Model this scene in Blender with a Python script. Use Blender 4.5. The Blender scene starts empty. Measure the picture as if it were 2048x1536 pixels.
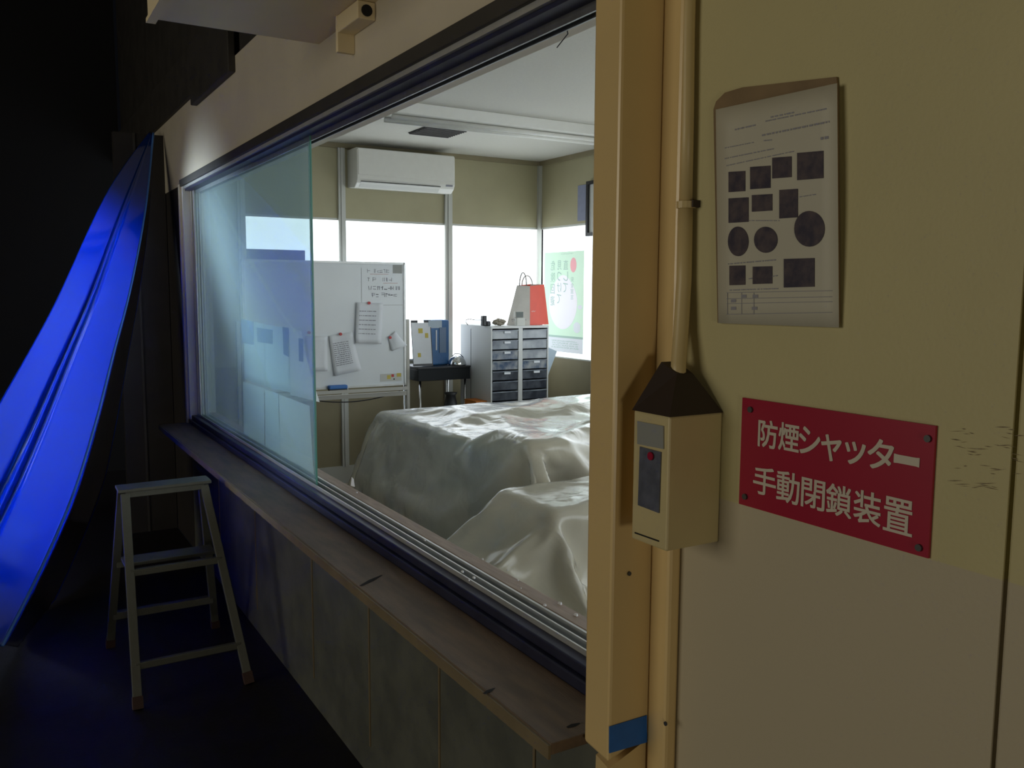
import bpy, bmesh, math, random
from mathutils import Vector, Matrix
random.seed(7)
SC = bpy.context.scene
COL = SC.collection
PI = math.pi

# ------------------------------------------------------------------ camera
# x runs along the office front wall (far end is -x), office is at y > 0, hall at y < 0
FPX, YAW, PIT, ROLL = 1745.2, 0.535827, -0.107167, 0.005488
CAM = Vector((0.0, -0.90208, 1.45))
FW = Vector((-math.cos(YAW)*math.cos(PIT), math.sin(YAW)*math.cos(PIT), math.sin(PIT)))
_r = FW.cross(Vector((0, 0, 1))).normalized()
_u = _r.cross(FW)
RT = _r*math.cos(ROLL) + _u*math.sin(ROLL)
UP = -_r*math.sin(ROLL) + _u*math.cos(ROLL)
cam = bpy.data.cameras.new('camera')
cam.sensor_width = 36.0
cam.lens = 36.0*FPX/2048.0
cam.clip_start = 0.05
cam.clip_end = 60
camo = bpy.data.objects.new('camera', cam)
COL.objects.link(camo)
camo.matrix_world = Matrix(((RT.x, UP.x, -FW.x, CAM.x), (RT.y, UP.y, -FW.y, CAM.y), (RT.z, UP.z, -FW.z, CAM.z), (0, 0, 0, 1)))
SC.camera = camo
SC.view_settings.view_transform = 'Standard'
SC.view_settings.look = 'None'
SC.view_settings.gamma = 1.0
SC.view_settings.exposure = 0.0
SC.view_settings.use_curve_mapping = False

def at(px, py, **k):
    d = FW + RT*((px-1024)/FPX) - UP*((py-768)/FPX)
    (ax, v), = k.items()
    i = 'xyz'.index(ax)
    return CAM + d*((v-CAM[i])/d[i])

# ------------------------------------------------------------------ world and lights
w = bpy.data.worlds.new('world')
SC.world = w
w.use_nodes = True
w.node_tree.nodes['Background'].inputs[0].default_value = (0.5, 0.55, 0.7, 1)
w.node_tree.nodes['Background'].inputs[1].default_value = 0.004

def lamp(name, kind, loc, target, energy, color, size=1.0, size_y=None, spot=None, blend=.5):
    l = bpy.data.lights.new(name, kind)
    l.energy = energy
    l.color = color
    if kind == 'AREA':
        l.size = size
        if size_y:
            l.shape = 'RECTANGLE'
            l.size_y = size_y
    else:
        l.shadow_soft_size = size
    if kind == 'SPOT':
        l.spot_size = spot
        l.spot_blend = blend
    o = bpy.data.objects.new(name, l)
    COL.objects.link(o)
    o.location = loc
    o.rotation_euler = (Vector(target)-Vector(loc)).to_track_quat('-Z', 'Y').to_euler()
    return o

# added soft fill from the hall side, unseen, for the front wall
lamp('hall_fill_light', 'AREA', (-2.0, -6.2, 1.9), (-2.2, 0, 1.4), 74.0, (1.0, 0.92, 0.75), 3.0, 2.4)
# added unseen low fill from the right, brightens the post's side faces
lamp('low_side_fill', 'AREA', (3.2, -1.2, 0.60), (-1.1, 0, 1.0), 14.0, (1.0, 0.90, 0.70), .6, .6)
# added area light hidden behind the blue sheet, shaped to make it glow
sheet_light = lamp('sheet_back_fill', 'AREA', (-4.58, -1.24, 1.15), (-4.35, -.70, 1.15), 21.0, (0.74, 0.89, 1.0), .5, 2.0)
sheet_light.data.spread = math.radians(52)
_z = -Vector((.36, .85, -.1)).normalized()
_y = Vector((1.4, -.6, -1.75))
_y = (_y - _z*_y.dot(_z)).normalized()
_x = _y.cross(_z)
sheet_light.rotation_euler = Matrix((_x, _y, _z)).transposed().to_euler()

# ------------------------------------------------------------------ materials
MATS = {}
def mat(name, col, rough=.6, metal=0.0, var=0.0, scale=20.0, bump=0.0, bscale=60.0, spec=.5, emit=None, trans=None, col2=None, stretch=None):
    m = bpy.data.materials.new(name)
    m.use_nodes = True
    nt = m.node_tree
    b = nt.nodes['Principled BSDF']
    b.inputs['Base Color'].default_value = (*col, 1)
    b.inputs['Roughness'].default_value = rough
    b.inputs['Metallic'].default_value = metal
    b.inputs['Specular IOR Level'].default_value = spec
    tc = nt.nodes.new('ShaderNodeTexCoord')
    src = tc.outputs['Object']
    if stretch:
        mp = nt.nodes.new('ShaderNodeMapping')
        mp.inputs['Scale'].default_value = stretch
        nt.links.new(src, mp.inputs['Vector'])
        src = mp.outputs['Vector']
    if var or col2:
        n = nt.nodes.new('ShaderNodeTexNoise')
        n.inputs['Scale'].default_value = scale
        n.inputs['Detail'].default_value = 5
        nt.links.new(src, n.inputs['Vector'])
        r = nt.nodes.new('ShaderNodeValToRGB')
        r.color_ramp.elements[0].position = .35
        r.color_ramp.elements[1].position = .65
        c2 = col2 if col2 else tuple(c*(1-var) for c in col)
        r.color_ramp.elements[0].color = (*c2, 1)
        r.color_ramp.elements[1].color = (*col, 1)
        nt.links.new(n.outputs['Fac'], r.inputs['Fac'])
        nt.links.new(r.outputs['Color'], b.inputs['Base Color'])
    if bump:
        n2 = nt.nodes.new('ShaderNodeTexNoise')
        n2.inputs['Scale'].default_value = bscale
        n2.inputs['Detail'].default_value = 4
        nt.links.new(src, n2.inputs['Vector'])
        bp = nt.nodes.new('ShaderNodeBump')
        bp.inputs['Strength'].default_value = bump
        bp.inputs['Distance'].default_value = .01
        nt.links.new(n2.outputs['Fac'], bp.inputs['Height'])
        nt.links.new(bp.outputs['Normal'], b.inputs['Normal'])
    if emit:
        b.inputs['Emission Color'].default_value = (*emit[0], 1)
        b.inputs['Emission Strength'].default_value = emit[1]
    MATS[name] = m
    return m

def nodes_of(m):
    return m.node_tree, m.node_tree.nodes['Principled BSDF'], m.node_tree.nodes['Material Output']

M_CREAM = mat('cream_wall_paint', (.555, .495, .255), .55, var=.05, scale=6, bump=.05, bscale=180)
# two-tone paint of the front wall: cream above the dado line at 1.148 m, greyer below
nt, b, out = nodes_of(M_CREAM)
geo = nt.nodes.new('ShaderNodeNewGeometry')
sep = nt.nodes.new('ShaderNodeSeparateXYZ')
nt.links.new(geo.outputs['Position'], sep.inputs[0])
mr = nt.nodes.new('ShaderNodeMapRange')
mr.inputs['From Min'].default_value = 1.1475
mr.inputs['From Max'].default_value = 1.1495
nt.links.new(sep.outputs['Z'], mr.inputs['Value'])
mx = nt.nodes.new('ShaderNodeMix')
mx.data_type = 'RGBA'
nt.links.new(mr.outputs[0], mx.inputs['Factor'])
mx.inputs['A'].default_value = (.50, .44, .31, 1)
ramp = [n for n in nt.nodes if n.type == 'VALTORGB'][0]
nt.links.new(ramp.outputs['Color'], mx.inputs['B'])
nt.links.new(mx.outputs['Result'], b.inputs['Base Color'])

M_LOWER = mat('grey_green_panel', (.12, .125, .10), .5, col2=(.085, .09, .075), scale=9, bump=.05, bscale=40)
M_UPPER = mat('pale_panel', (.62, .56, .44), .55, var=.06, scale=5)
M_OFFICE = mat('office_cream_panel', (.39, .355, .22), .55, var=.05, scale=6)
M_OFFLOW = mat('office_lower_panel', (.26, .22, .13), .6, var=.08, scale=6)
M_CEIL = mat('white_ceiling_board', (.56, .545, .485), .8, var=.04, scale=60, bump=.15, bscale=250)
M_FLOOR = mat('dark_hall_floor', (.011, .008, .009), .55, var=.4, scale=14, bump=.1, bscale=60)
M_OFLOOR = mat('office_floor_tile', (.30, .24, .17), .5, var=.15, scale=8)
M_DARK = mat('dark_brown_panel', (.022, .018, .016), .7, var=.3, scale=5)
M_VOID = mat('hall_darkness', (.003, .003, .004), .9)  # the unlit hall's darkness, put into a near-black colour
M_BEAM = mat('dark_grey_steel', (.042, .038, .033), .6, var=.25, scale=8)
M_SOFFIT = mat('soffit_cream', (.84, .71, .46), .55, var=.06, scale=5)
M_POST = mat('orange_cream_steel', (.76, .56, .26), .28, var=.05, scale=6, spec=.6)
M_ALU = mat('dull_aluminium', (.32, .33, .35), .38, .75, var=.2, scale=30)
M_ALUD = mat('dark_aluminium', (.06, .065, .12), .4, .6, var=.25, scale=12)
M_ALUL = mat('light_aluminium', (.62, .63, .62), .35, .5, var=.1, scale=20)
M_MULL = mat('grey_mullion', (.50, .50, .46), .4, .2)
M_WOOD = mat('bare_wood_sill', (.40, .30, .24), .6, var=.25, scale=10, stretch=(1, 8, 8), bump=.1)
M_LEDGE = mat('worn_brown_board', (.19, .125, .078), .6, col2=(.12, .083, .056), scale=5, stretch=(1.2, 6, 6), bump=.15)
M_EDGE = mat('ledge_edge_strip', (.20, .155, .085), .6, var=.2, scale=10)
M_WHITE = mat('white_plastic', (.74, .73, .68), .4, var=.03)
M_WHITED = mat('white_plastic_shade', (.58, .58, .54), .45)
M_BLACK = mat('black_plastic', (.02, .02, .024), .4)
M_SLOT = mat('black_slot', (.01, .01, .01), .8)
M_PAPER = mat('white_paper', (.82, .85, .90), .7, var=.04, scale=12)
M_INK = mat('printed_grey_ink', (.30, .30, .34), .8)
M_REDINK = mat('printed_red_ink', (.55, .17, .14), .8)
M_BOARD = mat('whiteboard_enamel', (.80, .84, .87), .25, var=.03, scale=4)
M_SILVER = mat('grey_painted_steel', (.45, .44, .40), .45, .3)
M_CHROME = mat('chrome', (.75, .76, .78), .15, 1.0)
M_BLUEPL = mat('blue_plastic', (.05, .17, .42), .4, var=.2, scale=10)
M_BLUEER = mat('eraser_blue', (.06, .20, .55), .6)
M_RED = mat('red_magnet', (.55, .04, .04), .4)
M_TABLE = mat('black_table_enamel', (.012, .015, .018), .6, spec=.25)
M_CAB = mat('grey_cabinet_steel', (.62, .63, .62), .45, .1)
M_REDP = mat('red_card', (.62, .055, .025), .5, var=.05)
M_BAGW = mat('white_bag_paper', (.80, .76, .72), .6, var=.08, scale=14)
M_STRING = mat('bag_string', (.30, .28, .26), .7)
M_YEL = mat('yellow_sticker', (.62, .50, .10), .6)
M_SIGNRED = mat('sign_red_plate', (.36, .006, .034), .35, var=.08, scale=8)
M_SIGNWH = mat('sign_cream_letter', (.62, .56, .46), .5)
M_SCREW = mat('dark_screw', (.10, .10, .10), .4, .7)
M_TAPE = mat('blue_tape', (.015, .15, .55), .5, var=.15, scale=30)
M_BOXC = mat('cream_switch_box', (.62, .52, .27), .4, var=.04)
M_DARKC = mat('dark_rubber_cap', (.035, .022, .018), .6)
M_BLUEGR = mat('grey_blue_label', (.12, .13, .17), .4, var=.3, scale=60)
M_GREYWIN = mat('grey_label', (.30, .31, .29), .35)
M_POSTER = mat('notice_paper', (.56, .54, .44), .6, var=.05, scale=9)
M_PHOTO = mat('printed_dark_photo', (.085, .065, .075), .5, col2=(.03, .025, .05), scale=70)
M_BROWNB = mat('brown_backing', (.24, .16, .075), .6, var=.2, scale=20)
M_PIPE = mat('cream_pipe', (.60, .47, .23), .4, var=.04)
M_ORANGE = mat('orange_box', (.55, .17, .02), .6)
M_BLACKB = mat('black_bag', (.015, .017, .02), .5, bump=.4, bscale=20)
M_NOTICE = mat('grey_blue_notice', (.24, .26, .36), .6, var=.1)
M_LADDER = mat('ladder_aluminium', (.13, .135, .115), .45, .2, var=.1, scale=30)
M_RUBBER = mat('brown_rubber_foot', (.06, .03, .025), .7)
M_DUST = mat('white_dust_chip', (.75, .76, .80), .7)
M_NOTE = mat('dark_blue_note', (.20, .28, .42), .7)
M_SHEETP = mat('pale_blue_print', (.50, .60, .70), .7, var=.06, scale=8)
M_GREENP = mat('office_green_print', (.42, .58, .40), .7)
M_CHAIR = mat('dark_chair_fabric', (.035, .03, .03), .8)
M_DESK = mat('grey_desk', (.55, .56, .56), .5)
M_DESKB = mat('blue_grey_box', (.14, .17, .28), .5)
M_CRUMP = mat('crumpled_wrap', (.48, .42, .33), .5, var=.4, scale=40)
M_SOOT = mat('black_scuff', (.012, .012, .014), .9)

# frosted window panes: back-lit, they give off the daylight that fills the office
M_PANE = mat('lit_frosted_pane', (.8, .82, .84), .4, emit=((.87, .95, 1.0), 2.1))
# the poster stuck on a lit pane glows through its print
def glow_mat(name, col, s):
    return mat(name, tuple(c*.6 for c in col), .7, emit=(col, s))
M_GLOWG = glow_mat('backlit_green_print', (.60, .82, .66), .60)
M_GLOWB = glow_mat('backlit_grey_print', (.72, .78, .84), .52)
M_GLOWW = glow_mat('backlit_white_print', (.86, .86, .93), .52)
M_GLOWT = glow_mat('backlit_teal_ink', (.42, .60, .54), .42)
M_GLOWR = glow_mat('backlit_pink_ink', (.86, .42, .46), .5)

def thin_mat(name, tint, diff, ft, fd, fg, rough=.1, bump=0, bscale=20, bdist=.01, share=.5):
    """clear sheet: transparent share ft, milky share fd (half diffuse, half translucent), gloss share fg"""
    m = bpy.data.materials.new(name)
    m.use_nodes = True
    nt = m.node_tree
    nt.nodes.remove(nt.nodes['Principled BSDF'])
    out = nt.nodes['Material Output']
    tr = nt.nodes.new('ShaderNodeBsdfTransparent')
    tr.inputs[0].default_value = (*tint, 1)
    di = nt.nodes.new('ShaderNodeBsdfDiffuse')
    di.inputs[0].default_value = (*diff, 1)
    tl = nt.nodes.new('ShaderNodeBsdfTranslucent')
    tl.inputs[0].default_value = (*diff, 1)
    gl = nt.nodes.new('ShaderNodeBsdfGlossy')
    gl.inputs['Roughness'].default_value = rough
    m1 = nt.nodes.new('ShaderNodeMixShader')
    m1.inputs[0].default_value = share
    nt.links.new(di.outputs[0], m1.inputs[1])
    nt.links.new(tl.outputs[0], m1.inputs[2])
    m2 = nt.nodes.new('ShaderNodeMixShader')
    m2.inputs[0].default_value = fd/(fd+ft)
    nt.links.new(tr.outputs[0], m2.inputs[1])
    nt.links.new(m1.outputs[0], m2.inputs[2])
    fr = nt.nodes.new('ShaderNodeFresnel')
    fr.inputs[0].default_value = 1.45
    ad = nt.nodes.new('ShaderNodeMath')
    ad.operation = 'MULTIPLY'
    ad.inputs[1].default_value = fg
    nt.links.new(fr.outputs[0], ad.inputs[0])
    ad.use_clamp = True
    m3 = nt.nodes.new('ShaderNodeMixShader')
    nt.links.new(ad.outputs[0], m3.inputs[0])
    nt.links.new(m2.outputs[0], m3.inputs[1])
    nt.links.new(gl.outputs[0], m3.inputs[2])
    nt.links.new(m3.outputs[0], out.inputs[0])
    if bump:
        tc = nt.nodes.new('ShaderNodeTexCoord')
        n = nt.nodes.new('ShaderNodeTexNoise')
        n.inputs['Scale'].default_value = bscale
        n.inputs['Detail'].default_value = 3
        n.inputs['Distortion'].default_value = 1.0
        nt.links.new(tc.outputs['Object'], n.inputs['Vector'])
        bp = nt.nodes.new('ShaderNodeBump')
        bp.inputs['Strength'].default_value = bump
        bp.inputs['Distance'].default_value = bdist
        nt.links.new(n.outputs['Fac'], bp.inputs['Height'])
        for s in (di, tl, gl, fr):
            nt.links.new(bp.outputs['Normal'], s.inputs['Normal'])
    MATS[name] = m
    return m
M_GLASS = thin_mat('hazy_window_glass', (.91, .965, .975), (.66, .82, .88), .875, .125, .25, .03)
M_GEDGE = mat('green_glass_edge', (.10, .32, .27), .3)
M_POLY = thin_mat('clear_milky_plastic', (.98, .94, .86), (.98, .925, .76), .25, .75, 1.7, .22, bump=.15, bscale=6, bdist=.02, share=.32)
# soft crumple facets of the stiff film
nt = M_POLY.node_tree
bump_node = [n for n in nt.nodes if n.type == 'BUMP'][0]
noise_node = [n for n in nt.nodes if n.type == 'TEX_NOISE'][0]
coord_node = [n for n in nt.nodes if n.type == 'TEX_COORD'][0]
voronoi_node = nt.nodes.new('ShaderNodeTexVoronoi')
voronoi_node.inputs['Scale'].default_value = 3.0
warp_node = nt.nodes.new('ShaderNodeMixRGB')
warp_node.blend_type = 'ADD'
warp_node.inputs[0].default_value = .3
nt.links.new(coord_node.outputs['Object'], warp_node.inputs[1])
nt.links.new(noise_node.outputs['Color'], warp_node.inputs[2])
nt.links.new(warp_node.outputs[0], voronoi_node.inputs['Vector'])
facet_bump = nt.nodes.new('ShaderNodeBump')
facet_bump.inputs['Strength'].default_value = .12
facet_bump.inputs['Distance'].default_value = .06
nt.links.new(voronoi_node.outputs['Distance'], facet_bump.inputs['Height'])
nt.links.new(facet_bump.outputs['Normal'], bump_node.inputs['Normal'])
M_TARP = thin_mat('blue_vinyl', (.02, .10, .6), (.008, .135, .76), .02, .98, 2.2, .12, bump=.06, bscale=12, bdist=.004, share=.7)
M_TPAPER = thin_mat('translucent_print_paper', (1, 1, 1), (.86, .94, .98), .02, .98, .0, .5, share=.75)
M_TPAPERW = thin_mat('translucent_white_paper', (1, 1, 1), (.95, .97, .98), .02, .98, .0, .5, share=.75)
M_DRAWER = mat('smoky_clear_drawer', (.30, .34, .38), .25, col2=(.10, .12, .17), scale=9, spec=.6)

# ------------------------------------------------------------------ mesh helpers
class MB:
    def __init__(s):
        s.v, s.f, s.m = [], [], []
        s.mi = 0
    def add(s, vs, fs):
        o = len(s.v)
        s.v += [tuple(v) for v in vs]
        for f in fs:
            s.f.append([i+o for i in f])
            s.m.append(s.mi)
        return s
    def box(s, x0, x1, y0, y1, z0, z1):
        if x0 > x1: x0, x1 = x1, x0
        if y0 > y1: y0, y1 = y1, y0
        if z0 > z1: z0, z1 = z1, z0
        return s.hexa([(x0, y0, z0), (x1, y0, z0), (x1, y1, z0), (x0, y1, z0), (x0, y0, z1), (x1, y0, z1), (x1, y1, z1), (x0, y1, z1)])
    def hexa(s, p):
        return s.add(p, [(3, 2, 1, 0), (4, 5, 6, 7), (0, 1, 5, 4), (1, 2, 6, 5), (2, 3, 7, 6), (3, 0, 4, 7)])
    def bar(s, a, b, wx, wy, up=(0, 0, 1)):
        """rectangular bar from a to b; wx across, wy along the up hint"""
        a, b = Vector(a), Vector(b)
        d = (b-a).normalized()
        x = d.cross(Vector(up))
        if x.length < 1e-4: x = d.cross(Vector((1, 0, 0)))
        x.normalize()
        y = x.cross(d)
        p = []
        for q in (a, b):
            for i, j in ((-1, -1), (1, -1), (1, 1), (-1, 1)):
                p.append(q + x*(wx/2*i) + y*(wy/2*j))
        return s.hexa(p)
    def tube(s, path, r, n=10, caps=True):
        path = [Vector(p) for p in path]
        rs = r if isinstance(r, (list, tuple)) else [r]*len(path)
        rings = []
        prev = None
        for i, p in enumerate(path):
            d = (path[min(i+1, len(path)-1)] - path[max(i-1, 0)]).normalized()
            if prev is None:
                x = d.cross(Vector((0, 0, 1)))
                if x.length < 1e-3: x = d.cross(Vector((1, 0, 0)))
            else:
                x = prev - d*prev.dot(d)
            x.normalize()
            prev = x
            y = d.cross(x)
            rings.append([p + (x*math.cos(2*PI*k/n) + y*math.sin(2*PI*k/n))*rs[i] for k in range(n)])
        vs = [v for rg in rings for v in rg]
        fs = []
        for i in range(len(path)-1):
            for k in range(n):
                k2 = (k+1) % n
                fs.append((i*n+k, i*n+k2, (i+1)*n+k2, (i+1)*n+k))
        if caps:
            fs.append(tuple(range(n-1, -1, -1)))
            fs.append(tuple((len(path)-1)*n+k for k in range(n)))
        return s.add(vs, fs)
    def lathe(s, c, prof, n=20):
        c = Vector(c)
        vs, fs = [], []
        for r, z in prof:
            for k in range(n):
                a = 2*PI*k/n
                vs.append(c + Vector((r*math.cos(a), r*math.sin(a), z)))
        for i in range(len(prof)-1):
            for k in range(n):
                k2 = (k+1) % n
                fs.append((i*n+k, i*n+k2, (i+1)*n+k2, (i+1)*n+k))
        fs.append(tuple(range(n-1, -1, -1)))
        fs.append(tuple((len(prof)-1)*n+k for k in range(n)))
        return s.add(vs, fs)
    def plate(s, pts, off):
        """flat polygon pts given depth by the vector off"""
        off = Vector(off)
        pts = [Vector(p) for p in pts]
        n = len(pts)
        vs = pts + [p+off for p in pts]
        fs = [tuple(range(n)), tuple(range(2*n-1, n-1, -1))]
        for i in range(n):
            j = (i+1) % n
            fs.append((j, i, i+n, j+n))
        return s.add(vs, fs)
    def grid(s, P):
        """surface through rows of points"""
        nu, nv = len(P), len(P[0])
        vs = [p for r in P for p in r]
        fs = [(i*nv+j, (i+1)*nv+j, (i+1)*nv+j+1, i*nv+j+1) for i in range(nu-1) for j in range(nv-1)]
        return s.add(vs, fs)

def obj(name, mb, mats, parent=None, bevel=0.0, smooth=False, solid=0.0, origin=None, subsurf=0):
    if not isinstance(mats, (list, tuple)): mats = [mats]
    me = bpy.data.meshes.new(name)
    xs = [v[0] for v in mb.v]; ys = [v[1] for v in mb.v]; zs = [v[2] for v in mb.v]
    if parent is not None:
        top = parent
        while top.parent: top = top.parent
        o0 = top.location.copy()
    elif origin:
        o0 = Vector(origin)
    else:
        o0 = Vector(((min(xs)+max(xs))/2, (min(ys)+max(ys))/2, min(zs)))
    me.from_pydata([tuple(Vector(v)-o0) for v in mb.v], [], mb.f)
    for m in mats: me.materials.append(m)
    me.polygons.foreach_set('material_index', mb.m)
    bm = bmesh.new()
    bm.from_mesh(me)
    bmesh.ops.recalc_face_normals(bm, faces=bm.faces[:])
    if bevel:
        es = [e for e in bm.edges if len(e.link_faces) == 2 and e.calc_face_angle(0) > .6]
        bmesh.ops.bevel(bm, geom=es, offset=bevel, segments=2, affect='EDGES', clamp_overlap=True, profile=.5)
    bm.to_mesh(me)
    bm.free()
    if smooth:
        for p in me.polygons: p.use_smooth = True
    o = bpy.data.objects.new(name, me)
    COL.objects.link(o)
    if parent is not None:
        o.parent = parent
    else:
        o.location = o0
    if subsurf:
        md = o.modifiers.new('smooth', 'SUBSURF')
        md.levels = subsurf; md.render_levels = subsurf
    if solid:
        md = o.modifiers.new('thickness', 'SOLIDIFY')
        md.thickness = solid
        md.offset = 0
    return o

def tag(o, label, cat, group=None, kind=None):
    o['label'] = label
    o['category'] = cat
    if group: o['group'] = group
    if kind: o['kind'] = kind
    return o

def thing(name, label, cat, loc, group=None):
    o = bpy.data.objects.new(name, None)
    o.empty_display_size = .05
    COL.objects.link(o)
    o.location = loc
    return tag(o, label, cat, group)

def struct(name, mb, m, parent=None, **k):
    o = obj(name, mb, m, parent, **k)
    if parent is None: o['kind'] = 'structure'
    return o

def put_text(mb, string, quad, bold=0.0, mirror=False):
    """letters of a string as flat mesh filling the quad (TL, TR, BR, BL)"""
    cu = bpy.data.curves.new('t', 'FONT')
    cu.body = string
    cu.resolution_u = 3
    o = bpy.data.objects.new('t', cu)
    COL.objects.link(o)
    dg = bpy.context.evaluated_depsgraph_get()
    me = bpy.data.meshes.new_from_object(o.evaluated_get(dg))
    bpy.data.objects.remove(o)
    if not me.vertices: return
    xs = [v.co.x for v in me.vertices]; ys = [v.co.y for v in me.vertices]
    x0, x1, y0, y1 = min(xs), max(xs), min(ys), max(ys)
    TL, TR, BR, BL = [Vector(q) for q in quad]
    vs = []
    for v in me.vertices:
        u = (v.co.x-x0)/max(1e-6, x1-x0); t = (v.co.y-y0)/max(1e-6, y1-y0)
        if mirror: u = 1-u
        vs.append((BL*(1-u)+BR*u)*(1-t) + (TL*(1-u)+TR*u)*t)
    fs = [tuple(p.vertices) for p in me.polygons]
    du = (TR-TL).normalized(); dv = (TL-BL).normalized()
    nn = du.cross(dv)*.00008
    for k, (i, j) in enumerate(((-1, -1), (1, -1), (1, 1), (-1, 1)) if bold else ((0, 0),)):
        mb.add([p+du*(i*bold)+dv*(j*bold)+nn*k for p in vs], fs)   # four nudged copies thicken the strokes
    bpy.data.meshes.remove(me)

def scribble(mb, O, U, V, w, h, rows, seed, th=.0016, dens=.75, gap=.0):
    """lines of unreadable writing: little strokes laid on the plane O + U*u + V*v"""
    rnd = random.Random(seed)
    O, U, V = Vector(O), Vector(U), Vector(V)
    for r in range(rows):
        y = h*(1-(r+.5)/rows)
        x = rnd.uniform(0, .06)*w
        end = w*(rnd.uniform(dens, 1.0))
        ch = h/rows*.6
        while x < end:
            k = rnd.random()
            if k < .14:
                x += ch*.6
                continue
            cw = ch*rnd.uniform(.5, .9)
            for q in range(rnd.choice((2, 3))):
                if rnd.random() < .5:
                    yy = y + ch*(rnd.random()-.5)
                    a = (x, yy); b2 = (x+cw, yy+ch*rnd.uniform(-.15, .15))
                else:
                    xx = x + cw*rnd.random()
                    a = (xx, y-ch*.45); b2 = (xx+cw*rnd.uniform(-.2, .2), y+ch*.45)
                A = O+U*a[0]+V*a[1]; B = O+U*b2[0]+V*b2[1]
                d = (B-A)
                if d.length < 1e-5: continue
                n = U.cross(V).cross(d.normalized())*(th/2)
                mb.add([A-n, B-n, B+n, A+n], [(0, 1, 2, 3)])
            x += cw*1.25

# ================================================================== SETTING
XL, XE, YB = -6.2, 0.5, 3.04      # office: back wall x, end wall x, right wall y
YT = 0.125                        # thickness of the front wall
# ---- front wall around the opening (x -4.93..-1.06, z .70..2.0)
mb = MB()
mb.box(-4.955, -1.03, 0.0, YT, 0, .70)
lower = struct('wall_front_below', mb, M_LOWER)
mb = MB()
for x in (-4.3, -3.62, -2.86, -2.33, -1.86, -1.42):
    mb.box(x-.004, x+.004, -.003, 0, .10, .69)
obj('panel_seam', mb, M_EDGE, lower)
mb = MB(); mb.box(-6.2, -1.0, 0.0, YT, 2.0, 2.395)
struct('wall_front_above', mb, M_UPPER)
mb = MB(); mb.box(-1.045, -.5035, 0.0, YT, 0, 2.6)
struct('wall_right', mb, M_CREAM)
mb = MB(); mb.box(-.499, .5, 0.0, YT, 0, 2.6); mb.box(-.5045, -.498, .012, YT, 0, 2.6)
struct('wall_right_panel', mb, M_CREAM, bevel=.003)
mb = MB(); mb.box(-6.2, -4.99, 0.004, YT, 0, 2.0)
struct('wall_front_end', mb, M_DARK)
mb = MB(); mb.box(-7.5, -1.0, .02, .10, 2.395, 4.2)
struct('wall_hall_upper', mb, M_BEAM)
# ---- hall
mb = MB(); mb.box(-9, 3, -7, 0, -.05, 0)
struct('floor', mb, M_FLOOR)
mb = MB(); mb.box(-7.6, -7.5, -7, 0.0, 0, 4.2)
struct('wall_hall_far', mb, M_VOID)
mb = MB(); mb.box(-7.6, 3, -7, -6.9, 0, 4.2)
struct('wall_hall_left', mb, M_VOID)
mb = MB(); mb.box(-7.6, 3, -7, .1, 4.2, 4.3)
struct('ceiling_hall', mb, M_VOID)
mb = MB(); mb.box(-5.55, -5.50, -.27, 0.0, 0, 2.33)
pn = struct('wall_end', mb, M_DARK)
mb = MB()
for y in (-.16,): mb.box(-5.5, -5.494, y-.006, y+.006, 0, 2.33)
obj('panel_seam', mb, M_BEAM, pn)
# ---- office shell
mb = MB(); mb.box(XL, XE, YT, YB, -.05, 0.0)
struct('floor_office', mb, M_OFLOOR)
mb = MB(); mb.box(XL-.06, XE, YT, YB+.06, 2.5, 2.56)
struct('ceiling', mb, M_CEIL)
mb = MB(); mb.box(XL-.06, XL, YT-.06, YB+.06, 0, .905)
struct('wall_back_lower', mb, M_OFFLOW)
mb = MB(); mb.box(XL-.06, XL, YT-.06, YB+.06, 1.965, 2.5)
struct('wall_back_upper', mb, M_OFFICE)
mb = MB(); mb.box(XL, XE, YB, YB+.06, 0, .905)
struct('wall_side_lower', mb, M_OFFLOW)
mb = MB(); mb.box(XL, XE, YB, YB+.06, 1.965, 2.5)
struct('wall_side_upper', mb, M_OFFICE)
mb = MB(); mb.box(XE, XE+.06, YT, YB, 0, .905); mb.box(XE, XE+.06, YT, YB, 1.965, 2.5); mb.box(XE, XE+.06, YT, .5, .905, 1.965)
struct('wall_office_end', mb, M_OFFICE)
mb = MB(); mb.box(XE+.03, XE+.05, .5, YB-.03, .905, 1.965)
struct('window_14', mb, M_PANE)  # added unseen lit pane, brightens surfaces that face the near end
mb = MB(); mb.box(XL, XL+.02, YT, YB, 2.465, 2.5)
struct('trim_1', mb, M_OFFLOW)
mb = MB(); mb.box(XL+.02, XE, YB-.02, YB, 2.465, 2.5)
struct('trim_2', mb, M_OFFLOW)
mb = MB(); mb.box(XL, XL+.012, YT, YB, 0, .13)
struct('baseboard_back', mb, M_MULL)
mb = MB(); mb.box(XL+.012, XE, YB-.012, YB, 0, .13)
struct('baseboard_side', mb, M_MULL)
# mullions of back and side wall
mb = MB()
ys = [.60, 1.322, 2.187]
def mull(mb, y, wd=.052): mb.box(XL, XL+.022, y-wd/2, y+wd/2, .13, 2.465)
mull_w = {0: .052, 1: .052, 2: .062}
for i, y in enumerate(ys):
    mb = MB(); mull(mb, y, mull_w[i]); mb.box(XL+.022, XL+.030, y-.008, y+.008, .13, 2.465)
    struct('trim_%d' % (i+3), mb, M_MULL)
mb = MB(); mb.box(XL, XL+.03, YB-.03, YB, .13, 2.465)
struct('trim_6', mb, M_MULL)
for i, x in enumerate((-5.34, -4.48, -3.62, -2.76, -1.9, -1.04, -.18)):
    mb = MB(); mb.box(x-.026, x+.026, YB-.022, YB, .13, 2.465)
    struct('trim_%d' % (i+7), mb, M_MULL)
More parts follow.
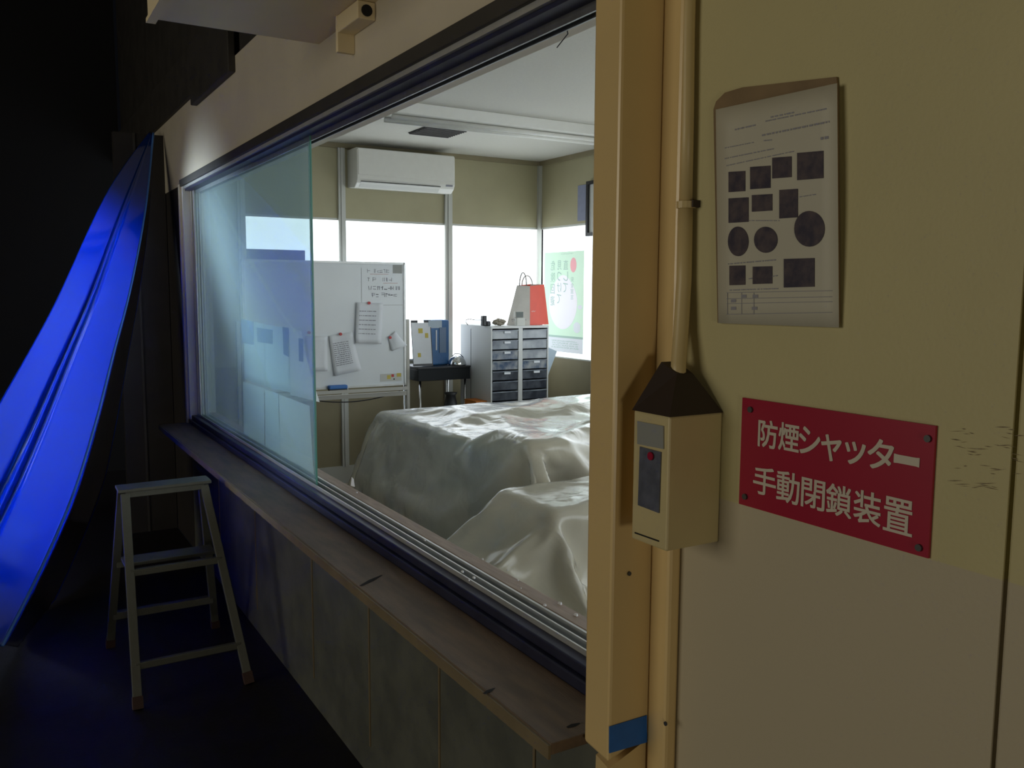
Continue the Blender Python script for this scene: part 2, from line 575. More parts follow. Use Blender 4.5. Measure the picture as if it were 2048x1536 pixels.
# window panes (each bay its own window)
def winb(n, y0, y1):
    mb = MB(); mb.box(XL-.05, XL-.03, y0-.025, y1+.025, .90, 1.97)
    o = struct('window_%d' % n, mb, M_PANE)
    fr = MB()
    fr.box(XL-.03, XL, y0, y1, .905, .915); fr.box(XL-.03, XL, y0, y1, 1.95, 1.965)
    obj('window_frame', fr, M_MULL, o)
mb = MB(); mb.box(XL-.06, XL, YT-.06, .575, .905, 1.965); struct('wall_back_panel', mb, M_OFFICE)
winb(2, .575, 1.296); winb(3, 1.348, 2.156); winb(4, 2.218, YB-.03)
xs = [-6.17, -5.366, -5.314, -4.506, -4.454, -3.646, -3.594, -2.786, -2.734, -1.926, -1.874, -1.066, -1.014, -.206, -.154, .45]
for i in range(8):
    mb = MB(); mb.box(xs[2*i]-.025, xs[2*i+1]+.025, YB+.03, YB+.05, .90, 1.97)
    o = struct('window_%d' % (i+5), mb, M_PANE)
    fr = MB()
    fr.box(xs[2*i], xs[2*i+1], YB, YB+.03, .905, .915); fr.box(xs[2*i], xs[2*i+1], YB, YB+.03, 1.95, 1.965)
    obj('window_frame', fr, M_MULL, o)

# ---- interior window: frame, rails, sill, glass
win = MB()
win.box(-4.955, -1.115, -.012, .028, .70, .742); win.box(-4.955, -1.115, .0, .028, .742, .764)
wfo = struct('window_13', win, M_ALUD, bevel=.003)
r = MB(); r.box(-4.93, -1.06, .028, .032, .72, .775); obj('bottom_rail', r, M_ALUL, wfo)
r = MB(); r.box(-4.93, -1.06, .055, .059, .72, .773); obj('bottom_rail', r, M_ALUL, wfo)
r = MB(); r.box(-4.93, -1.06, .032, .085, .70, .755); obj('rail_bed', r, M_ALU, wfo)
r = MB(); r.box(-4.93, -1.06, .079, .085, .72, .774); obj('bottom_rail', r, M_ALUL, wfo)
r = MB(); r.box(-4.97, -1.03, -.016, .0, 1.985, 2.022); obj('head_casing', r, M_BEAM, wfo, bevel=.003)
r = MB(); r.box(-4.95, -1.03, -.006, .004, 1.972, 1.985); obj('head_lip', r, M_ALUL, wfo)
r = MB(); r.box(-4.95, -1.03, .004, .045, 1.962, 1.995); obj('head_channel', r, M_ALUD, wfo)
r = MB(); r.box(-4.95, -1.03, .045, .05, 1.945, 1.99); obj('top_rail', r, M_ALU, wfo)
r = MB(); r.box(-4.95, -1.03, .068, .072, 1.945, 1.99); obj('top_rail', r, M_ALU, wfo)
r = MB(); r.box(-4.95, -1.03, .072, .14, 1.965, 2.0); obj('head_board', r, M_UPPER, wfo)
r = MB(); r.box(-4.99, -4.955, -.02, .0, .70, 2.0); obj('jamb_casing', r, M_UPPER, wfo, bevel=.003)
r = MB(); r.box(-4.955, -4.925, -.008, .03, .74, 1.985); obj('jamb', r, M_WHITE, wfo)
r = MB(); r.box(-4.955, -4.90, .03, .04, .74, 1.985); r.box(-4.955, -4.91, .04, .125, .74, 1.985); obj('jamb', r, M_MULL, wfo)
sl = MB(); sl.box(-4.95, -1.06, .086, .128, .70, .775)
struct('trim_14', sl, M_WOOD, bevel=.002)
# stacked sliding glass panes at the far end
def pane(y, x0, x1, label):
    t = thing('sliding_glass_pane', label, 'glass pane', (x0, y, .757))
    g = MB(); g.box(x0, x1-.004, y-.0025, y+.0025, .757, 1.962); obj('glass', g, M_GLASS, t)
    e = MB(); e.box(x1-.004, x1, y-.0026, y+.0026, .757, 1.962); obj('glass_edge', e, M_GEDGE, t)
    st = MB(); st.box(x0-.03, x0, y-.009, y+.009, .757, 1.962); obj('stile', st, M_ALUL, t)
    return t
pane(.0435, -4.86, -2.925, 'hazy frameless sliding glass pane at the far end of the opening, in the outer track')
pane(.069, -4.86, -3.02, 'second sliding glass pane stacked right behind the outer pane at the far end')

# ---- ledge board in front of the frame
t = MB(); t.box(-4.97, -1.12, -.16, -.012, .70, .72)
lg = thing('window_ledge', 'worn brown ledge board running below the big window opening', 'ledge', (-3, -.08, .70))
obj('board', t, M_LEDGE, lg, bevel=.002)
t = MB(); t.box(-4.97, -1.12, -.165, -.16, .694, .718); obj('edge_strip', t, M_EDGE, lg)
# scuffs on the ledge
def scuff(a, b, wd):
    a, b = Vector(a), Vector(b)
    d = (b-a); n = Vector((-d.y, d.x, 0)).normalized()*wd
    t.add([a-n*.3, a+n*.6, a*.5+b*.5+n, b+n*.25, b-n*.2, a*.5+b*.5-n*.7], [tuple(range(6))])
for a, b_, wd in (((722, 1172), (764, 1150), .009), ((968, 1388), (990, 1376), .006), ((1135, 1455), (1160, 1446), .006)):
    t = MB(); scuff(at(*a, z=.7206), at(*b_, z=.7206), wd); obj('scuff_mark', t, M_SOOT, lg)

# ---- shutter casing (soffit) and dark shape standing for shade above
t = MB(); t.box(-2.69, 1.2, -.49, .0, 2.197, 2.6)
struct('ceiling_soffit', t, M_SOFFIT)
t = MB(); t.box(-2.694, 1.2, -.495, -.47, 2.185, 2.197)
struct('trim_15', t, M_SOFFIT)
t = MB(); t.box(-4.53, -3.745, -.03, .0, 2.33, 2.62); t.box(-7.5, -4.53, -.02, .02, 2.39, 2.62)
tag(obj('shade_beam', t, M_BEAM, bevel=.004), 'dark stepped shape standing in for shade above the far end of the office wall', 'beam')  # solid dark shape in place of the sharp stepped shade here

# ================================================================== FRONT WALL THINGS
# shutter guide post
gp = thing('shutter_guide_post', 'tall cream steel shutter guide post standing on the ledge beside the window', 'post', (-1.08, -.05, .71))
t = MB()
t.hexa([(-1.113, -.1, .712), (-1.046, -.1, .706), (-1.046, 0, .742), (-1.113, 0, .742), (-1.113, -.1, 2.197), (-1.046, -.1, 2.197), (-1.046, 0, 2.197), (-1.113, 0, 2.197)])
obj('channel', t, M_POST, gp, bevel=.005)
t = MB(); t.box(-1.046, -1.0, -.024, 0, .66, 2.197); obj('flange', t, M_POST, gp, bevel=.006)
t = MB(); t.hexa([(-1.108, -.092, 0), (-1.05, -.096, 0), (-1.05, 0, 0), (-1.108, 0, 0), (-1.095, -.088, .694), (-1.05, -.096, .694), (-1.05, 0, .73), (-1.095, 0, .73)])
obj('post_foot', t, M_POST, gp)
for (px, py, yv) in ((1258, 1147, None), (1332, 1447, -.0245)):
    p = at(px, py, x=-1.0455) if yv is None else at(px, py, y=yv)
    t = MB()
    if yv is None: t.tube([p, p+Vector((.002, 0, 0))], .0035, 10)
    else: t.tube([p, p+Vector((0, -.002, 0))], .0035, 10)
    obj('rivet', t, M_SCREW, gp)
q = [at(1218, 1453, x=-1.0455), at(1293, 1430, x=-1.0455), at(1293, 1484, x=-1.0455), at(1218, 1506, x=-1.0455)]
t = MB(); t.plate(q, (.0012, 0, 0))
tag(obj('tape_patch', t, M_TAPE), 'square of blue masking tape stuck low on the cream shutter post', 'tape')

# conduit pipe and manual switch box
cp = thing('conduit_pipe', 'thin cream conduit pipe running down the wall beside the shutter post', 'pipe', (-.99, -.018, 1.3))
pth = [at(1377, 60, y=-.0125), at(1375, 250, y=-.0125), at(1372, 410, y=-.0125)]
t = MB(); t.tube([Vector((pth[0].x, -.0125, 2.197))]+pth, .0095, 12); obj('upper_pipe', t, M_PIPE, cp, smooth=True)
pth2 = [at(1371, 412, y=-.0125), at(1368, 560, y=-.014), at(1362, 660, y=-.022), at(1357, 730, y=-.033), at(1356, 778, y=-.043)]
t = MB(); t.tube(pth2, .0115, 12); obj('lower_pipe', t, M_PIPE, cp, smooth=True)
t = MB(); t.tube([pth[2]+Vector((0, 0, -.005)), pth[2]+Vector((0, 0, .005))], .0145, 14); obj('coupling', t, M_PIPE, cp)
cx_ = pth[2].x+.011
t = MB(); t.box(cx_, cx_+.006, -.014, 0, pth[2].z-.004, pth[2].z+.006); obj('clip', t, M_DARKC, cp)
BX0, BX1, BY, BZ0, BZ1 = -1.0, -.921, -.1, 1.083, 1.276
sb = thing('shutter_switch_box', 'cream manual shutter switch box with dark cap mounted beside the post', 'switch box', (BX1, -.03, BZ0))
t = MB(); t.box(BX0, BX1, BY, 0, BZ0, BZ1); obj('case', t, M_BOXC, sb, bevel=.003)
ap = (-.985, -.024, 1.345); a2 = (-.958, -.024, 1.335)
t = MB(); t.add([(BX0-.002, BY-.002, BZ1), (BX1+.002, BY-.002, BZ1), (BX1+.002, -.001, BZ1), (BX0-.002, -.001, BZ1), (-1.0, -.05, 1.345), (-.965, -.05, 1.33), (-.965, -.02, 1.33), (-1.0, -.02, 1.345)],
      [(3, 2, 1, 0), (0, 1, 5, 4), (1, 2, 6, 5), (2, 3, 7, 6), (3, 0, 4, 7), (4, 5, 6, 7)])
obj('cap', t, M_DARKC, sb)
def fq(pts, y): return [at(px, py, y=y) for px, py in pts]
t = MB(); t.plate(fq([(1276, 842), (1328, 852), (1328, 898), (1276, 888)], BY-.0005), (0, -.0015, 0)); obj('indicator_window', t, M_GREYWIN, sb)
t = MB(); t.plate(fq([(1281, 893), (1323, 904), (1319, 1026), (1277, 1010)], BY-.0005), (0, -.0015, 0)); pl = obj('instruction_label', t, M_BLUEGR, sb)
p = at(1302, 912, y=BY-.003); t = MB(); t.tube([p, p+Vector((0, -.002, 0))], .006, 14); obj('red_button', t, M_SIGNRED, pl)
t = MB(); t.plate(fq([(1270, 1064), (1318, 1081), (1318, 1083.5), (1270, 1066.5)], BY-.0005), (0, -.001, 0)); obj('slot', t, M_SLOT, sb)

# red sign
sgq = [at(1491, 794, y=0), at(1880, 856, y=0), at(1857, 1115, y=0), at(1482, 1007, y=0)]
SX0, SX1, SZ0, SZ1 = -.8795, -.5865, 1.150, 1.302
sg = thing('shutter_sign', 'dark red plate sign with two lines of pale Japanese lettering on the cream wall', 'sign', ((SX0+SX1)/2, -.002, SZ0))
t = MB(); t.box(SX0, SX1, -.004, -.0005, SZ0, SZ1); obj('plate', t, M_SIGNRED, sg)
def ch(mb, c, cx0, cx1, cy0, cy1, bold=.012):
    cx, cy = (cx0+cx1)/2, (cy0+cy1)/2
    L = at(1440+cx0/3.84, 760+cy/3.84, y=-.0046).x; R_ = at(1440+cx1/3.84, 760+cy/3.84, y=-.0046).x
    T = at(1440+cx/3.84, 760+cy0/3.84, y=-.0046).z; B_ = at(1440+cx/3.84, 760+cy1/3.84, y=-.0046).z
    put_text(mb, c, [(L, -.0046, T), (R_, -.0046, T), (R_, -.0046, B_), (L, -.0046, B_)], bold)
t = MB()
for c, a0, a1, b0, b1 in (('防', 295, 440, 312, 520), ('煙', 452, 606, 335, 548), ('シ', 608, 768, 365, 572), ('ャ', 778, 930, 425, 622), ('ッ', 960, 1115, 478, 650), ('タ', 1135, 1332, 458, 688), ('ー', 1338, 1530, 585, 650)):
    ch(t, c, a0, a1, b0, b1, .0006)
obj('lettering', t, M_SIGNWH, sg)
t = MB()
for c, a0, a1, b0, b1 in (('手', 257, 430, 672, 885), ('動', 436, 610, 708, 945), ('閉', 626, 805, 765, 990), ('鎖', 815, 1012, 808, 1045), ('装', 1028, 1236, 858, 1108), ('置', 1258, 1480, 912, 1178)):
    ch(t, c, a0, a1, b0, b1, .0005)
obj('lettering', t, M_SIGNWH, sg)
for px, py in ((1502, 819), (1857, 877), (1491, 993), (1839, 1095)):
    p = at(px, py, y=-.004); t = MB(); t.tube([p, p+Vector((0, -.003, 0))], .0042, 12); obj('screw', t, M_SCREW, sg)

# notice with photos
def pq(cx, cy, y=-.012): return at(1400+cx/2.844, 140+cy/2.844, y=y)
nb = thing('photo_notice', 'white notice with rows of small dark photos hung on the cream wall', 'notice', (-.81, -.004, 1.354))
t = MB()
back = [pq(85, 225, -.001), pq(100, 180, -.001), pq(150, 130, -.001), pq(250, 100, -.001), pq(785, 40, -.001), pq(790, 100, -.001), pq(800, 1440, -.001), pq(108, 1438, -.001)]
t.plate(back, (0, -.003, 0)); obj('backing_board', t, M_BROWNB, nb)
# the sheet: slightly curled, farther from the wall at its upper right corner
t = MB()
c4 = [pq(90, 225, 0), pq(780, 75, 0), pq(790, 1465, 0), pq(105, 1440, 0)]
G = []
def sheet_pt(u, v):
    p = c4[0]*(1-u)*(1-v) + c4[1]*u*(1-v) + c4[2]*u*v + c4[3]*(1-u)*v
    d = .006 + .010*u*u*(1-v)*0.6 + .004*math.sin(v*3.1)*u
    k = (CAM.y+d)/CAM.y  # keep the outline while lifting the sheet off the board
    return Vector((p.x*k, -d, 1.45+(p.z-1.45)*k))
for i in range(9): G.append([sheet_pt(i/8, j/10) for j in range(11)])
t.grid(G); obj('sheet', t, M_POSTER, nb, smooth=True, solid=.0006)
def inv_uv(cx, cy):
    # bilinear inverse on the crop corners by iteration
    A, B_, C_, D_ = (90, 225), (780, 75), (790, 1465), (105, 1440)
    u, v = .5, .5
    for _ in range(25):
        x = A[0]*(1-u)*(1-v)+B_[0]*u*(1-v)+C_[0]*u*v+D_[0]*(1-u)*v
        y = A[1]*(1-u)*(1-v)+B_[1]*u*(1-v)+C_[1]*u*v+D_[1]*(1-u)*v
        u += (cx-x)/690; v += (cy-y)/1300
    return u, v
def on_sheet(cx, cy, lift=.0008):
    p = sheet_pt(*inv_uv(cx, cy)); p.y -= lift
    return p
for (a, b_, c, d_) in ((175, 575, 280, 690), (310, 545, 430, 672), (440, 492, 548, 610), (578, 465, 715, 620), (175, 725, 300, 865), (320, 705, 440, 800), (480, 675, 582, 838), (505, 1070, 670, 1235), (325, 1115, 440, 1215), (180, 1110, 280, 1222)):
    s_ = (b_-d_)*0
    k = -.10*(c-a) * (1-(b_-200)/1300)
    t = MB(); t.plate([on_sheet(a, b_-k*0), on_sheet(c, b_+k), on_sheet(c, d_+k), on_sheet(a, d_)], (0, -.0003, 0)); obj('photo_print', t, M_PHOTO, nb)
for (a, b_, c, d_) in ((170, 885, 300, 1055), (333, 885, 470, 1035), (562, 795, 722, 1000)):
    t = MB(); t.plate([on_sheet((a+c)/2+(c-a)/2*math.cos(2*PI*k/28), (b_+d_)/2+(d_-b_)/2*math.sin(2*PI*k/28)) for k in range(28)], (0, -.0003, 0)); obj('photo_print', t, M_PHOTO, nb)
t = MB()
def text_row(cx0, cy0, cx1, cy1, th, seed):
    rnd = random.Random(seed)
    x = cx0
    while x < cx1-4:
        wd = rnd.uniform(6, 22)
        f0 = (x-cx0)/(cx1-cx0); f1 = (min(x+wd, cx1)-cx0)/(cx1-cx0)
        ya = cy0+(cy1-cy0)*f0; yb = cy0+(cy1-cy0)*f1
        t.add([on_sheet(x, ya-th/2), on_sheet(min(x+wd, cx1), yb-th/2), on_sheet(min(x+wd, cx1), yb+th/2), on_sheet(x, ya+th/2)], [(0, 1, 2, 3)])
        x += wd+rnd.uniform(2, 9)
for i, rr in enumerate(((215, 335, 350, 305, 8), (400, 285, 740, 215, 7), (430, 262, 560, 235, 8), (380, 365, 745, 290, 10), (390, 395, 440, 390, 6), (150, 440, 330, 405, 5), (150, 500, 450, 440, 6), (160, 540, 560, 455, 5), (700, 385, 745, 378, 16), (590, 715, 680, 700, 5), (300, 850, 480, 850, 5), (170, 1100, 460, 1075, 7), (300, 1185, 325, 1180, 6), (440, 1170, 470, 1165, 6), (180, 1250, 480, 1240, 6))):
    text_row(*rr, i+3)
for yy in (1265, 1300, 1328, 1390):
    t.add([on_sheet(160, yy-2), on_sheet(760, yy-14), on_sheet(760, yy-11), on_sheet(160, yy+1)], [(0, 1, 2, 3)])
for xx in (165, 255, 330): t.add([on_sheet(xx, 1265), on_sheet(xx+3, 1265), on_sheet(xx+3, 1390), on_sheet(xx, 1390)], [(0, 1, 2, 3)])
for (a, b_) in ((270, 1285), (340, 1285), (205, 1312), (335, 1355), (205, 1355)):
    t.add([on_sheet(a-16, b_-9), on_sheet(a+16, b_-10), on_sheet(a+16, b_+8), on_sheet(a-16, b_+9)], [(0, 1, 2, 3)])
obj('print', t, M_INK, nb)
# small scratches on the wall at the right
t = MB()
rnd = random.Random(5)
for k in range(46):
    px = rnd.uniform(1892, 2030); py = rnd.choice((848, 860, 872, 885, 900, 930, 966))+rnd.uniform(-8, 8)+(px-1890)*.10
    L = rnd.uniform(6, 34); th = rnd.uniform(.5, 1.6)
    a = at(px, py, y=-.0006); b2 = at(px+L, py+L*rnd.uniform(-.12, .25), y=-.0006); m_ = (a+b2)/2
    t.add([a, m_+Vector((0, 0, -th*.0004)), b2, m_+Vector((0, 0, th*.0004))], [(0, 1, 2, 3)])
so = tag(obj('scratch_marks', t, mat('scratch_brown', (.22, .17, .10), .8)), 'fine dark scratches in the cream paint right of the red sign', 'scratches', kind='stuff')

# angle bracket below the soffit
ab = thing('wall_bracket', 'small cream angle bracket fixed on the wall under the soffit', 'bracket', (-2.38, -.03, 2.10))
t = MB(); t.box(-2.40, -2.385, -.05, 0, 2.10, 2.197); obj('arm', t, M_SOFFIT, ab, bevel=.002)
t = MB(); t.hexa([(-2.385, -.05, 2.15), (-2.23, -.05, 2.15), (-2.23, 0, 2.15), (-2.385, 0, 2.15), (-2.385, -.05, 2.196), (-2.23, -.05, 2.196), (-2.23, 0, 2.196), (-2.385, 0, 2.196)]); obj('rail', t, M_SOFFIT, ab, bevel=.003)
t = MB(); t.tube([(-2.229, -.025, 2.172), (-2.226, -.025, 2.172)], .015, 14); obj('open_end', t, M_SLOT, ab)

# ================================================================== LADDER AND BLUE SHEET
ld = thing('step_ladder', 'small aluminium folding step ladder standing on the dark floor', 'ladder', (-3.45, -.34, 0))
A0 = at(275, 1400, z=.03); A1 = at(250, 988, x=-3.41); B0 = at(495, 1350, z=.03); B1 = at(408, 970, x=-3.41)
def leg(a, b, nm):
    t = MB(); t.bar(a, b, .030, .022, up=(1, 0, 0)); o = obj(nm, t, M_LADDER, ld, bevel=.002)
    d = (b-a).normalized()
    t = MB(); t.bar(a-d*.03, a+d*.012, .034, .026, up=(1, 0, 0)); obj('rubber_foot', t, M_RUBBER, o)
leg(A0, A1, 'front_leg'); leg(B0, B1, 'front_leg')
C0 = at(222, 1298, x=-3.75); C0.z = .03; D0 = Vector((-3.75, -.15, .03))
C1 = A1+Vector((-.06, -.004, 0)); D1 = B1+Vector((-.06, .004, 0))
leg(C0, C1, 'rear_leg'); leg(D0, D1, 'rear_leg')
def onl(a, b, z): return a + (b-a)*((z-a.z)/(b.z-a.z))
t = MB(); t.bar(A1, B1, .022, .028); obj('top_bar', t, M_LADDER, ld, bevel=.002)
t = MB(); t.bar(C1+Vector((.03, -.02, .014)), D1+Vector((.03, .02, .014)), .10, .012); obj('top_step', t, M_LADDER, ld, bevel=.002)
for z in (.435, .135):
    t = MB(); t.bar(onl(A0, A1, z), onl(B0, B1, z), .020, .024); obj('rung', t, M_LADDER, ld, bevel=.002)
for z in (.39, .15):
    t = MB(); t.bar(onl(C0, C1, z), onl(D0, D1, z), .03, .03); obj('rear_rung', t, M_LADDER, ld, bevel=.002)
t = MB(); t.bar(onl(A0, A1, .435)*.45+onl(C0, C1, .435)*.55, onl(B0, B1, .435)*.45+onl(D0, D1, .435)*.55, .10, .012); obj('tread', t, M_LADDER, ld, bevel=.002)

# blue vinyl sheet pulled from the wall top down into the hall
def lerp_path(pts, v):
    f = v*(len(pts)-1); i = min(int(f), len(pts)-2); f -= i
    p0 = pts[max(i-1, 0)]; p1 = pts[i]; p2 = pts[i+1]; p3 = pts[min(i+2, len(pts)-1)]
    return tuple(.5*((2*b)+(-a+c)*f+(2*a-5*b+4*c-d)*f*f+(-a+3*b-3*c+d)*f**3) for a, b, c, d in zip(p0, p1, p2, p3))
EL = [(300, 262, 5.0), (212, 388, 4.5), (104, 617, 3.9), (2, 800, 3.5), (-110, 1000, 3.1), (-230, 1200, 2.8), (-340, 1400, 2.6)]
ER = [(307, 266, 5.0), (291, 424, 4.7), (262, 580, 4.4), (230, 705, 4.15), (193, 851, 3.85), (150, 990, 3.55), (90, 1130, 3.3), (10, 1290, 3.05)][:8]
def ptd(px, py, dist):
    d = FW + RT*((px-1024)/FPX) - UP*((py-768)/FPX)
    return CAM + d*dist
P = []
NU, NV = 56, 64
for i in range(NU+1):
    row = []
    u = i/NU
    for j in range(NV+1):
        v = j/NV
        a = lerp_path(EL, v); b_ = lerp_path(ER, v)
        if u <= .78:
            s_ = u/.78
            px = a[0]+(b_[0]-a[0])*s_; py = a[1]+(b_[1]-a[1])*s_; dd = a[2]+(b_[2]-a[2])*s_
            fold = .0
            for c0, am, wd in ((.40+.06*(1-v), .040, .022), (.53-.02*(1-v), .034, .024)):
                fold += am*math.exp(-((s_-c0)/wd)**2)
            dd -= fold*min(1, v*3.2)*(.55+.45*v)
            dd += .006*math.sin(5*v+4*s_)*min(1, 3*v)
        else:
            # the sheet turns back behind its right-hand fold
            s_ = (u-.78)/.22
            g = min(1, 1.5*v)
            px = b_[0]+s_*(34*g*(1+.5*v)); py = b_[1]+s_*10*g; dd = b_[2]+.8*g*s_**.9
        row.append(ptd(px, py, dd))
    P.append(row)
t = MB(); t.grid(P)
for i, v in enumerate(t.v):
    if v[2] < .012: t.v[i] = (v[0], v[1], .012)
bs = tag(obj('blue_sheet', t, M_TARP, smooth=True, solid=.002), 'glossy blue vinyl sheet hung from the wall top and pulled across the dark hall', 'sheet')
t = MB(); t.tube([p for p in P[int(.78*NU)] if p.z > .05], .006, 8)
hm = obj('rolled_hem', t, mat('pale_blue_hem', (.10, .28, .80), .3), bs, smooth=True)

# ================================================================== OFFICE THINGS
# air conditioner
ac = thing('air_conditioner', 'white wall mounted air conditioner above the back windows', 'air conditioner', (XL, 1.75, 2.17))
AY0, AY1, AX = 1.372, 2.150, -6.0
prof = [(XL, 2.185), (XL, 2.455), (AX-.02, 2.455), (AX, 2.44), (AX, 2.235), (AX-.015, 2.205), (AX-.06, 2.175)]
t = MB(); t.plate([(x, AY0, z) for x, z in prof], (0, AY1-AY0, 0)); obj('housing', t, M_WHITE, ac, bevel=.006)
t = MB(); t.box(AX-.004, AX+.004, AY0+.008, AY1-.008, 2.262, 2.448); obj('front_panel', t, M_WHITE, ac, bevel=.003)
t = MB(); t.hexa([(AX-.05, AY0+.03, 2.178), (AX-.05, AY1-.12, 2.178), (AX-.042, AY1-.12, 2.186), (AX-.042, AY0+.03, 2.186), (AX-.004, AY0+.03, 2.214), (AX-.004, AY1-.12, 2.214), (AX-.008, AY1-.12, 2.22), (AX-.008, AY0+.03, 2.22)]); obj('louver', t, M_WHITED, ac)
t = MB(); t.box(AX-.012, AX+.0015, AY0+.03, AY1-.12, 2.2145, 2.2185); obj('outlet_gap', t, M_SLOT, ac)
t = MB(); t.box(AX-.02, AX+.001, AY1-.075, AY1-.02, 2.222, 2.236); obj('status_lights', t, M_INK, ac)
# ceiling light
cl = thing('ceiling_light', 'long unlit white fluorescent fitting on the office ceiling', 'light fitting', (-4.77, 2.0, 2.43))
t = MB(); t.hexa([(-4.89, 1.06, 2.44), (-4.66, 1.06, 2.44), (-4.66, 2.96, 2.44), (-4.89, 2.96, 2.44), (-4.91, 1.06, 2.5), (-4.64, 1.06, 2.5), (-4.64, 2.96, 2.5), (-4.91, 2.96, 2.5)]); obj('housing', t, M_WHITE, cl, bevel=.004)
for x in (-4.83, -4.72):
    t = MB(); t.tube([(x, 1.10, 2.425), (x, 2.92, 2.425)], .015, 12); obj('tube', t, M_WHITE, cl, smooth=True)
# ceiling vent
cv = thing('ceiling_vent', 'dark square slatted vent in the office ceiling', 'vent', (-5.38, 1.71, 2.49))
t = MB(); t.box(-5.53, -5.235, 1.56, 1.86, 2.494, 2.5); obj('recess', t, M_SLOT, cv)
t = MB()
for k in range(9): t.box(-5.53+.033*k+.004, -5.53+.033*k+.016, 1.565, 1.855, 2.488, 2.495)
obj('slats', t, M_BEAM, cv)
# loose wire hanging from window head
t = MB(); p0 = at(1132, 48, y=.10); p1 = at(1114, 95, y=.14)
t.tube([p0, p0*.6+p1*.4+Vector((.02, 0, -.005)), p1], .0012, 6)
tag(obj('loose_wire', t, M_SLOT), 'short thin wire dangling from the window head by the post', 'wire')

# whiteboard on stand
WX = -5.85
wb = thing('whiteboard', 'large white magnetic board on a steel stand by the back windows', 'whiteboard', (WX, 1.09, 0))
WY0, WY1, WZ0, WZ1 = .518, 1.662, .765, 1.635
t = MB(); t.box(WX-.018, WX, WY0, WY1, WZ0, WZ1); bd = obj('board', t, M_BOARD, wb)
t = MB()
for a in ((WY0-.008, WY0+.006, WZ0-.008, WZ1+.008), (WY1-.006, WY1+.008, WZ0-.008, WZ1+.008)): t.box(WX-.022, WX+.006, a[0], a[1], a[2], a[3])
for a in ((WZ0-.008, WZ0+.006), (WZ1-.006, WZ1+.008)): t.box(WX-.022, WX+.006, WY0, WY1, a[0], a[1])
obj('frame', t, M_ALUL, wb)
t = MB(); t.box(WX-.02, WX+.06, WY0+.05, WY1-.0, .728, .742); t.box(WX+.055, WX+.06, WY0+.05, WY1, .742, .752); obj('tray', t, M_SILVER, wb)
for y in (WY0-.04, WY1+.028):
    t = MB(); t.box(WX-.03, WX, y-.012, y+.012, .05, 1.235); obj('post', t, M_SILVER, wb, bevel=.003)
    t = MB(); t.box(WX-.28, WX+.28, y-.015, y+.015, .03, .06); obj('foot', t, M_SILVER, wb, bevel=.003)
t = MB(); t.box(WX-.025, WX-.005, WY0-.03, WY1+.02, .68, .71); obj('crossbar', t, M_SILVER, wb)
# handwriting, corner label and stickers belong to the board
X1 = WX+.0008
for (y_, z_, w_, sd, th_, dn) in ((1.375, 1.555, .19, 11, .003, .75), (1.375, 1.495, .20, 12, .003, .75), (1.385, 1.435, .25, 13, .004, .95), (1.41, 1.385, .18, 14, .004, .9)):
    t = MB(); scribble(t, (X1, y_, z_), (0, 1, 0), (0, 0, 1), w_, .05, 1, sd, th_, dn); obj('handwriting', t, M_INK, bd)
t = MB(); t.box(X1, X1+.0005, 1.40, 1.54, 1.556, 1.558); t.box(X1, X1+.0005, 1.50, 1.61, 1.493, 1.495); obj('underline', t, M_REDINK, bd)
t = MB()
for a in ((1.335, 1.337, 1.34, 1.60),): t.box(X1, X1+.0005, *a)
t.box(X1, X1+.0005, 1.335, 1.65, 1.338, 1.340); obj('ruled_lines', t, M_GREYWIN, bd)
t = MB(); t.box(X1, X1+.001, 1.575, 1.645, 1.565, 1.625); obj('corner_label', t, M_GREYWIN, bd)
t = MB(); t.box(X1, X1+.001, 1.47, 1.635, .79, .845); st = obj('sticker_sheet', t, M_WHITED, bd)
for a, m_ in (((1.522, 1.55, .806, .835), M_YEL), ((1.555, 1.575, .82, .84), M_RED), ((1.597, 1.63, .82, .846), M_YEL), ((1.570, 1.582, .80, .808), M_TABLE)):
    t = MB(); t.box(X1+.001, X1+.0018, *a); obj('sticker', t, m_, st)
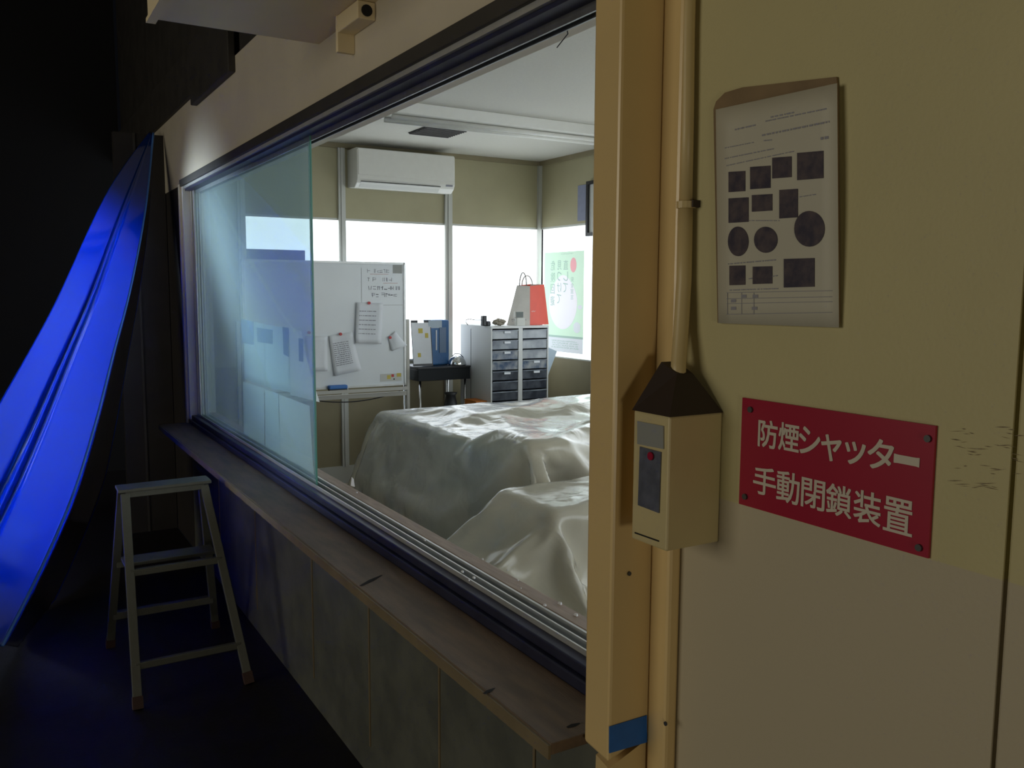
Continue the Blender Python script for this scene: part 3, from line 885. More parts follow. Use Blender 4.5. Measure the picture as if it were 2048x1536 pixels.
# papers held by magnets on the board
def wp(px, py, d=0.004): return at(px, py, x=WX+d)
def paper(name, label, pts, mag, rows, curl=.02, seed=1, ink=M_INK, kx=.75):
    """paper with corners TL TR BR BL in photo pixels on the board plane, curling off at the bottom"""
    tl, tr, br, bl = [wp(*p) for p in pts]
    P = []
    for i in range(7):
        u = i/6; row = []
        for j in range(9):
            v = j/8
            p = tl*(1-u)*(1-v)+tr*u*(1-v)+br*u*v+bl*(1-u)*v
            p.x += curl*(v**2)*(.6+.4*math.cos(u*5+seed))+.004*math.sin(u*6+v*4+seed)+.005
            row.append(p)
        P.append(row)
    t = MB(); t.grid(P)
    th = thing(name, label, 'paper', (WX, tl.y, bl.z))
    obj('sheet', t, M_PAPER, th, smooth=True, solid=.0006)
    if rows:
        t = MB()
        for r in range(rows):
            v = .2+.55*r/max(1, rows-1)
            rnd = random.Random(seed*50+r)
            u0 = .12
            while u0 < kx:
                u1 = min(kx, u0+rnd.uniform(.03, .12))
                q = []
                for (u, vv) in ((u0, v), (u1, v), (u1, v+.018), (u0, v+.018)):
                    p = tl*(1-u)*(1-vv)+tr*u*(1-vv)+br*u*vv+bl*(1-u)*vv
                    p.x += curl*(vv**2)*(.6+.4*math.cos(u*5+seed))+.004*math.sin(u*6+vv*4+seed)+.0065
                    q.append(p)
                t.add(q, [(0, 1, 2, 3)])
                u0 = u1+rnd.uniform(.01, .03)
        obj('print', t, ink, th)
    p = wp(*mag); t = MB(); t.tube([p+Vector((.007, 0, 0)), p+Vector((.016, 0, 0))], .0105, 14)
    tag(obj('round_magnet', t, M_RED), 'red round magnet holding ' + {1: 'the upper crinkled printed paper', 2: 'the lower tilted printed paper', 3: 'the small folded scrap', 4: 'the paper behind the glass edge'}[seed], 'magnet', 'red magnets on the whiteboard')
paper('printed_paper', 'upper white printed sheet hanging straight from a red magnet on the whiteboard', [(712, 605), (766, 606), (760, 688), (709, 686)], (737, 606), 6, .03, 1)
paper('printed_paper', 'lower tilted printed sheet hanging from a red magnet on the whiteboard', [(657, 672), (704, 664), (721, 740), (668, 752)], (680, 668), 12, .025, 2)
paper('paper_scrap', 'small folded paper scrap sticking off the right edge of the whiteboard', [(776, 674), (790, 662), (812, 690), (782, 702)], (779, 675), 0, .03, 3)
paper('blank_paper', 'plain paper hung on the whiteboard left of the tilted printed sheet', [(610, 672), (655, 672), (654, 742), (612, 742)], (617, 665), 0, .01, 4)
# eraser on tray
t = MB(); p0 = at(657, 775, x=WX+.03); p1 = at(694, 775, x=WX+.03)
er = thing('board_eraser', 'blue felt board eraser resting on the whiteboard tray', 'eraser', (WX+.03, (p0.y+p1.y)/2, .742))
t.box(WX+.005, WX+.052, p0.y, p1.y, .758, .785); obj('grip', t, M_BLUEER, er, bevel=.008)
t = MB(); t.box(WX+.007, WX+.05, p0.y+.004, p1.y-.004, .742, .758); obj('felt', t, M_BLACK, er)
# drooping cable under the board
t = MB(); ca = at(600, 795, x=WX-.07); cb = at(800, 782, x=WX-.07)
t.tube([ca.lerp(cb, k/16)+Vector((0, 0, -.055*4*(k/16)*(1-k/16))) for k in range(17)], .004, 8)
tag(obj('drooping_cable', t, M_SLOT), 'thin dark cable drooping below the whiteboard tray', 'cable')
# grey-blue poster on the window behind the board
t = MB(); t.box(XL-.001, XL+.002, .615, 1.045, 1.10, 1.725)
tag(obj('window_poster', t, M_NOTICE), 'dull grey blue poster on the back window behind the whiteboard, seen through glass', 'poster')

# papers taped inside on the glass at the far end
def gp_paper(name, label, pts, m_, bow=.0, note=None, y=.078):
    th = thing(name, label, 'paper', at(*pts[0], y=y), 'sheets taped on the sliding glass')
    tl, tr, br, bl = [at(*p, y=y) for p in pts]
    P = []
    for i in range(9):
        u = i/8; row = []
        for j in range(9):
            v = j/8
            p = tl*(1-u)*(1-v)+tr*u*(1-v)+br*u*v+bl*(1-u)*v
            p.y += .002+bow*u*v*v
            p.x += bow*.5*u*math.sin(v*3.1)
            row.append(p)
        P.append(row)
    t = MB(); t.grid(P); obj('sheet', t, m_, th, smooth=True, solid=.0006)
    if note:
        q = [at(*p, y=y-.0012) for p in note]
        t = MB(); t.plate(q, (0, .001, 0)); obj('dark_note', t, M_NOTE, th)
gp_paper('taped_paper', 'pale sheet taped on the glass, upper row, farthest left, dark blue note at its corner', [(487, 640), (528, 648), (529, 772), (488, 758)], M_TPAPER, 0, [(482, 638), (507, 643), (507, 690), (485, 686)])
gp_paper('taped_paper', 'pale sheet taped on the glass, upper row, second from the left', [(528, 649), (574, 656), (576, 786), (530, 773)], M_TPAPER, .01, [(513, 655), (545, 660), (545, 688), (515, 684)])
gp_paper('taped_paper', 'white sheet peeling off the glass beside the pane edge, upper row', [(577, 655), (602, 662), (612, 806), (580, 790)], M_TPAPERW, .05, [(565, 654), (577, 656), (577, 714), (567, 708)])
gp_paper('taped_paper', 'pale sheet taped on the glass, lower row, farthest left', [(485, 763), (527, 777), (528, 910), (487, 884)], M_TPAPER, 0)
gp_paper('taped_paper', 'pale sheet taped on the glass, lower row, in the middle', [(529, 779), (555, 787), (558, 928), (530, 912)], M_TPAPER, .006)
gp_paper('taped_paper', 'brighter white sheet low on the glass beside the pane edge', [(557, 789), (618, 812), (624, 968), (560, 930)], M_TPAPERW, .006)
t = MB(); t.plate([at(*p, y=.078) for p in ((597, 676), (606, 678), (606, 724), (598, 722))], (0, .001, 0))
tag(obj('note_slip', t, M_NOTE), 'narrow dark blue slip of paper stuck on the glass near its edge', 'note')

# black tray table with file box, clipboard and metal dome
TX0, TX1, TY0, TY1 = -6.12, -5.78, 1.735, 2.165
tb = thing('tray_table', 'small black tray table on thin silver legs between whiteboard and drawers', 'table', (-5.95, 1.95, 0))
t = MB(); t.box(TX0, TX1, TY0, TY1, .785, .868); obj('drawer_case', t, M_TABLE, tb, bevel=.004)
t = MB(); t.box(TX0, TX1, TY0, TY1, .868, .876); obj('tabletop', t, M_TABLE, tb)
t = MB(); t.box(TX0, TX1+.003, TY0, TY1, .876, .886); t.box(TX0+.01, TX1-.01, TY0+.01, TY1-.01, .875, .8765); obj('rim', t, M_BLACK, tb)
for x in (TX0+.02, TX1-.03):
    for y in (TY0+.03, TY1-.03):
        t = MB(); t.tube([(x, y, 0), (x, y, .785)], .008, 10); obj('leg', t, M_CHROME, tb, smooth=True)
fb = thing('file_box', 'blue plastic file box standing upright on the black table', 'file box', (-5.95, 1.97, .886))
t = MB(); t.box(-6.03, -5.90, 1.88, 2.05, .887, 1.225); obj('body', t, M_BLUEPL, fb, bevel=.012)
t = MB(); t.box(-5.899, -5.896, 1.935, 1.945, 1.0, 1.15); obj('spine_label', t, M_PAPER, fb)
t = MB(); t.box(-5.899, -5.895, 1.875, 1.985, 1.165, 1.222); obj('white_card', t, M_SHEETP, fb)
t = MB(); t.box(-5.899, -5.894, 1.965, 2.02, .98, 1.17); obj('dark_panel', t, M_NOTE, fb)
cbd = thing('clipboard', 'clipboard with white calendar sheet and yellow stickers leaning on the blue file box', 'clipboard', (-5.9, 1.8, .888))
def lean(y0, y1, z0, z1, d, th=.002):
    x = lambda z: -5.865-(z-.888)*.12+d
    return [(x(z0), y0, z0), (x(z0), y1, z0), (x(z1), y1, z1), (x(z1), y0, z1)], (th, 0, 0)
t = MB(); t.plate(*lean(1.735, 1.895, .888, 1.225, 0, .004)); obj('board', t, M_BLACK, cbd)
t = MB(); t.plate(*lean(1.738, 1.888, .905, 1.208, .004, .001)); sh = obj('calendar_sheet', t, M_PAPER, cbd)
for a in ((1.79, 1.825, 1.13, 1.165), (1.842, 1.868, 1.095, 1.13), (1.775, 1.80, .955, .985)):
    t = MB(); t.plate(*lean(*a, .0052, .0006)); obj('sticker', t, M_YEL, sh)
t = MB(); t.plate(*lean(1.785, 1.835, 1.205, 1.235, .005, .006)); obj('clip', t, M_CHROME, cbd)
dm = thing('metal_bowl', 'shiny upturned metal bowl on the right end of the black table', 'bowl', (-5.84, 2.10, .886))
t = MB(); t.lathe((-5.85, 2.09, .8862), [(.066, 0), (.068, .006), (.063, .032), (.048, .056), (.024, .070), (.004, .073)], 24); obj('shell', t, M_CHROME, dm, smooth=True)
t = MB(); t.tube([(-5.85, 2.045, .95), (-5.85, 2.07, .972), (-5.85, 2.11, .970), (-5.85, 2.14, .945), (-5.85, 2.162, .89)], .003, 6); obj('handle', t, M_BLACK, dm)
# under the table
t = MB(); t.lathe((-5.7, 1.96, .0), [(.10, 0), (.12, .3), (.11, .52), (.05, .60), (.035, .68), (.05, .70)], 16)
bg = tag(obj('black_bag', t, M_BLACKB, smooth=True), 'tied black bag standing under the front of the black tray table', 'bag')
obx = thing('orange_box', 'orange cardboard box low between the table and the drawer cabinet', 'box', (-5.8, 2.16, 0))
t = MB(); t.box(-5.75, -5.57, 2.10, 2.19, 0, .632); obj('body', t, M_ORANGE, obx, bevel=.004)
t = MB(); t.box(-5.752, -5.568, 2.099, 2.191, .632, .640); obj('flap', t, M_ORANGE, obx)

# drawer cabinet
CX, CY0, CY1, CZ = -5.52, 2.196, 2.695, 1.188
CB = -6.0
cab = thing('drawer_cabinet', 'grey steel cabinet with two columns of clear drawers in the office corner', 'cabinet', (-5.76, 2.445, 0))
t = MB()
t.box(CB, CX, CY0, CY0+.012, 0, CZ-.018); t.box(CB, CX, CY1-.012, CY1, 0, CZ-.018)
t.box(CB, CX, CY0, CY1, CZ-.018, CZ); t.box(CB, CB+.01, CY0+.012, CY1-.012, .05, CZ-.018); t.box(CB, CX, 2.43, 2.466, 0, CZ-.018); t.box(CB+.01, CX-.001, CY0+.012, CY1-.012, 0, .05)
obj('carcass', t, M_CAB, cab, bevel=.001)
t = MB(); t.box(CB+.17, CB+.172, CY0-.0015, CY0, .2, CZ-.03); obj('side_seam', t, M_SLOT, cab)
NR = 15
cm = [M_DRAWER,
      mat('drawer_front_pale', (.46, .49, .52), .25, col2=(.26, .29, .33), scale=11),
      mat('drawer_front_shaded', (.09, .105, .13), .35, col2=(.025, .03, .045), scale=14),
      mat('drawer_front_mixed', (.36, .38, .40), .25, col2=(.06, .10, .18), scale=16)]
for c, (y0, y1) in enumerate(((CY0+.014, 2.428), (2.468, CY1-.014))):
    for r_ in range(NR):
        z1 = CZ-.024-r_*.0755; z0 = z1-.071
        if z0 < .05: break
        mm = cm[1] if (r_ == 0 or (r_ < 3 and c == 1)) else (cm[0] if r_ == 1 else (cm[3] if r_ < 4 else cm[2]))  # rows darken downward: the light's fall-off is put into the drawer colours
        t = MB(); t.box(CB+.02, CX-.004, y0, y1, z0, z1-.006)
        d = obj('drawer', t, mm, cab, bevel=.003)
        t = MB(); t.box(CX-.006, CX+.003, y0+.002, y1-.002, z1-.012, z1-.004); obj('drawer_lip', t, M_DRAWER, d)
        if (c == 0 and r_ in (0, 1, 2, 4)) or (c == 1 and r_ in (3, 4)):
            ym = (y0+y1)/2+.015
            t = MB(); t.box(CX-.004, CX+.0045, ym-.026, ym+.026, z1-.028, z1-.013); obj('label_holder', t, M_PAPER, d)
# things on top of the cabinet
bgp = thing('paper_bag', 'white and red paper carrier bag with two string handles on the drawer cabinet', 'bag', (-5.66, 2.55, CZ))
def bagx(px, py, x): return at(px, py, x=x)
fx0, fx1 = -5.60, -5.60
b0, b1, b2 = at(1014, 650, x=-5.66), at(1060, 650, x=-5.57), at(1097, 650, x=-5.66)
t0, t1, t2 = at(1034, 571, x=-5.68), at(1060, 572, x=-5.62), at(1088, 569, x=-5.68)
for p in (b0, b1, b2): p.z = CZ+.001
bk = Vector((-.17, 0, 0))
b3 = b0+(b2-b1)+Vector((-.02, 0, 0)); t3 = t0+(t2-t1)+Vector((-.01, 0, 0))
t = MB(); t.add([b0, b1, t1, t0], [(0, 1, 2, 3)]); t.add([b2, b3, t3, t2], [(0, 1, 2, 3)])
sid = obj('white_side', t, M_BAGW, bgp, solid=.002)
t = MB(); t.add([b1, b2, t2, t1], [(0, 1, 2, 3)]); t.add([b3, b0, t0, t3], [(0, 1, 2, 3)])
rs = obj('red_side', t, M_REDP, bgp, solid=.002)
t = MB()
U_ = (b2-b1).normalized()
t = MB(); scribble(t, b1.lerp(t1, .33)+Vector((.004, 0, 0))+U_*.01, U_, Vector((0, 0, 1)), .06, .014, 1, 8, .0015, .9); obj('print', t, M_BAGW, rs)
t = MB(); scribble(t, b0.lerp(t0, .06)+Vector((.012, .02, 0)), (b1-b0).normalized(), Vector((0, 0, 1)), .12, .03, 2, 9, .003, .9); obj('print', t, M_INK, sid)
def handle(pa, pb, h, x):
    a = at(*pa, x=x); b_ = at(*pb, x=x)
    t = MB(); t.tube([a.lerp(b_, .5-.5*math.cos(PI*k/14))+Vector((0, 0, h*math.sin(PI*k/14))) for k in range(15)], .0042, 6)
    obj('string_handle', t, M_STRING, bgp, smooth=True)
handle((1039, 572), (1053, 572), .10, -5.66); handle((1044, 570), (1065, 572), .075, -5.76)
cu = thing('desk_clock', 'small grey square desk clock on a white block before the paper bag', 'clock', (-5.57, 2.52, CZ))
pA, pB = at(1033, 646, x=-5.54), at(1047, 646, x=-5.54)
t = MB(); t.box(-5.565, -5.53, pA.y-.003, pB.y+.008, CZ, CZ+.058); obj('block', t, M_WHITED, cu, bevel=.003)
pC, pD = at(1030, 620, x=-5.54), at(1046, 632, x=-5.54)
t = MB(); t.box(-5.56, -5.535, pC.y, pD.y, CZ+.058, CZ+.105); hd = obj('clock_case', t, M_SILVER, cu, bevel=.003)
t = MB(); t.box(-5.535, -5.533, pC.y+.008, pD.y-.002, CZ+.062, CZ+.102); obj('dial', t, mat('dark_clock_dial', (.09, .11, .10), .4), hd)
cmr = thing('charger_stand', 'small black charger stand with a looped thin cable on the cabinet', 'charger', (-5.6, 2.19, CZ))
pA, pB = at(965, 647, x=-5.6), at(972, 647, x=-5.6); pC = at(979, 640, x=-5.6)
t = MB(); t.box(-5.63, -5.59, pA.y, pB.y+.004, CZ, CZ+.075); obj('upright', t, M_BLACK, cmr, bevel=.006)
t = MB(); t.box(-5.63, -5.585, pB.y, pC.y+.004, CZ, CZ+.035); obj('base', t, M_BLACK, cmr, bevel=.006)
lp = [at(x, y, x=-5.62) for x, y in ((965, 640), (950, 640), (938, 638), (932, 640), (932, 645), (936, 650))]
t = MB(); t.tube(lp, .0028, 6); obj('cable', t, M_STRING, cmr)
t = MB()
rnd = random.Random(4)
c0 = at(998, 645, x=-5.6)
P = []
for i in range(13):
    th_ = PI*i/12
    P.append([c0+Vector((.045*math.sin(th_)*math.cos(2*PI*j/16)*rnd.uniform(.75, 1.2), .055*math.sin(th_)*math.sin(2*PI*j/16)*rnd.uniform(.75, 1.15), .022*math.cos(th_)*rnd.uniform(.8, 1.3))) for j in range(16)])
    P[-1].append(P[-1][0])
t.grid(P)
mz = min(v[2] for v in t.v); t.v = [(a, b_, c+CZ-mz) for a, b_, c in t.v]
tag(obj('crumpled_wrapper', t, M_CRUMP), 'crumpled pale wrapper lying on the cabinet between charger and bag', 'wrapper')
# white sheet behind the cabinet's right side
t = MB()
q = [(-5.75, 2.70, 1.06), (-5.75, 2.925, .97), (-5.75, 2.85, .80), (-5.75, 2.735, .45), (-5.75, 2.735, 0), (-5.75, 2.70, 0)]
t.plate(q, (-.002, 0, 0))
tag(obj('leaning_board', t, M_SHEETP), 'white board wedged between the drawer cabinet and the side wall', 'board')

# poster on the side window (its print is seen from behind, mirrored)
PX = [(1089, 506), (1169, 502), (1167, 709), (1098, 702)]
yq = YB-.004
pos = thing('window_poster', 'pale green poster with a white oval stuck on the side window, lettering reversed', 'poster', (-5.83, yq, .96))
X0, X1p, Z0, Z1 = -6.115, -5.555, .955, 1.757
def pp(u, v, d=0): return (X0+(X1p-X0)*u, yq-d, Z1+(Z0-Z1)*v)
def prect(u0, u1, v0, v1, d): return [pp(u0, v0, d), pp(u1, v0, d), pp(u1, v1, d), pp(u0, v1, d)]
t = MB(); t.plate(prect(0, 1, 0, 1, 0), (0, .002, 0)); sh = obj('sheet', t, M_GLOWG, pos)
t = MB(); t.plate(prect(0, 1, .855, 1, .001), (0, .0008, 0)); obj('white_band', t, M_GLOWB, pos)
t = MB(); t.plate(prect(0, 1, .835, .856, .0012), (0, .0008, 0)); obj('teal_stripe', t, M_GLOWT, pos)
ov = []
for k in range(44):
    a = 2*PI*k/44
    top = max(0, math.sin(a))
    ov.append(pp(.49+.36*math.cos(a)*(1-.28*top*top), .50-.27*math.sin(a), .0012))
t = MB(); t.plate(ov, (0, .0008, 0)); obj('white_oval', t, M_GLOWW, pos)
t = MB(); t.plate([pp(.745+.075*math.cos(2*PI*k/24), .135+.072*math.sin(2*PI*k/24), .0014) for k in range(24)], (0, .0008, 0)); obj('pink_badge', t, M_GLOWR, pos)
def col(s_, u0, u1, v0, dv):
    t = MB()
    for k, c in enumerate(s_):
        put_text(t, c, [pp(u0, v0+k*dv, .0022), pp(u1, v0+k*dv, .0022), pp(u1, v0+k*dv+dv*.82, .0022), pp(u0, v0+k*dv+dv*.82, .0022)], 0, mirror=True)
    obj('lettering', t, M_GLOWT, pos)
col('直して', .50, .615, .085, .112)
col('見つけて', .34, .45, .085, .112)
col('危険回避', .17, .28, .085, .118)
col('安全宣言', .69, .76, .25, .058)
t = MB(); scribble(t, pp(.2, .965, .0022), (1, 0, 0), (0, 0, 1), .40, .07, 4, 31, .002, .9); scribble(t, pp(.42, .03, .0022), (1, 0, 0), (0, 0, 1), .2, .012, 1, 33, .0015); obj('small_print', t, M_GLOWT, pos)
t = MB(); t.plate([pp(.85+.08*math.cos(2*PI*k/12)*(1+.2*(k % 2)), .745+.055*math.sin(2*PI*k/12), .0014) for k in range(12)], (0, .0008, 0)); t.plate([pp(.92+.055*math.cos(2*PI*k/12), .545+.022*math.sin(2*PI*k/12), .0014) for k in range(12)], (0, .0008, 0)); obj('small_picture', t, M_GLOWB, pos)

# side wall notice and picture frame
t = MB(); t.box(-5.652, -5.515, YB-.004, YB-.001, 1.985, 2.255)
tag(obj('wall_notice', t, M_NOTICE), 'grey blue sheet on the side wall above the poster window', 'notice')
pf = thing('picture_frame', 'thin dark frame hanging on the side wall just left of the post', 'frame', (-5.3, YB-.03, 1.86))
t = MB()
for a in ((-5.50, -5.475, 1.86, 2.27), (-5.125, -5.10, 1.86, 2.27)): t.box(a[0], a[1], YB-.035, YB-.0005, a[2], a[3])
for a in ((1.86, 1.885), (2.245, 2.27)): t.box(-5.475, -5.125, YB-.035, YB-.0005, a[0], a[1])
obj('frame', t, M_BLACK, pf)
t = MB(); t.box(-5.475, -5.125, YB-.02, YB-.0005, 1.885, 2.245); obj('picture', t, M_WHITED, pf)

# folded chair leaning on the side wall, mostly behind the post
oc = thing('folding_chair', 'dark folded chair leaning on the side wall, half hidden behind the post', 'chair', (-5.15, 2.95, 0))
for x in (-5.36, -4.97):
    t = MB(); t.tube([(x, 2.87, .0), (x, 2.985, .70), (x+.03*(1 if x < -5.2 else -1), 2.992, .755), (x+.09*(1 if x < -5.2 else -1), 2.995, .785)], .011, 10); obj('leg', t, M_BLACK, oc, smooth=True)
    t = MB(); t.tube([(x+.02*(1 if x < -5.2 else -1), 2.84, .0), (x+.02*(1 if x < -5.2 else -1), 2.95, .55)], .010, 10); obj('leg', t, M_BLACK, oc, smooth=True)
t = MB(); t.hexa([(-5.33, 2.965, .60), (-5.0, 2.965, .60), (-5.0, 2.99, .60), (-5.33, 2.99, .60), (-5.32, 2.978, .79), (-5.01, 2.978, .79), (-5.01, 3.003, .79), (-5.32, 3.003, .79)]); obj('backrest', t, M_CHAIR, oc, bevel=.008)
t = MB(); t.hexa([(-5.33, 2.88, .20), (-5.0, 2.88, .20), (-5.0, 2.91, .20), (-5.33, 2.91, .20), (-5.33, 2.93, .53), (-5.0, 2.93, .53), (-5.0, 2.96, .53), (-5.33, 2.96, .53)]); obj('seat', t, M_CHAIR, oc, bevel=.008)

# ---- furniture under the plastic
dk = thing('covered_desk', 'grey office desk showing faintly through the larger plastic sheet', 'desk', (-3.82, 1.8, 0))
t = MB(); t.box(-4.72, -3.2, 1.0, 2.6, .70, .73); obj('desktop', t, M_DESK, dk, bevel=.004)
for x, y in ((-4.69, 1.04), (-3.26, 1.04), (-4.69, 2.55), (-3.26, 2.55)):
    t = MB(); t.box(x, x+.04, y-.02, y+.02, 0, .70); obj('leg', t, M_SILVER, dk)
t = MB(); t.box(-3.8, -3.24, 1.10, 1.5, .06, .69); obj('drawer_pedestal', t, M_DESKB, dk, bevel=.004)
CHT = (M_DESKB, M_DESK, M_BAGW, M_DESK)
for i, (x0, x1, y0, y1, z1, lb) in enumerate(((-4.45, -4.1, 1.25, 1.6, .775, 'low blue box under the plastic at the far left of the desk'), (-3.5, -3.22, 1.05, 1.35, .79, 'grey box under the plastic at the near left desk corner'), (-4.4, -4.1, 1.9, 2.4, .79, 'pale flat box under the plastic at the far side of the desk'), (-3.55, -3.3, 1.65, 2.2, .80, 'grey flat box under the plastic at the near side of the desk'))):
    t = MB(); t.box(x0+.02, x1-.02, y0+.02, y1-.02, .731, z1-.006)
    tag(obj('flat_box', t, CHT[i], bevel=.004), lb, 'box')
lc = thing('covered_low_cabinet', 'low dark cabinet hidden under the nearer plastic sheet', 'cabinet', (-2.68, 1.14, 0))
t = MB(); t.box(-2.84, -2.52, .90, 1.38, 0, .655); obj('body', t, M_DESKB, lc, bevel=.006)
t = MB(); t.box(-2.52, -2.512, .92, 1.13, .06, .6); obj('door', t, M_DESK, lc)
t = MB(); t.box(-2.52, -2.512, 1.15, 1.36, .06, .6); obj('door', t, M_DESK, lc)

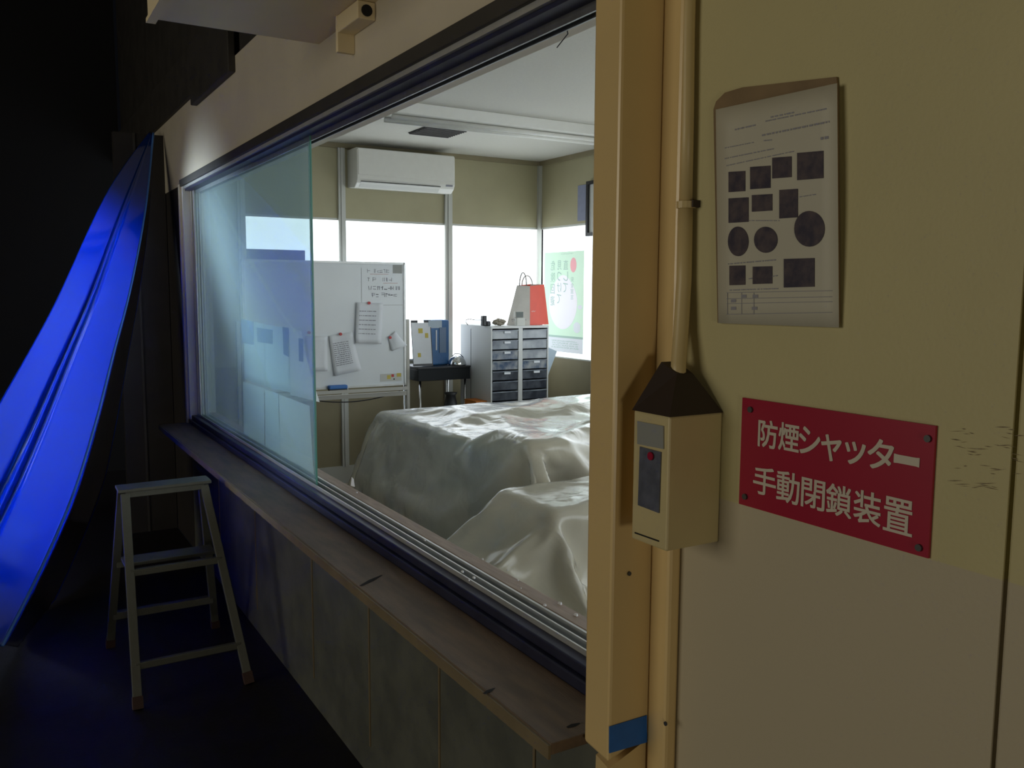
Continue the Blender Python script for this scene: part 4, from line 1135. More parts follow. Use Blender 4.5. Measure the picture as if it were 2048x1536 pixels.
# ---- plastic sheets, draped (each row: steps from vertex to vertex in units of 2 mm)
def unpack(rows):
    out = []
    for r_ in rows:
        p = [0, 0, 0]; row = []
        for i in range(0, len(r_), 3):
            p = [p[0]+r_[i], p[1]+r_[i+1], p[2]+r_[i+2]]
            row.append((p[0]/500, p[1]/500, p[2]/500))
        out.append(row)
    return out
S1 = [
[-2539,383,10,7,17,0,5,17,1,6,16,-1,6,17,0,7,16,1,7,16,-1,5,16,5,6,16,5,-2,-4,17,1,-14,10,2,-13,11,1,-14,12,-1,-9,15,0,-12,12,-5,-5,16,-7,6,15,-4,11,13,4,16,7,12,13,3,15,10,2,16,6,0,17,4,0,18,0,0,17,-3,-1,17,-3,-1,17,5,0,2,17,-1,-2,18,0,-12,12,0,-12,13,0,-10,15,0,-4,17,-1,2,18,-2,7,16,-2,6,17,-3,2,17,-1,5,17,-2,2,17,-1,3,17,-2,-2,18,0,1,18,-2,4,17,-1,-1,18,-1,-2,18,-1,0,17,-1,-1,18,-1,4,17,-1,-1,17,-1,3,18,-2,4,17,-1,-1,18,-2,-1,18,-1,3,17,-2,3,17,-1,-1,18,-1,1,17,-1,-6,17,-1,-1,19,0,6,17,-1,-2,18,-2,-8,16,-1,-5,18,-1,1,17,-2,4,17,-1,3,17,-2,3,18,-1,-3,17,-1,-6,17,-1,-10,15,0,-12,13,0,-14,13,1,-15,9,1,-14,11,2,-12,12,1,-9,16,0,2,17,-5,9,13,-7,10,12,-8,11,11,-9,12,11,-8,11,12,-7,10,13,-6,12,11,-6],
[-2523,378,10,6,17,3,6,16,-3,6,16,0,6,17,0,6,16,0,7,16,4,6,17,0,5,15,8,0,5,17,-2,-10,14,2,-14,11,1,-13,12,-1,-10,14,-1,-11,14,-3,-8,15,-7,3,16,-7,3,16,0,14,10,8,15,5,12,12,3,16,8,0,17,3,0,17,2,0,18,-2,0,17,-2,-1,17,5,-1,1,18,0,-2,17,1,-11,14,-1,-11,14,0,-11,13,-1,-3,17,-1,2,18,-2,5,17,-2,5,16,-2,7,17,-2,2,17,-1,4,17,-2,4,17,-1,1,17,-2,1,18,-1,-3,18,0,2,18,-1,0,17,-1,-3,18,-1,1,18,-1,1,17,-1,0,17,-2,0,18,-1,3,17,-1,1,18,-2,-1,17,-1,3,18,-2,3,17,-1,-1,18,-1,1,17,-2,-6,17,0,3,18,-1,3,17,-1,-2,18,-1,-9,17,-1,-4,18,-1,2,17,-2,1,18,-1,2,18,-2,7,16,-2,-3,17,-1,-5,17,-1,-13,13,1,-10,15,0,-15,10,1,-14,11,1,-10,14,0,-10,15,1,-12,13,0,4,16,-4,9,13,-8,12,11,-8,10,12,-9,13,8,-8,9,14,-7,11,12,-6,8,15,-6],
[-2507,372,10,6,17,0,5,17,6,6,16,1,7,15,-6,6,16,3,6,17,-2,5,14,8,6,17,5,1,9,15,-3,-2,18,0,-11,14,2,-14,10,-3,-7,16,0,-12,13,-3,-9,15,-4,-6,16,-7,6,15,-7,5,15,3,15,8,10,13,4,15,10,2,16,5,0,18,2,0,17,-3,-1,18,1,0,16,5,-1,1,18,1,-3,17,0,-12,13,-1,-9,15,0,-10,15,-1,0,17,-1,-1,17,-2,6,17,-2,8,16,-3,4,17,-1,3,17,-2,1,17,-1,3,18,-1,3,17,-2,1,17,-1,-1,18,-1,-1,18,-1,-1,17,-1,2,18,-1,-3,18,-1,0,17,-1,1,17,-1,-3,18,-1,4,17,-1,-1,18,-1,4,17,-2,1,18,-2,-1,17,0,4,18,-2,-3,17,-1,0,17,-1,1,18,-1,3,17,-1,-2,18,-1,-5,17,-1,-7,18,-2,2,18,-1,0,18,-2,3,17,-1,7,16,-2,-6,16,-1,0,18,-1,-11,15,0,-13,12,1,-15,9,1,-14,12,1,-11,15,0,-9,15,0,-9,15,0,6,16,-5,11,11,-8,10,13,-7,13,7,-9,13,9,-9,9,14,-7,6,16,-6,9,14,-5],
[-2491,367,10,5,17,1,6,16,3,5,16,7,6,17,-1,7,14,-8,6,16,5,6,17,1,5,14,10,-1,6,16,1,10,17,-2,-7,16,1,-13,11,-3,-7,16,-5,-6,16,-3,-8,15,-3,-9,15,-2,-10,15,-5,9,14,-8,7,15,8,15,5,12,13,3,15,8,1,18,0,-1,18,0,0,17,1,-1,17,5,0,-2,18,0,-2,18,0,-8,15,0,-13,12,-1,-5,17,-1,-5,17,-1,5,16,-2,7,16,-2,6,16,-2,0,18,-1,2,17,-2,3,18,-1,5,16,-2,1,18,-1,-1,18,-1,0,17,-1,1,18,-1,-1,17,-1,0,18,-1,1,17,-1,-2,18,-1,0,17,-1,0,18,-1,1,17,-2,-1,18,-1,-2,17,0,4,18,-2,1,17,-1,1,18,-2,-1,17,-1,2,17,-1,1,18,-1,1,17,-1,-2,18,-1,-5,17,-2,-4,18,-1,3,17,-1,2,17,-2,3,18,-2,3,17,-2,-6,17,0,1,17,-1,-11,14,0,-14,11,1,-13,13,0,-15,9,1,-8,18,0,-8,16,-1,-9,15,1,10,12,-7,8,15,-7,13,6,-9,12,11,-8,13,8,-8,9,14,-7,4,17,-5,8,15,-5],
[-2475,361,10,5,16,1,4,17,8,6,17,4,6,16,1,5,17,-1,9,13,-7,-2,12,13,-2,13,12,13,12,7,-1,5,16,0,10,17,-1,-11,14,-7,-3,17,-2,-8,15,-2,-10,15,-3,-8,15,-4,-9,15,-4,-7,15,-7,6,15,0,14,11,9,14,5,14,11,1,18,1,0,17,3,0,17,0,-1,17,6,0,0,18,0,-7,16,0,-7,16,-1,-9,15,0,-10,15,-1,2,17,-1,7,16,-3,6,16,-3,4,17,-1,2,17,-1,3,18,-2,0,18,-1,2,17,-1,0,18,-1,2,17,-1,0,17,-1,1,18,-2,-1,17,-1,0,18,-1,-3,18,0,2,17,-2,-1,17,-1,-1,18,-1,1,17,-1,0,18,-1,-1,17,-1,1,18,-1,0,17,-1,2,18,-2,-1,17,-1,1,17,-1,3,18,-2,-1,17,-1,-2,18,-1,0,17,-1,-4,17,-1,1,18,-2,1,18,-1,2,17,-2,5,17,-1,-5,17,-2,0,18,-1,-10,14,0,-15,9,1,-15,10,1,-10,16,0,-13,12,1,-9,16,-1,4,17,-4,4,17,-4,13,6,-9,13,8,-8,13,10,-8,11,11,-8,7,15,-5,5,17,-5,4,17,-5],
[-2459,355,10,5,16,4,4,17,-2,4,18,1,6,17,2,5,13,11,5,16,3,5,17,2,-10,0,15,8,11,11,9,12,11,-1,7,17,-1,7,17,-4,-7,16,-7,-3,17,-1,-10,14,-5,-6,16,-4,-7,15,-3,-8,16,-3,-10,14,-6,9,15,8,14,5,7,16,5,17,6,1,17,0,-1,18,1,0,16,7,0,-4,17,0,-2,17,0,-9,16,-1,-11,14,-1,-5,17,-1,8,16,-2,6,16,-3,5,16,-2,0,18,0,1,18,-2,4,17,-1,0,18,-1,1,17,-1,1,18,-1,0,17,-1,0,18,-1,-3,17,-1,3,18,-2,-1,17,-1,-1,18,-1,3,17,-1,-2,18,-1,0,17,-1,-2,17,-1,2,18,-1,0,17,-1,-1,18,-2,1,17,-1,-1,18,-1,2,17,-1,-1,18,-1,1,17,-2,0,17,-1,-1,18,-1,1,17,-1,-1,18,-2,-1,17,-1,2,18,-1,2,17,-2,3,17,-1,-1,18,-2,-2,17,-1,-13,12,0,-10,15,0,-16,7,2,-12,14,0,-11,14,0,-8,16,-1,2,18,-3,13,10,-9,11,12,-7,9,13,-7,15,3,-8,12,12,-7,7,15,-5,2,18,-4,5,16,-3],
[-2443,349,11,5,17,-1,4,17,0,4,18,0,5,16,7,6,16,3,2,18,-2,-5,2,17,-3,4,17,8,11,10,7,11,13,3,10,15,0,7,16,-2,7,17,-6,-5,17,-6,-2,17,-3,-7,15,-4,-8,16,0,-12,12,-5,-4,17,-5,-6,16,-5,13,12,7,14,6,15,9,1,18,4,0,17,1,-1,16,8,0,-1,18,0,-8,15,0,-10,15,-1,-5,17,0,-4,17,-1,7,16,-3,8,15,-3,3,18,-1,3,17,-1,1,17,-2,0,18,0,1,17,-2,0,18,0,-1,18,-1,1,18,-1,-3,17,-1,-1,18,-1,-2,17,-1,1,18,-2,1,17,-1,1,17,-1,1,18,-1,0,17,-2,2,18,-1,0,17,-1,-1,18,-1,-2,17,-1,1,17,-1,1,18,-1,-2,17,-2,2,18,-1,0,17,-1,2,18,-1,-1,17,-1,-1,18,-2,0,17,-1,1,17,-1,0,18,-2,4,17,-1,0,17,-1,-3,18,-2,1,17,-1,-8,16,-1,-14,10,1,-14,10,1,-13,13,0,-8,16,0,-9,15,-1,9,15,-7,9,14,-6,5,15,-7,16,5,-8,14,7,-7,12,10,-7,5,17,-4,4,16,-4,-1,18,-3],
[-2427,344,11,5,17,-1,5,17,0,4,18,0,5,17,0,3,17,1,2,12,12,-7,1,16,-5,1,17,8,12,11,4,9,15,0,9,15,6,10,15,0,9,16,-2,7,18,-6,-5,16,-5,1,17,-4,-7,16,-2,-11,14,-1,-12,13,-5,-6,15,-4,10,14,-7,9,15,13,12,3,18,6,-1,17,1,0,15,9,0,-2,18,1,-9,15,-1,-8,16,-1,-7,16,0,6,17,-3,7,16,-3,3,17,-1,5,17,-2,0,18,-1,3,17,-1,-2,17,-1,0,18,-1,1,18,-1,-1,18,-1,-2,18,-1,-3,17,-1,0,18,-1,-2,17,-1,1,18,-1,-1,17,-1,3,18,-1,4,17,-2,0,17,-1,-2,18,-1,0,17,-1,0,18,-1,0,17,-1,1,18,-1,-3,17,-2,3,17,-1,-3,18,-1,2,17,-1,-1,18,-2,0,17,-1,1,18,-1,1,17,-1,1,18,-2,-1,17,-1,2,17,-1,1,18,-2,2,17,-1,-3,17,-1,-5,17,-1,-13,13,0,-14,9,1,-14,11,1,-7,17,-1,-6,16,-2,3,16,-6,7,16,-7,14,7,-7,14,8,-7,12,11,-8,15,6,-7,2,17,-3,2,17,-3,4,17,-4],
[-2411,340,10,5,17,4,5,16,-4,4,17,2,5,17,-2,4,17,3,0,9,15,-7,1,16,-8,-1,16,1,9,15,6,10,14,3,9,15,1,9,15,5,11,15,0,8,17,-2,7,16,-6,1,17,-5,-2,17,-1,-11,13,-3,-10,15,-3,-9,15,-7,-2,16,-6,8,15,1,15,10,17,6,0,18,4,-1,13,11,1,-3,18,0,-6,16,0,-12,13,0,-1,18,-1,7,17,-3,4,17,-2,6,16,-2,1,18,-2,3,17,-2,-2,18,-1,2,17,0,1,18,-1,-3,18,-1,0,17,-1,-3,18,-1,-2,18,-1,-3,18,-1,-1,18,-1,-1,17,-1,5,17,-1,1,18,-1,5,17,-2,-4,17,-1,0,18,-1,0,17,-1,4,18,-1,0,17,-1,-3,18,-2,1,17,-1,-1,18,-1,-3,17,-2,3,18,0,-2,17,-2,0,18,-1,2,17,-1,0,17,-2,0,18,-1,0,17,-1,5,18,-1,-1,17,-2,2,17,-1,-4,18,-1,-3,17,-1,-10,14,0,-14,11,0,-14,10,1,-8,16,-1,0,17,-4,0,17,-5,6,15,-7,12,10,-7,15,7,-7,14,9,-7,13,8,-8,11,12,-7,-2,17,0,-7,16,-1],
[-2395,335,10,5,17,1,5,17,1,5,16,-2,4,17,4,4,17,2,-6,1,16,-6,2,17,-6,1,16,-2,6,17,2,9,15,1,9,15,3,9,15,5,10,14,2,9,16,0,9,16,0,7,16,-5,5,17,-6,-3,16,-5,-7,15,-3,-8,15,0,-12,14,-7,1,17,-6,9,13,8,16,6,18,4,0,14,11,0,-6,17,0,-3,17,0,-11,14,0,3,17,-2,2,17,-1,8,16,-3,2,18,-2,3,18,-2,-2,17,-1,2,18,-2,-1,17,-1,1,18,-1,0,17,0,-1,18,-1,-1,18,-1,-4,18,-1,-3,18,-1,1,17,-1,-2,18,-1,5,17,-1,1,18,-1,4,17,-1,-3,17,-2,-3,17,-1,4,18,-2,-2,18,-1,2,17,-1,1,18,-1,0,18,-1,-3,17,-1,1,17,-1,0,18,-2,0,17,-1,-2,18,-2,0,17,-1,-1,18,-1,3,17,-1,1,17,-2,0,18,-1,4,17,-1,0,18,-1,-2,17,-2,-3,17,0,-9,16,-1,-14,9,1,-13,12,1,-5,17,-3,-1,17,-3,4,16,-6,3,16,-7,11,12,-7,14,8,-8,10,12,-8,15,5,-6,14,9,-7,-12,12,1,11,8,-11],
[-2378,331,10,4,17,1,5,16,-1,5,17,3,4,17,0,3,15,8,-5,2,17,-7,0,16,-6,1,17,-5,3,16,-1,7,16,0,8,15,2,9,15,6,10,15,1,9,15,2,8,16,-1,8,16,0,8,16,-3,6,16,-6,0,17,-3,-10,14,-3,-8,15,-4,-7,16,-7,4,16,-4,14,12,15,9,1,12,14,1,3,17,-2,-12,13,1,-5,17,0,1,18,-1,7,16,-2,-1,17,-1,3,18,-2,1,17,-2,3,18,-2,-1,18,-2,2,17,-1,1,17,-1,0,18,-1,-1,18,-1,-2,18,-1,0,18,-1,-4,17,0,-2,18,-1,-1,18,-1,4,17,-1,5,17,-2,-1,18,0,-7,16,-2,4,18,-2,-1,17,-1,0,18,-1,4,18,-1,1,18,-1,0,18,-1,0,17,-1,-4,17,-2,0,18,-1,1,17,-1,-2,18,-2,0,17,-1,-1,18,-2,2,17,-1,1,18,-1,1,17,-1,4,17,-1,-2,18,-2,2,17,-1,-4,18,-1,-8,15,0,-14,10,1,-11,14,0,-2,17,-4,1,17,-4,0,17,-5,6,15,-6,8,14,-8,11,10,-8,11,11,-8,12,10,-8,5,-13,-10,10,14,-2,8,3,-16],
[-2362,326,12,4,17,-2,5,17,1,5,17,0,4,16,5,2,14,11,-6,2,16,-5,2,17,-4,6,16,-6,1,16,-6,-3,17,-1,7,16,3,9,14,2,9,15,0,8,16,0,7,16,3,10,15,-2,6,16,0,8,16,-1,8,16,-6,4,17,-7,-4,15,-3,-8,16,-1,-9,15,-6,9,14,0,17,9,8,16,-1,10,14,0,-12,13,1,-3,17,0,1,18,-1,7,16,-2,-2,17,-1,2,17,-2,1,18,-1,0,18,-2,1,17,-2,1,18,-2,0,17,-1,4,18,-1,-2,17,-1,-1,18,-1,0,18,-1,-3,18,-1,-5,18,-1,2,17,-1,-1,19,-1,6,16,-1,-4,17,-1,-4,17,-2,4,18,-1,-1,17,-1,4,18,-1,1,17,-1,0,18,-1,3,19,-2,-3,17,-1,-3,18,-1,-2,17,0,4,17,-1,-1,18,-2,1,17,-1,-2,18,-2,1,17,-1,-3,18,-3,4,17,-1,3,17,-1,-2,18,-1,4,17,-1,-5,17,-1,-5,17,-1,-14,10,1,-9,16,-1,1,17,-5,0,17,-4,-1,17,-4,7,15,-7,9,13,-7,12,8,-9,13,6,-11,-1,-2,-17,17,-3,1,2,3,-18,9,3,-14],
[-2346,322,10,4,17,0,5,16,1,4,17,5,5,16,3,0,12,13,-4,5,16,-5,4,17,-5,5,16,-7,-5,15,-3,5,17,-5,-2,17,-2,6,16,2,9,15,3,10,14,0,7,16,-3,6,17,-1,7,16,-1,7,16,-1,7,16,0,8,16,-3,5,16,-6,5,16,-5,-6,16,0,-9,15,1,17,6,3,17,5,0,17,5,-11,14,0,3,17,-1,-1,18,0,5,17,-2,-3,17,0,0,17,-1,-1,18,-1,3,17,-3,3,18,-2,1,18,-2,-2,17,-1,0,18,-1,3,17,-1,0,18,-1,-2,18,-1,-3,17,-1,0,18,-1,-3,18,-1,3,17,-2,0,18,0,-6,17,-2,3,17,-1,0,17,-1,-2,18,-1,4,17,-1,5,18,-2,1,19,-1,-2,17,-1,1,19,-1,-5,17,0,-3,17,-1,4,17,-1,2,17,-1,0,18,-1,-2,18,-3,-3,18,-2,0,17,-1,3,17,-1,1,18,-2,3,17,-1,-1,17,-2,2,18,-2,-9,14,1,-12,14,0,-6,17,-2,-2,17,-4,0,17,-4,3,17,-5,7,14,-7,13,5,-11,12,3,-12,2,-1,-17,-4,-1,-18,17,-3,-4,6,3,-16,0,5,-17],
[-2330,317,10,5,17,0,4,17,4,4,16,4,3,16,7,-4,7,16,-12,-1,13,-5,4,16,6,10,13,-4,5,17,-3,2,17,-5,2,16,-3,-1,17,-3,4,17,3,10,14,-2,6,17,-4,5,16,-1,7,16,-2,7,16,-2,6,16,-2,7,16,-2,6,17,-2,7,16,3,12,12,-8,1,16,-2,-3,18,-3,17,8,0,18,2,1,18,-4,0,17,2,1,18,-2,-2,17,2,1,18,-3,-2,17,1,2,17,-3,-2,18,1,0,18,-3,0,17,-1,0,18,-2,0,18,-1,0,17,-1,0,18,-1,1,17,-1,0,18,-1,1,17,-1,-6,19,-1,3,17,-2,-5,17,-1,2,17,-1,-2,18,-2,-1,17,0,5,17,-2,-1,18,-1,5,17,-1,-1,19,-1,-1,17,-1,2,19,-1,-5,17,-1,1,19,-1,-5,17,0,6,16,-1,-2,18,-2,2,17,0,-1,18,-2,-3,18,-2,1,17,-2,2,18,-2,3,17,-2,1,18,-1,0,17,-1,-2,17,-2,-12,14,1,-6,17,-3,-4,17,-3,5,16,-6,0,17,-5,9,-1,-15,13,5,-11,1,-1,-17,-6,1,-17,5,-4,-17,14,-1,-10,0,5,-16,3,3,-18],
[-2313,313,10,1,15,9,2,17,6,2,16,6,8,16,2,-12,-2,12,-3,8,15,-4,13,12,-2,-7,17,1,9,15,-4,2,17,-1,7,16,-3,1,17,-3,5,16,-4,-1,18,-1,7,16,1,10,14,-3,5,17,-2,6,16,-2,6,16,-2,7,17,-1,7,16,-2,8,15,0,9,16,-3,13,11,-2,-2,19,-5,12,14,0,20,0,0,18,0,-1,18,1,0,18,0,-1,18,0,-1,17,0,-1,18,-1,0,17,0,-1,18,-1,-1,17,-1,-1,18,-1,-1,18,-1,0,17,-1,-1,18,-1,-1,17,-1,0,18,-1,-1,17,-1,0,18,0,-2,17,-1,-1,18,0,1,17,-3,-2,18,-1,-1,18,-1,-2,17,-2,5,17,-2,-3,17,0,2,18,-1,0,18,-2,-1,18,0,2,18,-1,-3,18,-1,3,19,-2,-6,17,0,-1,17,0,3,17,-2,-2,18,-1,0,17,-1,0,18,-2,3,17,-2,-3,19,-3,5,17,-1,1,17,-2,0,18,-1,0,17,-2,-8,15,0,-4,17,-2,-7,17,-2,2,17,-6,5,-2,-18,13,3,-12,-2,0,-17,-4,1,-17,-2,-1,-17,10,-4,-14,3,3,-17,2,4,-17,2,4,-18],
[-2296,313,10,-2,17,0,-2,18,1,7,6,15,3,11,14,-7,12,12,-4,15,7,-2,6,16,-2,-6,17,-2,-4,16,-2,5,17,0,10,15,-3,5,16,-4,-3,17,-3,3,18,-1,5,16,-1,8,16,-2,8,16,-1,8,15,-2,9,15,-1,10,15,-2,9,15,-1,8,15,-1,10,15,-2,7,15,-2,0,19,-3,12,12,-1,19,1,-1,18,-1,0,18,0,-1,18,0,-1,17,0,-1,18,1,-1,17,1,-1,18,0,-1,17,0,-1,18,0,-1,18,-1,-1,17,1,-1,18,0,-1,18,0,-1,17,-1,-1,18,0,-1,17,0,-1,18,0,-1,17,-1,-1,18,0,-3,18,0,-1,17,-1,0,17,-2,-1,18,-1,-3,17,1,-1,17,0,0,18,-1,0,18,-1,-1,18,-1,-1,17,-1,-1,19,-1,0,17,-1,-1,19,-1,1,17,-2,-3,17,1,-1,18,-1,3,17,-3,-2,17,0,-1,18,-2,0,18,-2,0,18,-1,2,18,-2,1,17,-2,0,18,-2,0,17,-2,-9,16,-1,-1,17,-4,-4,-3,-18,11,2,-12,-3,1,-18,-3,0,-18,-3,0,-17,-1,0,-18,2,2,-17,4,2,-17,3,2,-18,6,2,-17],
[-2279,315,10,-2,17,0,-2,18,0,-2,16,6,0,11,13,3,7,18,-3,12,11,-3,-6,17,-1,-3,17,-1,4,17,-2,5,17,-1,1,17,-3,5,17,-4,8,15,-2,-2,17,-1,7,16,-2,11,14,-1,6,17,-2,9,15,-1,8,15,-2,9,15,-1,5,17,-1,10,15,-2,7,16,-1,9,15,-3,2,18,-2,13,11,-1,19,-1,-1,18,0,-1,17,0,0,18,0,-1,17,1,-1,18,-1,-1,17,0,-1,18,0,-1,17,0,-1,18,1,-1,17,2,-1,18,1,-1,18,-1,-1,17,-2,-1,18,-1,-1,18,0,-1,17,3,-1,18,-3,-1,17,2,-2,18,0,0,17,-2,-2,18,0,-2,17,3,-2,18,1,-2,17,-1,-1,18,-1,0,17,-2,-1,17,3,-1,18,-2,-1,18,0,-1,18,-1,-1,18,1,-2,18,-1,-1,18,1,-1,17,-1,-1,17,-1,-2,17,2,-1,18,-2,-1,18,-2,-1,18,-1,-1,18,-1,0,17,-1,-2,19,-1,-1,17,-1,0,19,-2,-1,16,-5,1,1,-18,2,5,-16,-4,-10,-15,-2,1,-18,-1,0,-17,0,1,-18,0,2,-17,-1,1,-18,1,1,-18,1,1,-17,1,2,-18],
[-2262,316,12,-2,18,-2,-2,17,1,-2,17,3,-2,15,11,1,9,15,-2,-4,18,0,-1,17,-2,4,18,0,2,17,-2,4,17,-3,7,16,-2,6,16,-2,-3,17,-3,1,18,-1,8,16,-2,10,14,-2,9,15,-1,9,15,-2,6,16,-1,8,16,-1,7,16,-2,9,15,-1,5,17,-2,8,16,-1,4,18,-3,15,8,-1,18,-1,-1,18,0,-1,17,0,-1,18,1,-1,17,0,-1,18,1,-1,17,0,0,18,-1,-1,17,0,-2,18,-1,0,18,0,-1,17,0,-1,18,1,-1,17,0,-2,18,2,0,18,-3,-2,17,0,-1,18,0,-1,17,1,-1,18,1,-1,17,1,-2,18,0,-1,17,0,-1,18,-2,-1,17,0,-2,18,2,-2,17,2,0,18,-2,-2,17,3,0,18,-3,-1,18,-1,-1,17,1,-2,19,-3,-1,17,0,-1,18,2,-1,18,-2,-3,16,4,0,17,-4,-1,18,1,-1,18,0,-2,18,1,-1,18,0,-2,18,-1,-1,19,-1,-1,19,0,2,12,-14,1,-3,-18,2,7,-16,-4,-7,-17,-1,1,-17,-1,4,-17,-1,-4,-18,-1,-2,-18,-1,1,-17,0,-1,-18,0,1,-17,0,-1,-18],
[-2245,318,11,-2,18,2,-2,17,-1,-2,17,0,-2,15,10,0,2,18,-1,1,18,-2,5,17,0,0,19,-2,6,16,-2,6,16,-2,5,17,-1,-1,17,-3,0,18,-2,-1,17,-2,10,15,-2,11,14,-1,6,16,-2,10,15,-1,6,16,-1,8,16,-2,9,15,-1,4,18,-2,9,15,-1,2,18,-2,11,14,-2,14,11,-1,18,-3,-1,17,0,-1,17,4,-1,18,-2,-1,17,2,-1,18,-2,-1,17,1,-1,18,0,-1,18,0,-1,17,0,-1,18,0,-1,17,-1,-1,18,0,-1,18,0,-1,17,0,-1,18,1,-1,17,-1,-1,18,1,-1,17,-2,-1,18,0,-1,17,-1,-1,18,0,-2,17,1,-1,18,2,-1,17,0,-2,18,0,-1,18,0,-2,17,2,0,18,-1,-1,17,0,-2,18,0,-1,17,-1,-1,18,1,-1,18,0,-1,17,-1,-2,18,3,-2,17,-2,-1,18,-1,-1,17,-1,-1,18,2,-1,17,-2,-1,19,-2,-1,17,0,-1,19,0,-1,18,0,1,12,-14,0,-2,-18,1,0,-17,-3,8,-15,-1,0,-18,0,-3,-18,-1,-1,-17,-1,1,-18,-1,-4,-17,0,1,-18,-1,1,-17,0,-2,-18],
[-2229,320,12,-2,17,1,-2,18,-1,-2,17,1,-1,15,9,-2,7,16,-1,2,18,-1,3,19,-1,2,18,0,0,18,-3,8,16,-1,-5,17,-2,-1,18,-2,1,17,-2,6,17,-1,7,15,-2,9,15,-2,10,15,-2,7,16,-2,12,14,-1,8,15,-1,7,16,-2,3,18,-1,7,16,-1,7,16,-2,7,17,-2,15,10,-1,18,-2,-2,17,1,-1,17,5,-1,18,0,-1,17,-3,-1,18,2,-1,17,-1,0,18,0,-1,18,0,-1,17,-1,-1,18,0,-1,18,1,-1,17,-1,-2,18,2,0,17,-2,-1,18,-1,-2,18,1,0,17,-2,-2,18,0,-1,17,-1,-1,18,0,-1,17,0,-1,18,0,-1,17,0,-2,18,3,-1,17,0,-1,18,0,-1,17,-2,-2,18,3,-1,17,-1,-1,18,1,-1,17,0,-1,18,-1,-1,18,0,-2,17,1,-1,18,-1,-2,17,0,-1,18,-2,-1,17,3,-1,17,-2,-1,18,-3,-2,18,2,-1,17,-1,-1,18,1,0,18,-4,0,12,-12,1,0,-18,-1,7,-16,-1,5,-17,-1,1,-18,-1,0,-17,-1,-1,-18,-1,-4,-18,0,-1,-18,-1,-2,-17,0,-2,-18,0,2,-17],
[-2212,322,12,-2,17,-2,-2,18,3,-2,17,0,-2,15,9,-1,7,16,-1,4,18,-1,1,19,-1,1,18,-2,6,17,-1,0,18,-2,-2,18,-1,-3,17,-2,0,18,-1,7,16,-2,9,14,-2,8,16,-2,8,16,-2,8,16,-2,12,13,-1,7,16,-2,8,16,-1,5,17,-1,8,15,-2,4,18,-1,8,16,-2,15,9,-2,18,0,-1,17,-1,-1,18,3,-2,17,6,-1,17,0,0,18,-4,-1,17,1,-1,17,2,-1,19,-3,-1,17,2,-1,18,0,0,18,-2,-2,17,1,0,18,-2,-1,18,1,-1,17,-1,-1,18,-1,-2,17,0,-1,18,0,-1,17,-1,-1,18,-1,-1,17,0,-2,18,1,-1,17,1,-1,18,-2,-2,17,2,-1,18,1,-1,18,0,-1,17,0,-1,18,0,-1,17,1,-2,18,-1,-1,17,1,-1,18,-1,-1,17,0,-1,18,0,-2,17,0,-1,18,1,-1,17,-2,-2,18,-1,-1,17,2,-1,17,-3,-1,18,2,-1,17,-4,0,19,-3,0,12,-12,-1,5,-17,0,4,-17,-1,0,-18,-1,2,-17,0,4,-17,-1,0,-18,-1,-2,-18,0,-1,-17,-1,-1,-18,-1,-2,-18,0,-2,-17],
[-2194,323,11,-3,18,0,-2,18,0,-2,17,2,-2,14,10,-1,5,17,-1,6,16,-1,1,19,-2,5,18,-1,1,18,-2,-1,18,-1,-3,18,-1,0,18,-2,-1,17,-1,8,16,-2,4,16,-2,10,15,-1,8,16,-3,13,13,-1,6,16,-2,9,16,-2,8,16,-1,8,15,-2,5,17,-1,6,16,-2,8,16,-1,15,9,-1,18,-2,-2,18,2,-2,16,6,-2,17,5,-1,18,0,0,17,-3,-1,18,1,-1,17,2,-1,18,-2,-1,18,1,-1,18,0,-1,18,0,0,18,-1,-1,17,1,-1,18,0,-1,17,-1,-3,18,1,1,17,-3,-2,18,1,-2,17,1,-2,18,-1,1,17,-3,-1,18,-1,-1,18,0,-2,17,1,-1,18,0,-1,17,0,-1,18,-1,-1,17,2,-2,18,0,-1,17,-1,-1,18,1,-1,17,0,-2,18,0,-1,17,2,-1,18,-2,-1,18,0,-1,17,-1,-2,17,0,-1,18,1,-1,17,-2,-2,18,1,-1,17,-4,0,17,-4,-1,18,-1,1,12,-13,-1,3,-18,-1,3,-17,0,3,-18,-1,3,-17,0,0,-17,-1,1,-18,-1,3,-17,-1,-4,-18,0,0,-18,-1,-1,-17,-1,1,-18],
[-2177,325,10,-3,18,0,-2,17,0,-2,17,3,-1,13,12,-3,8,16,-1,2,17,-1,6,17,-1,2,18,-2,-1,18,-1,-3,19,-2,-2,18,-1,-2,18,-1,5,16,-2,2,18,-1,8,16,-2,9,15,-2,12,12,-1,9,16,-3,10,14,-2,9,16,-1,7,17,-2,7,16,-1,5,17,-1,5,17,-2,8,16,-1,16,7,-2,18,3,-1,17,-1,-2,18,1,-1,16,7,-1,18,1,-2,17,0,-1,17,4,-1,18,0,0,18,-2,-2,18,1,-1,18,1,-1,18,1,-1,18,0,-1,18,2,-1,17,0,-1,18,-1,-2,17,-1,0,18,-2,-2,17,-1,0,17,-4,-2,18,2,-1,18,1,-1,17,-1,-1,18,-2,0,17,0,-2,18,0,-1,17,0,-1,18,0,-1,17,0,-1,18,0,-2,18,0,-1,17,0,-1,18,0,-1,17,0,-1,18,0,-1,17,0,-2,18,0,-1,17,1,-1,18,1,-1,17,-3,-2,18,1,-1,16,-5,-1,18,-1,-1,18,-1,0,17,-6,0,9,-15,-1,8,-16,0,2,-17,-1,2,-18,0,2,-17,-1,1,-18,-1,-1,-17,0,3,-17,-1,0,-18,0,1,-18,-1,-3,-18,-1,3,-17],
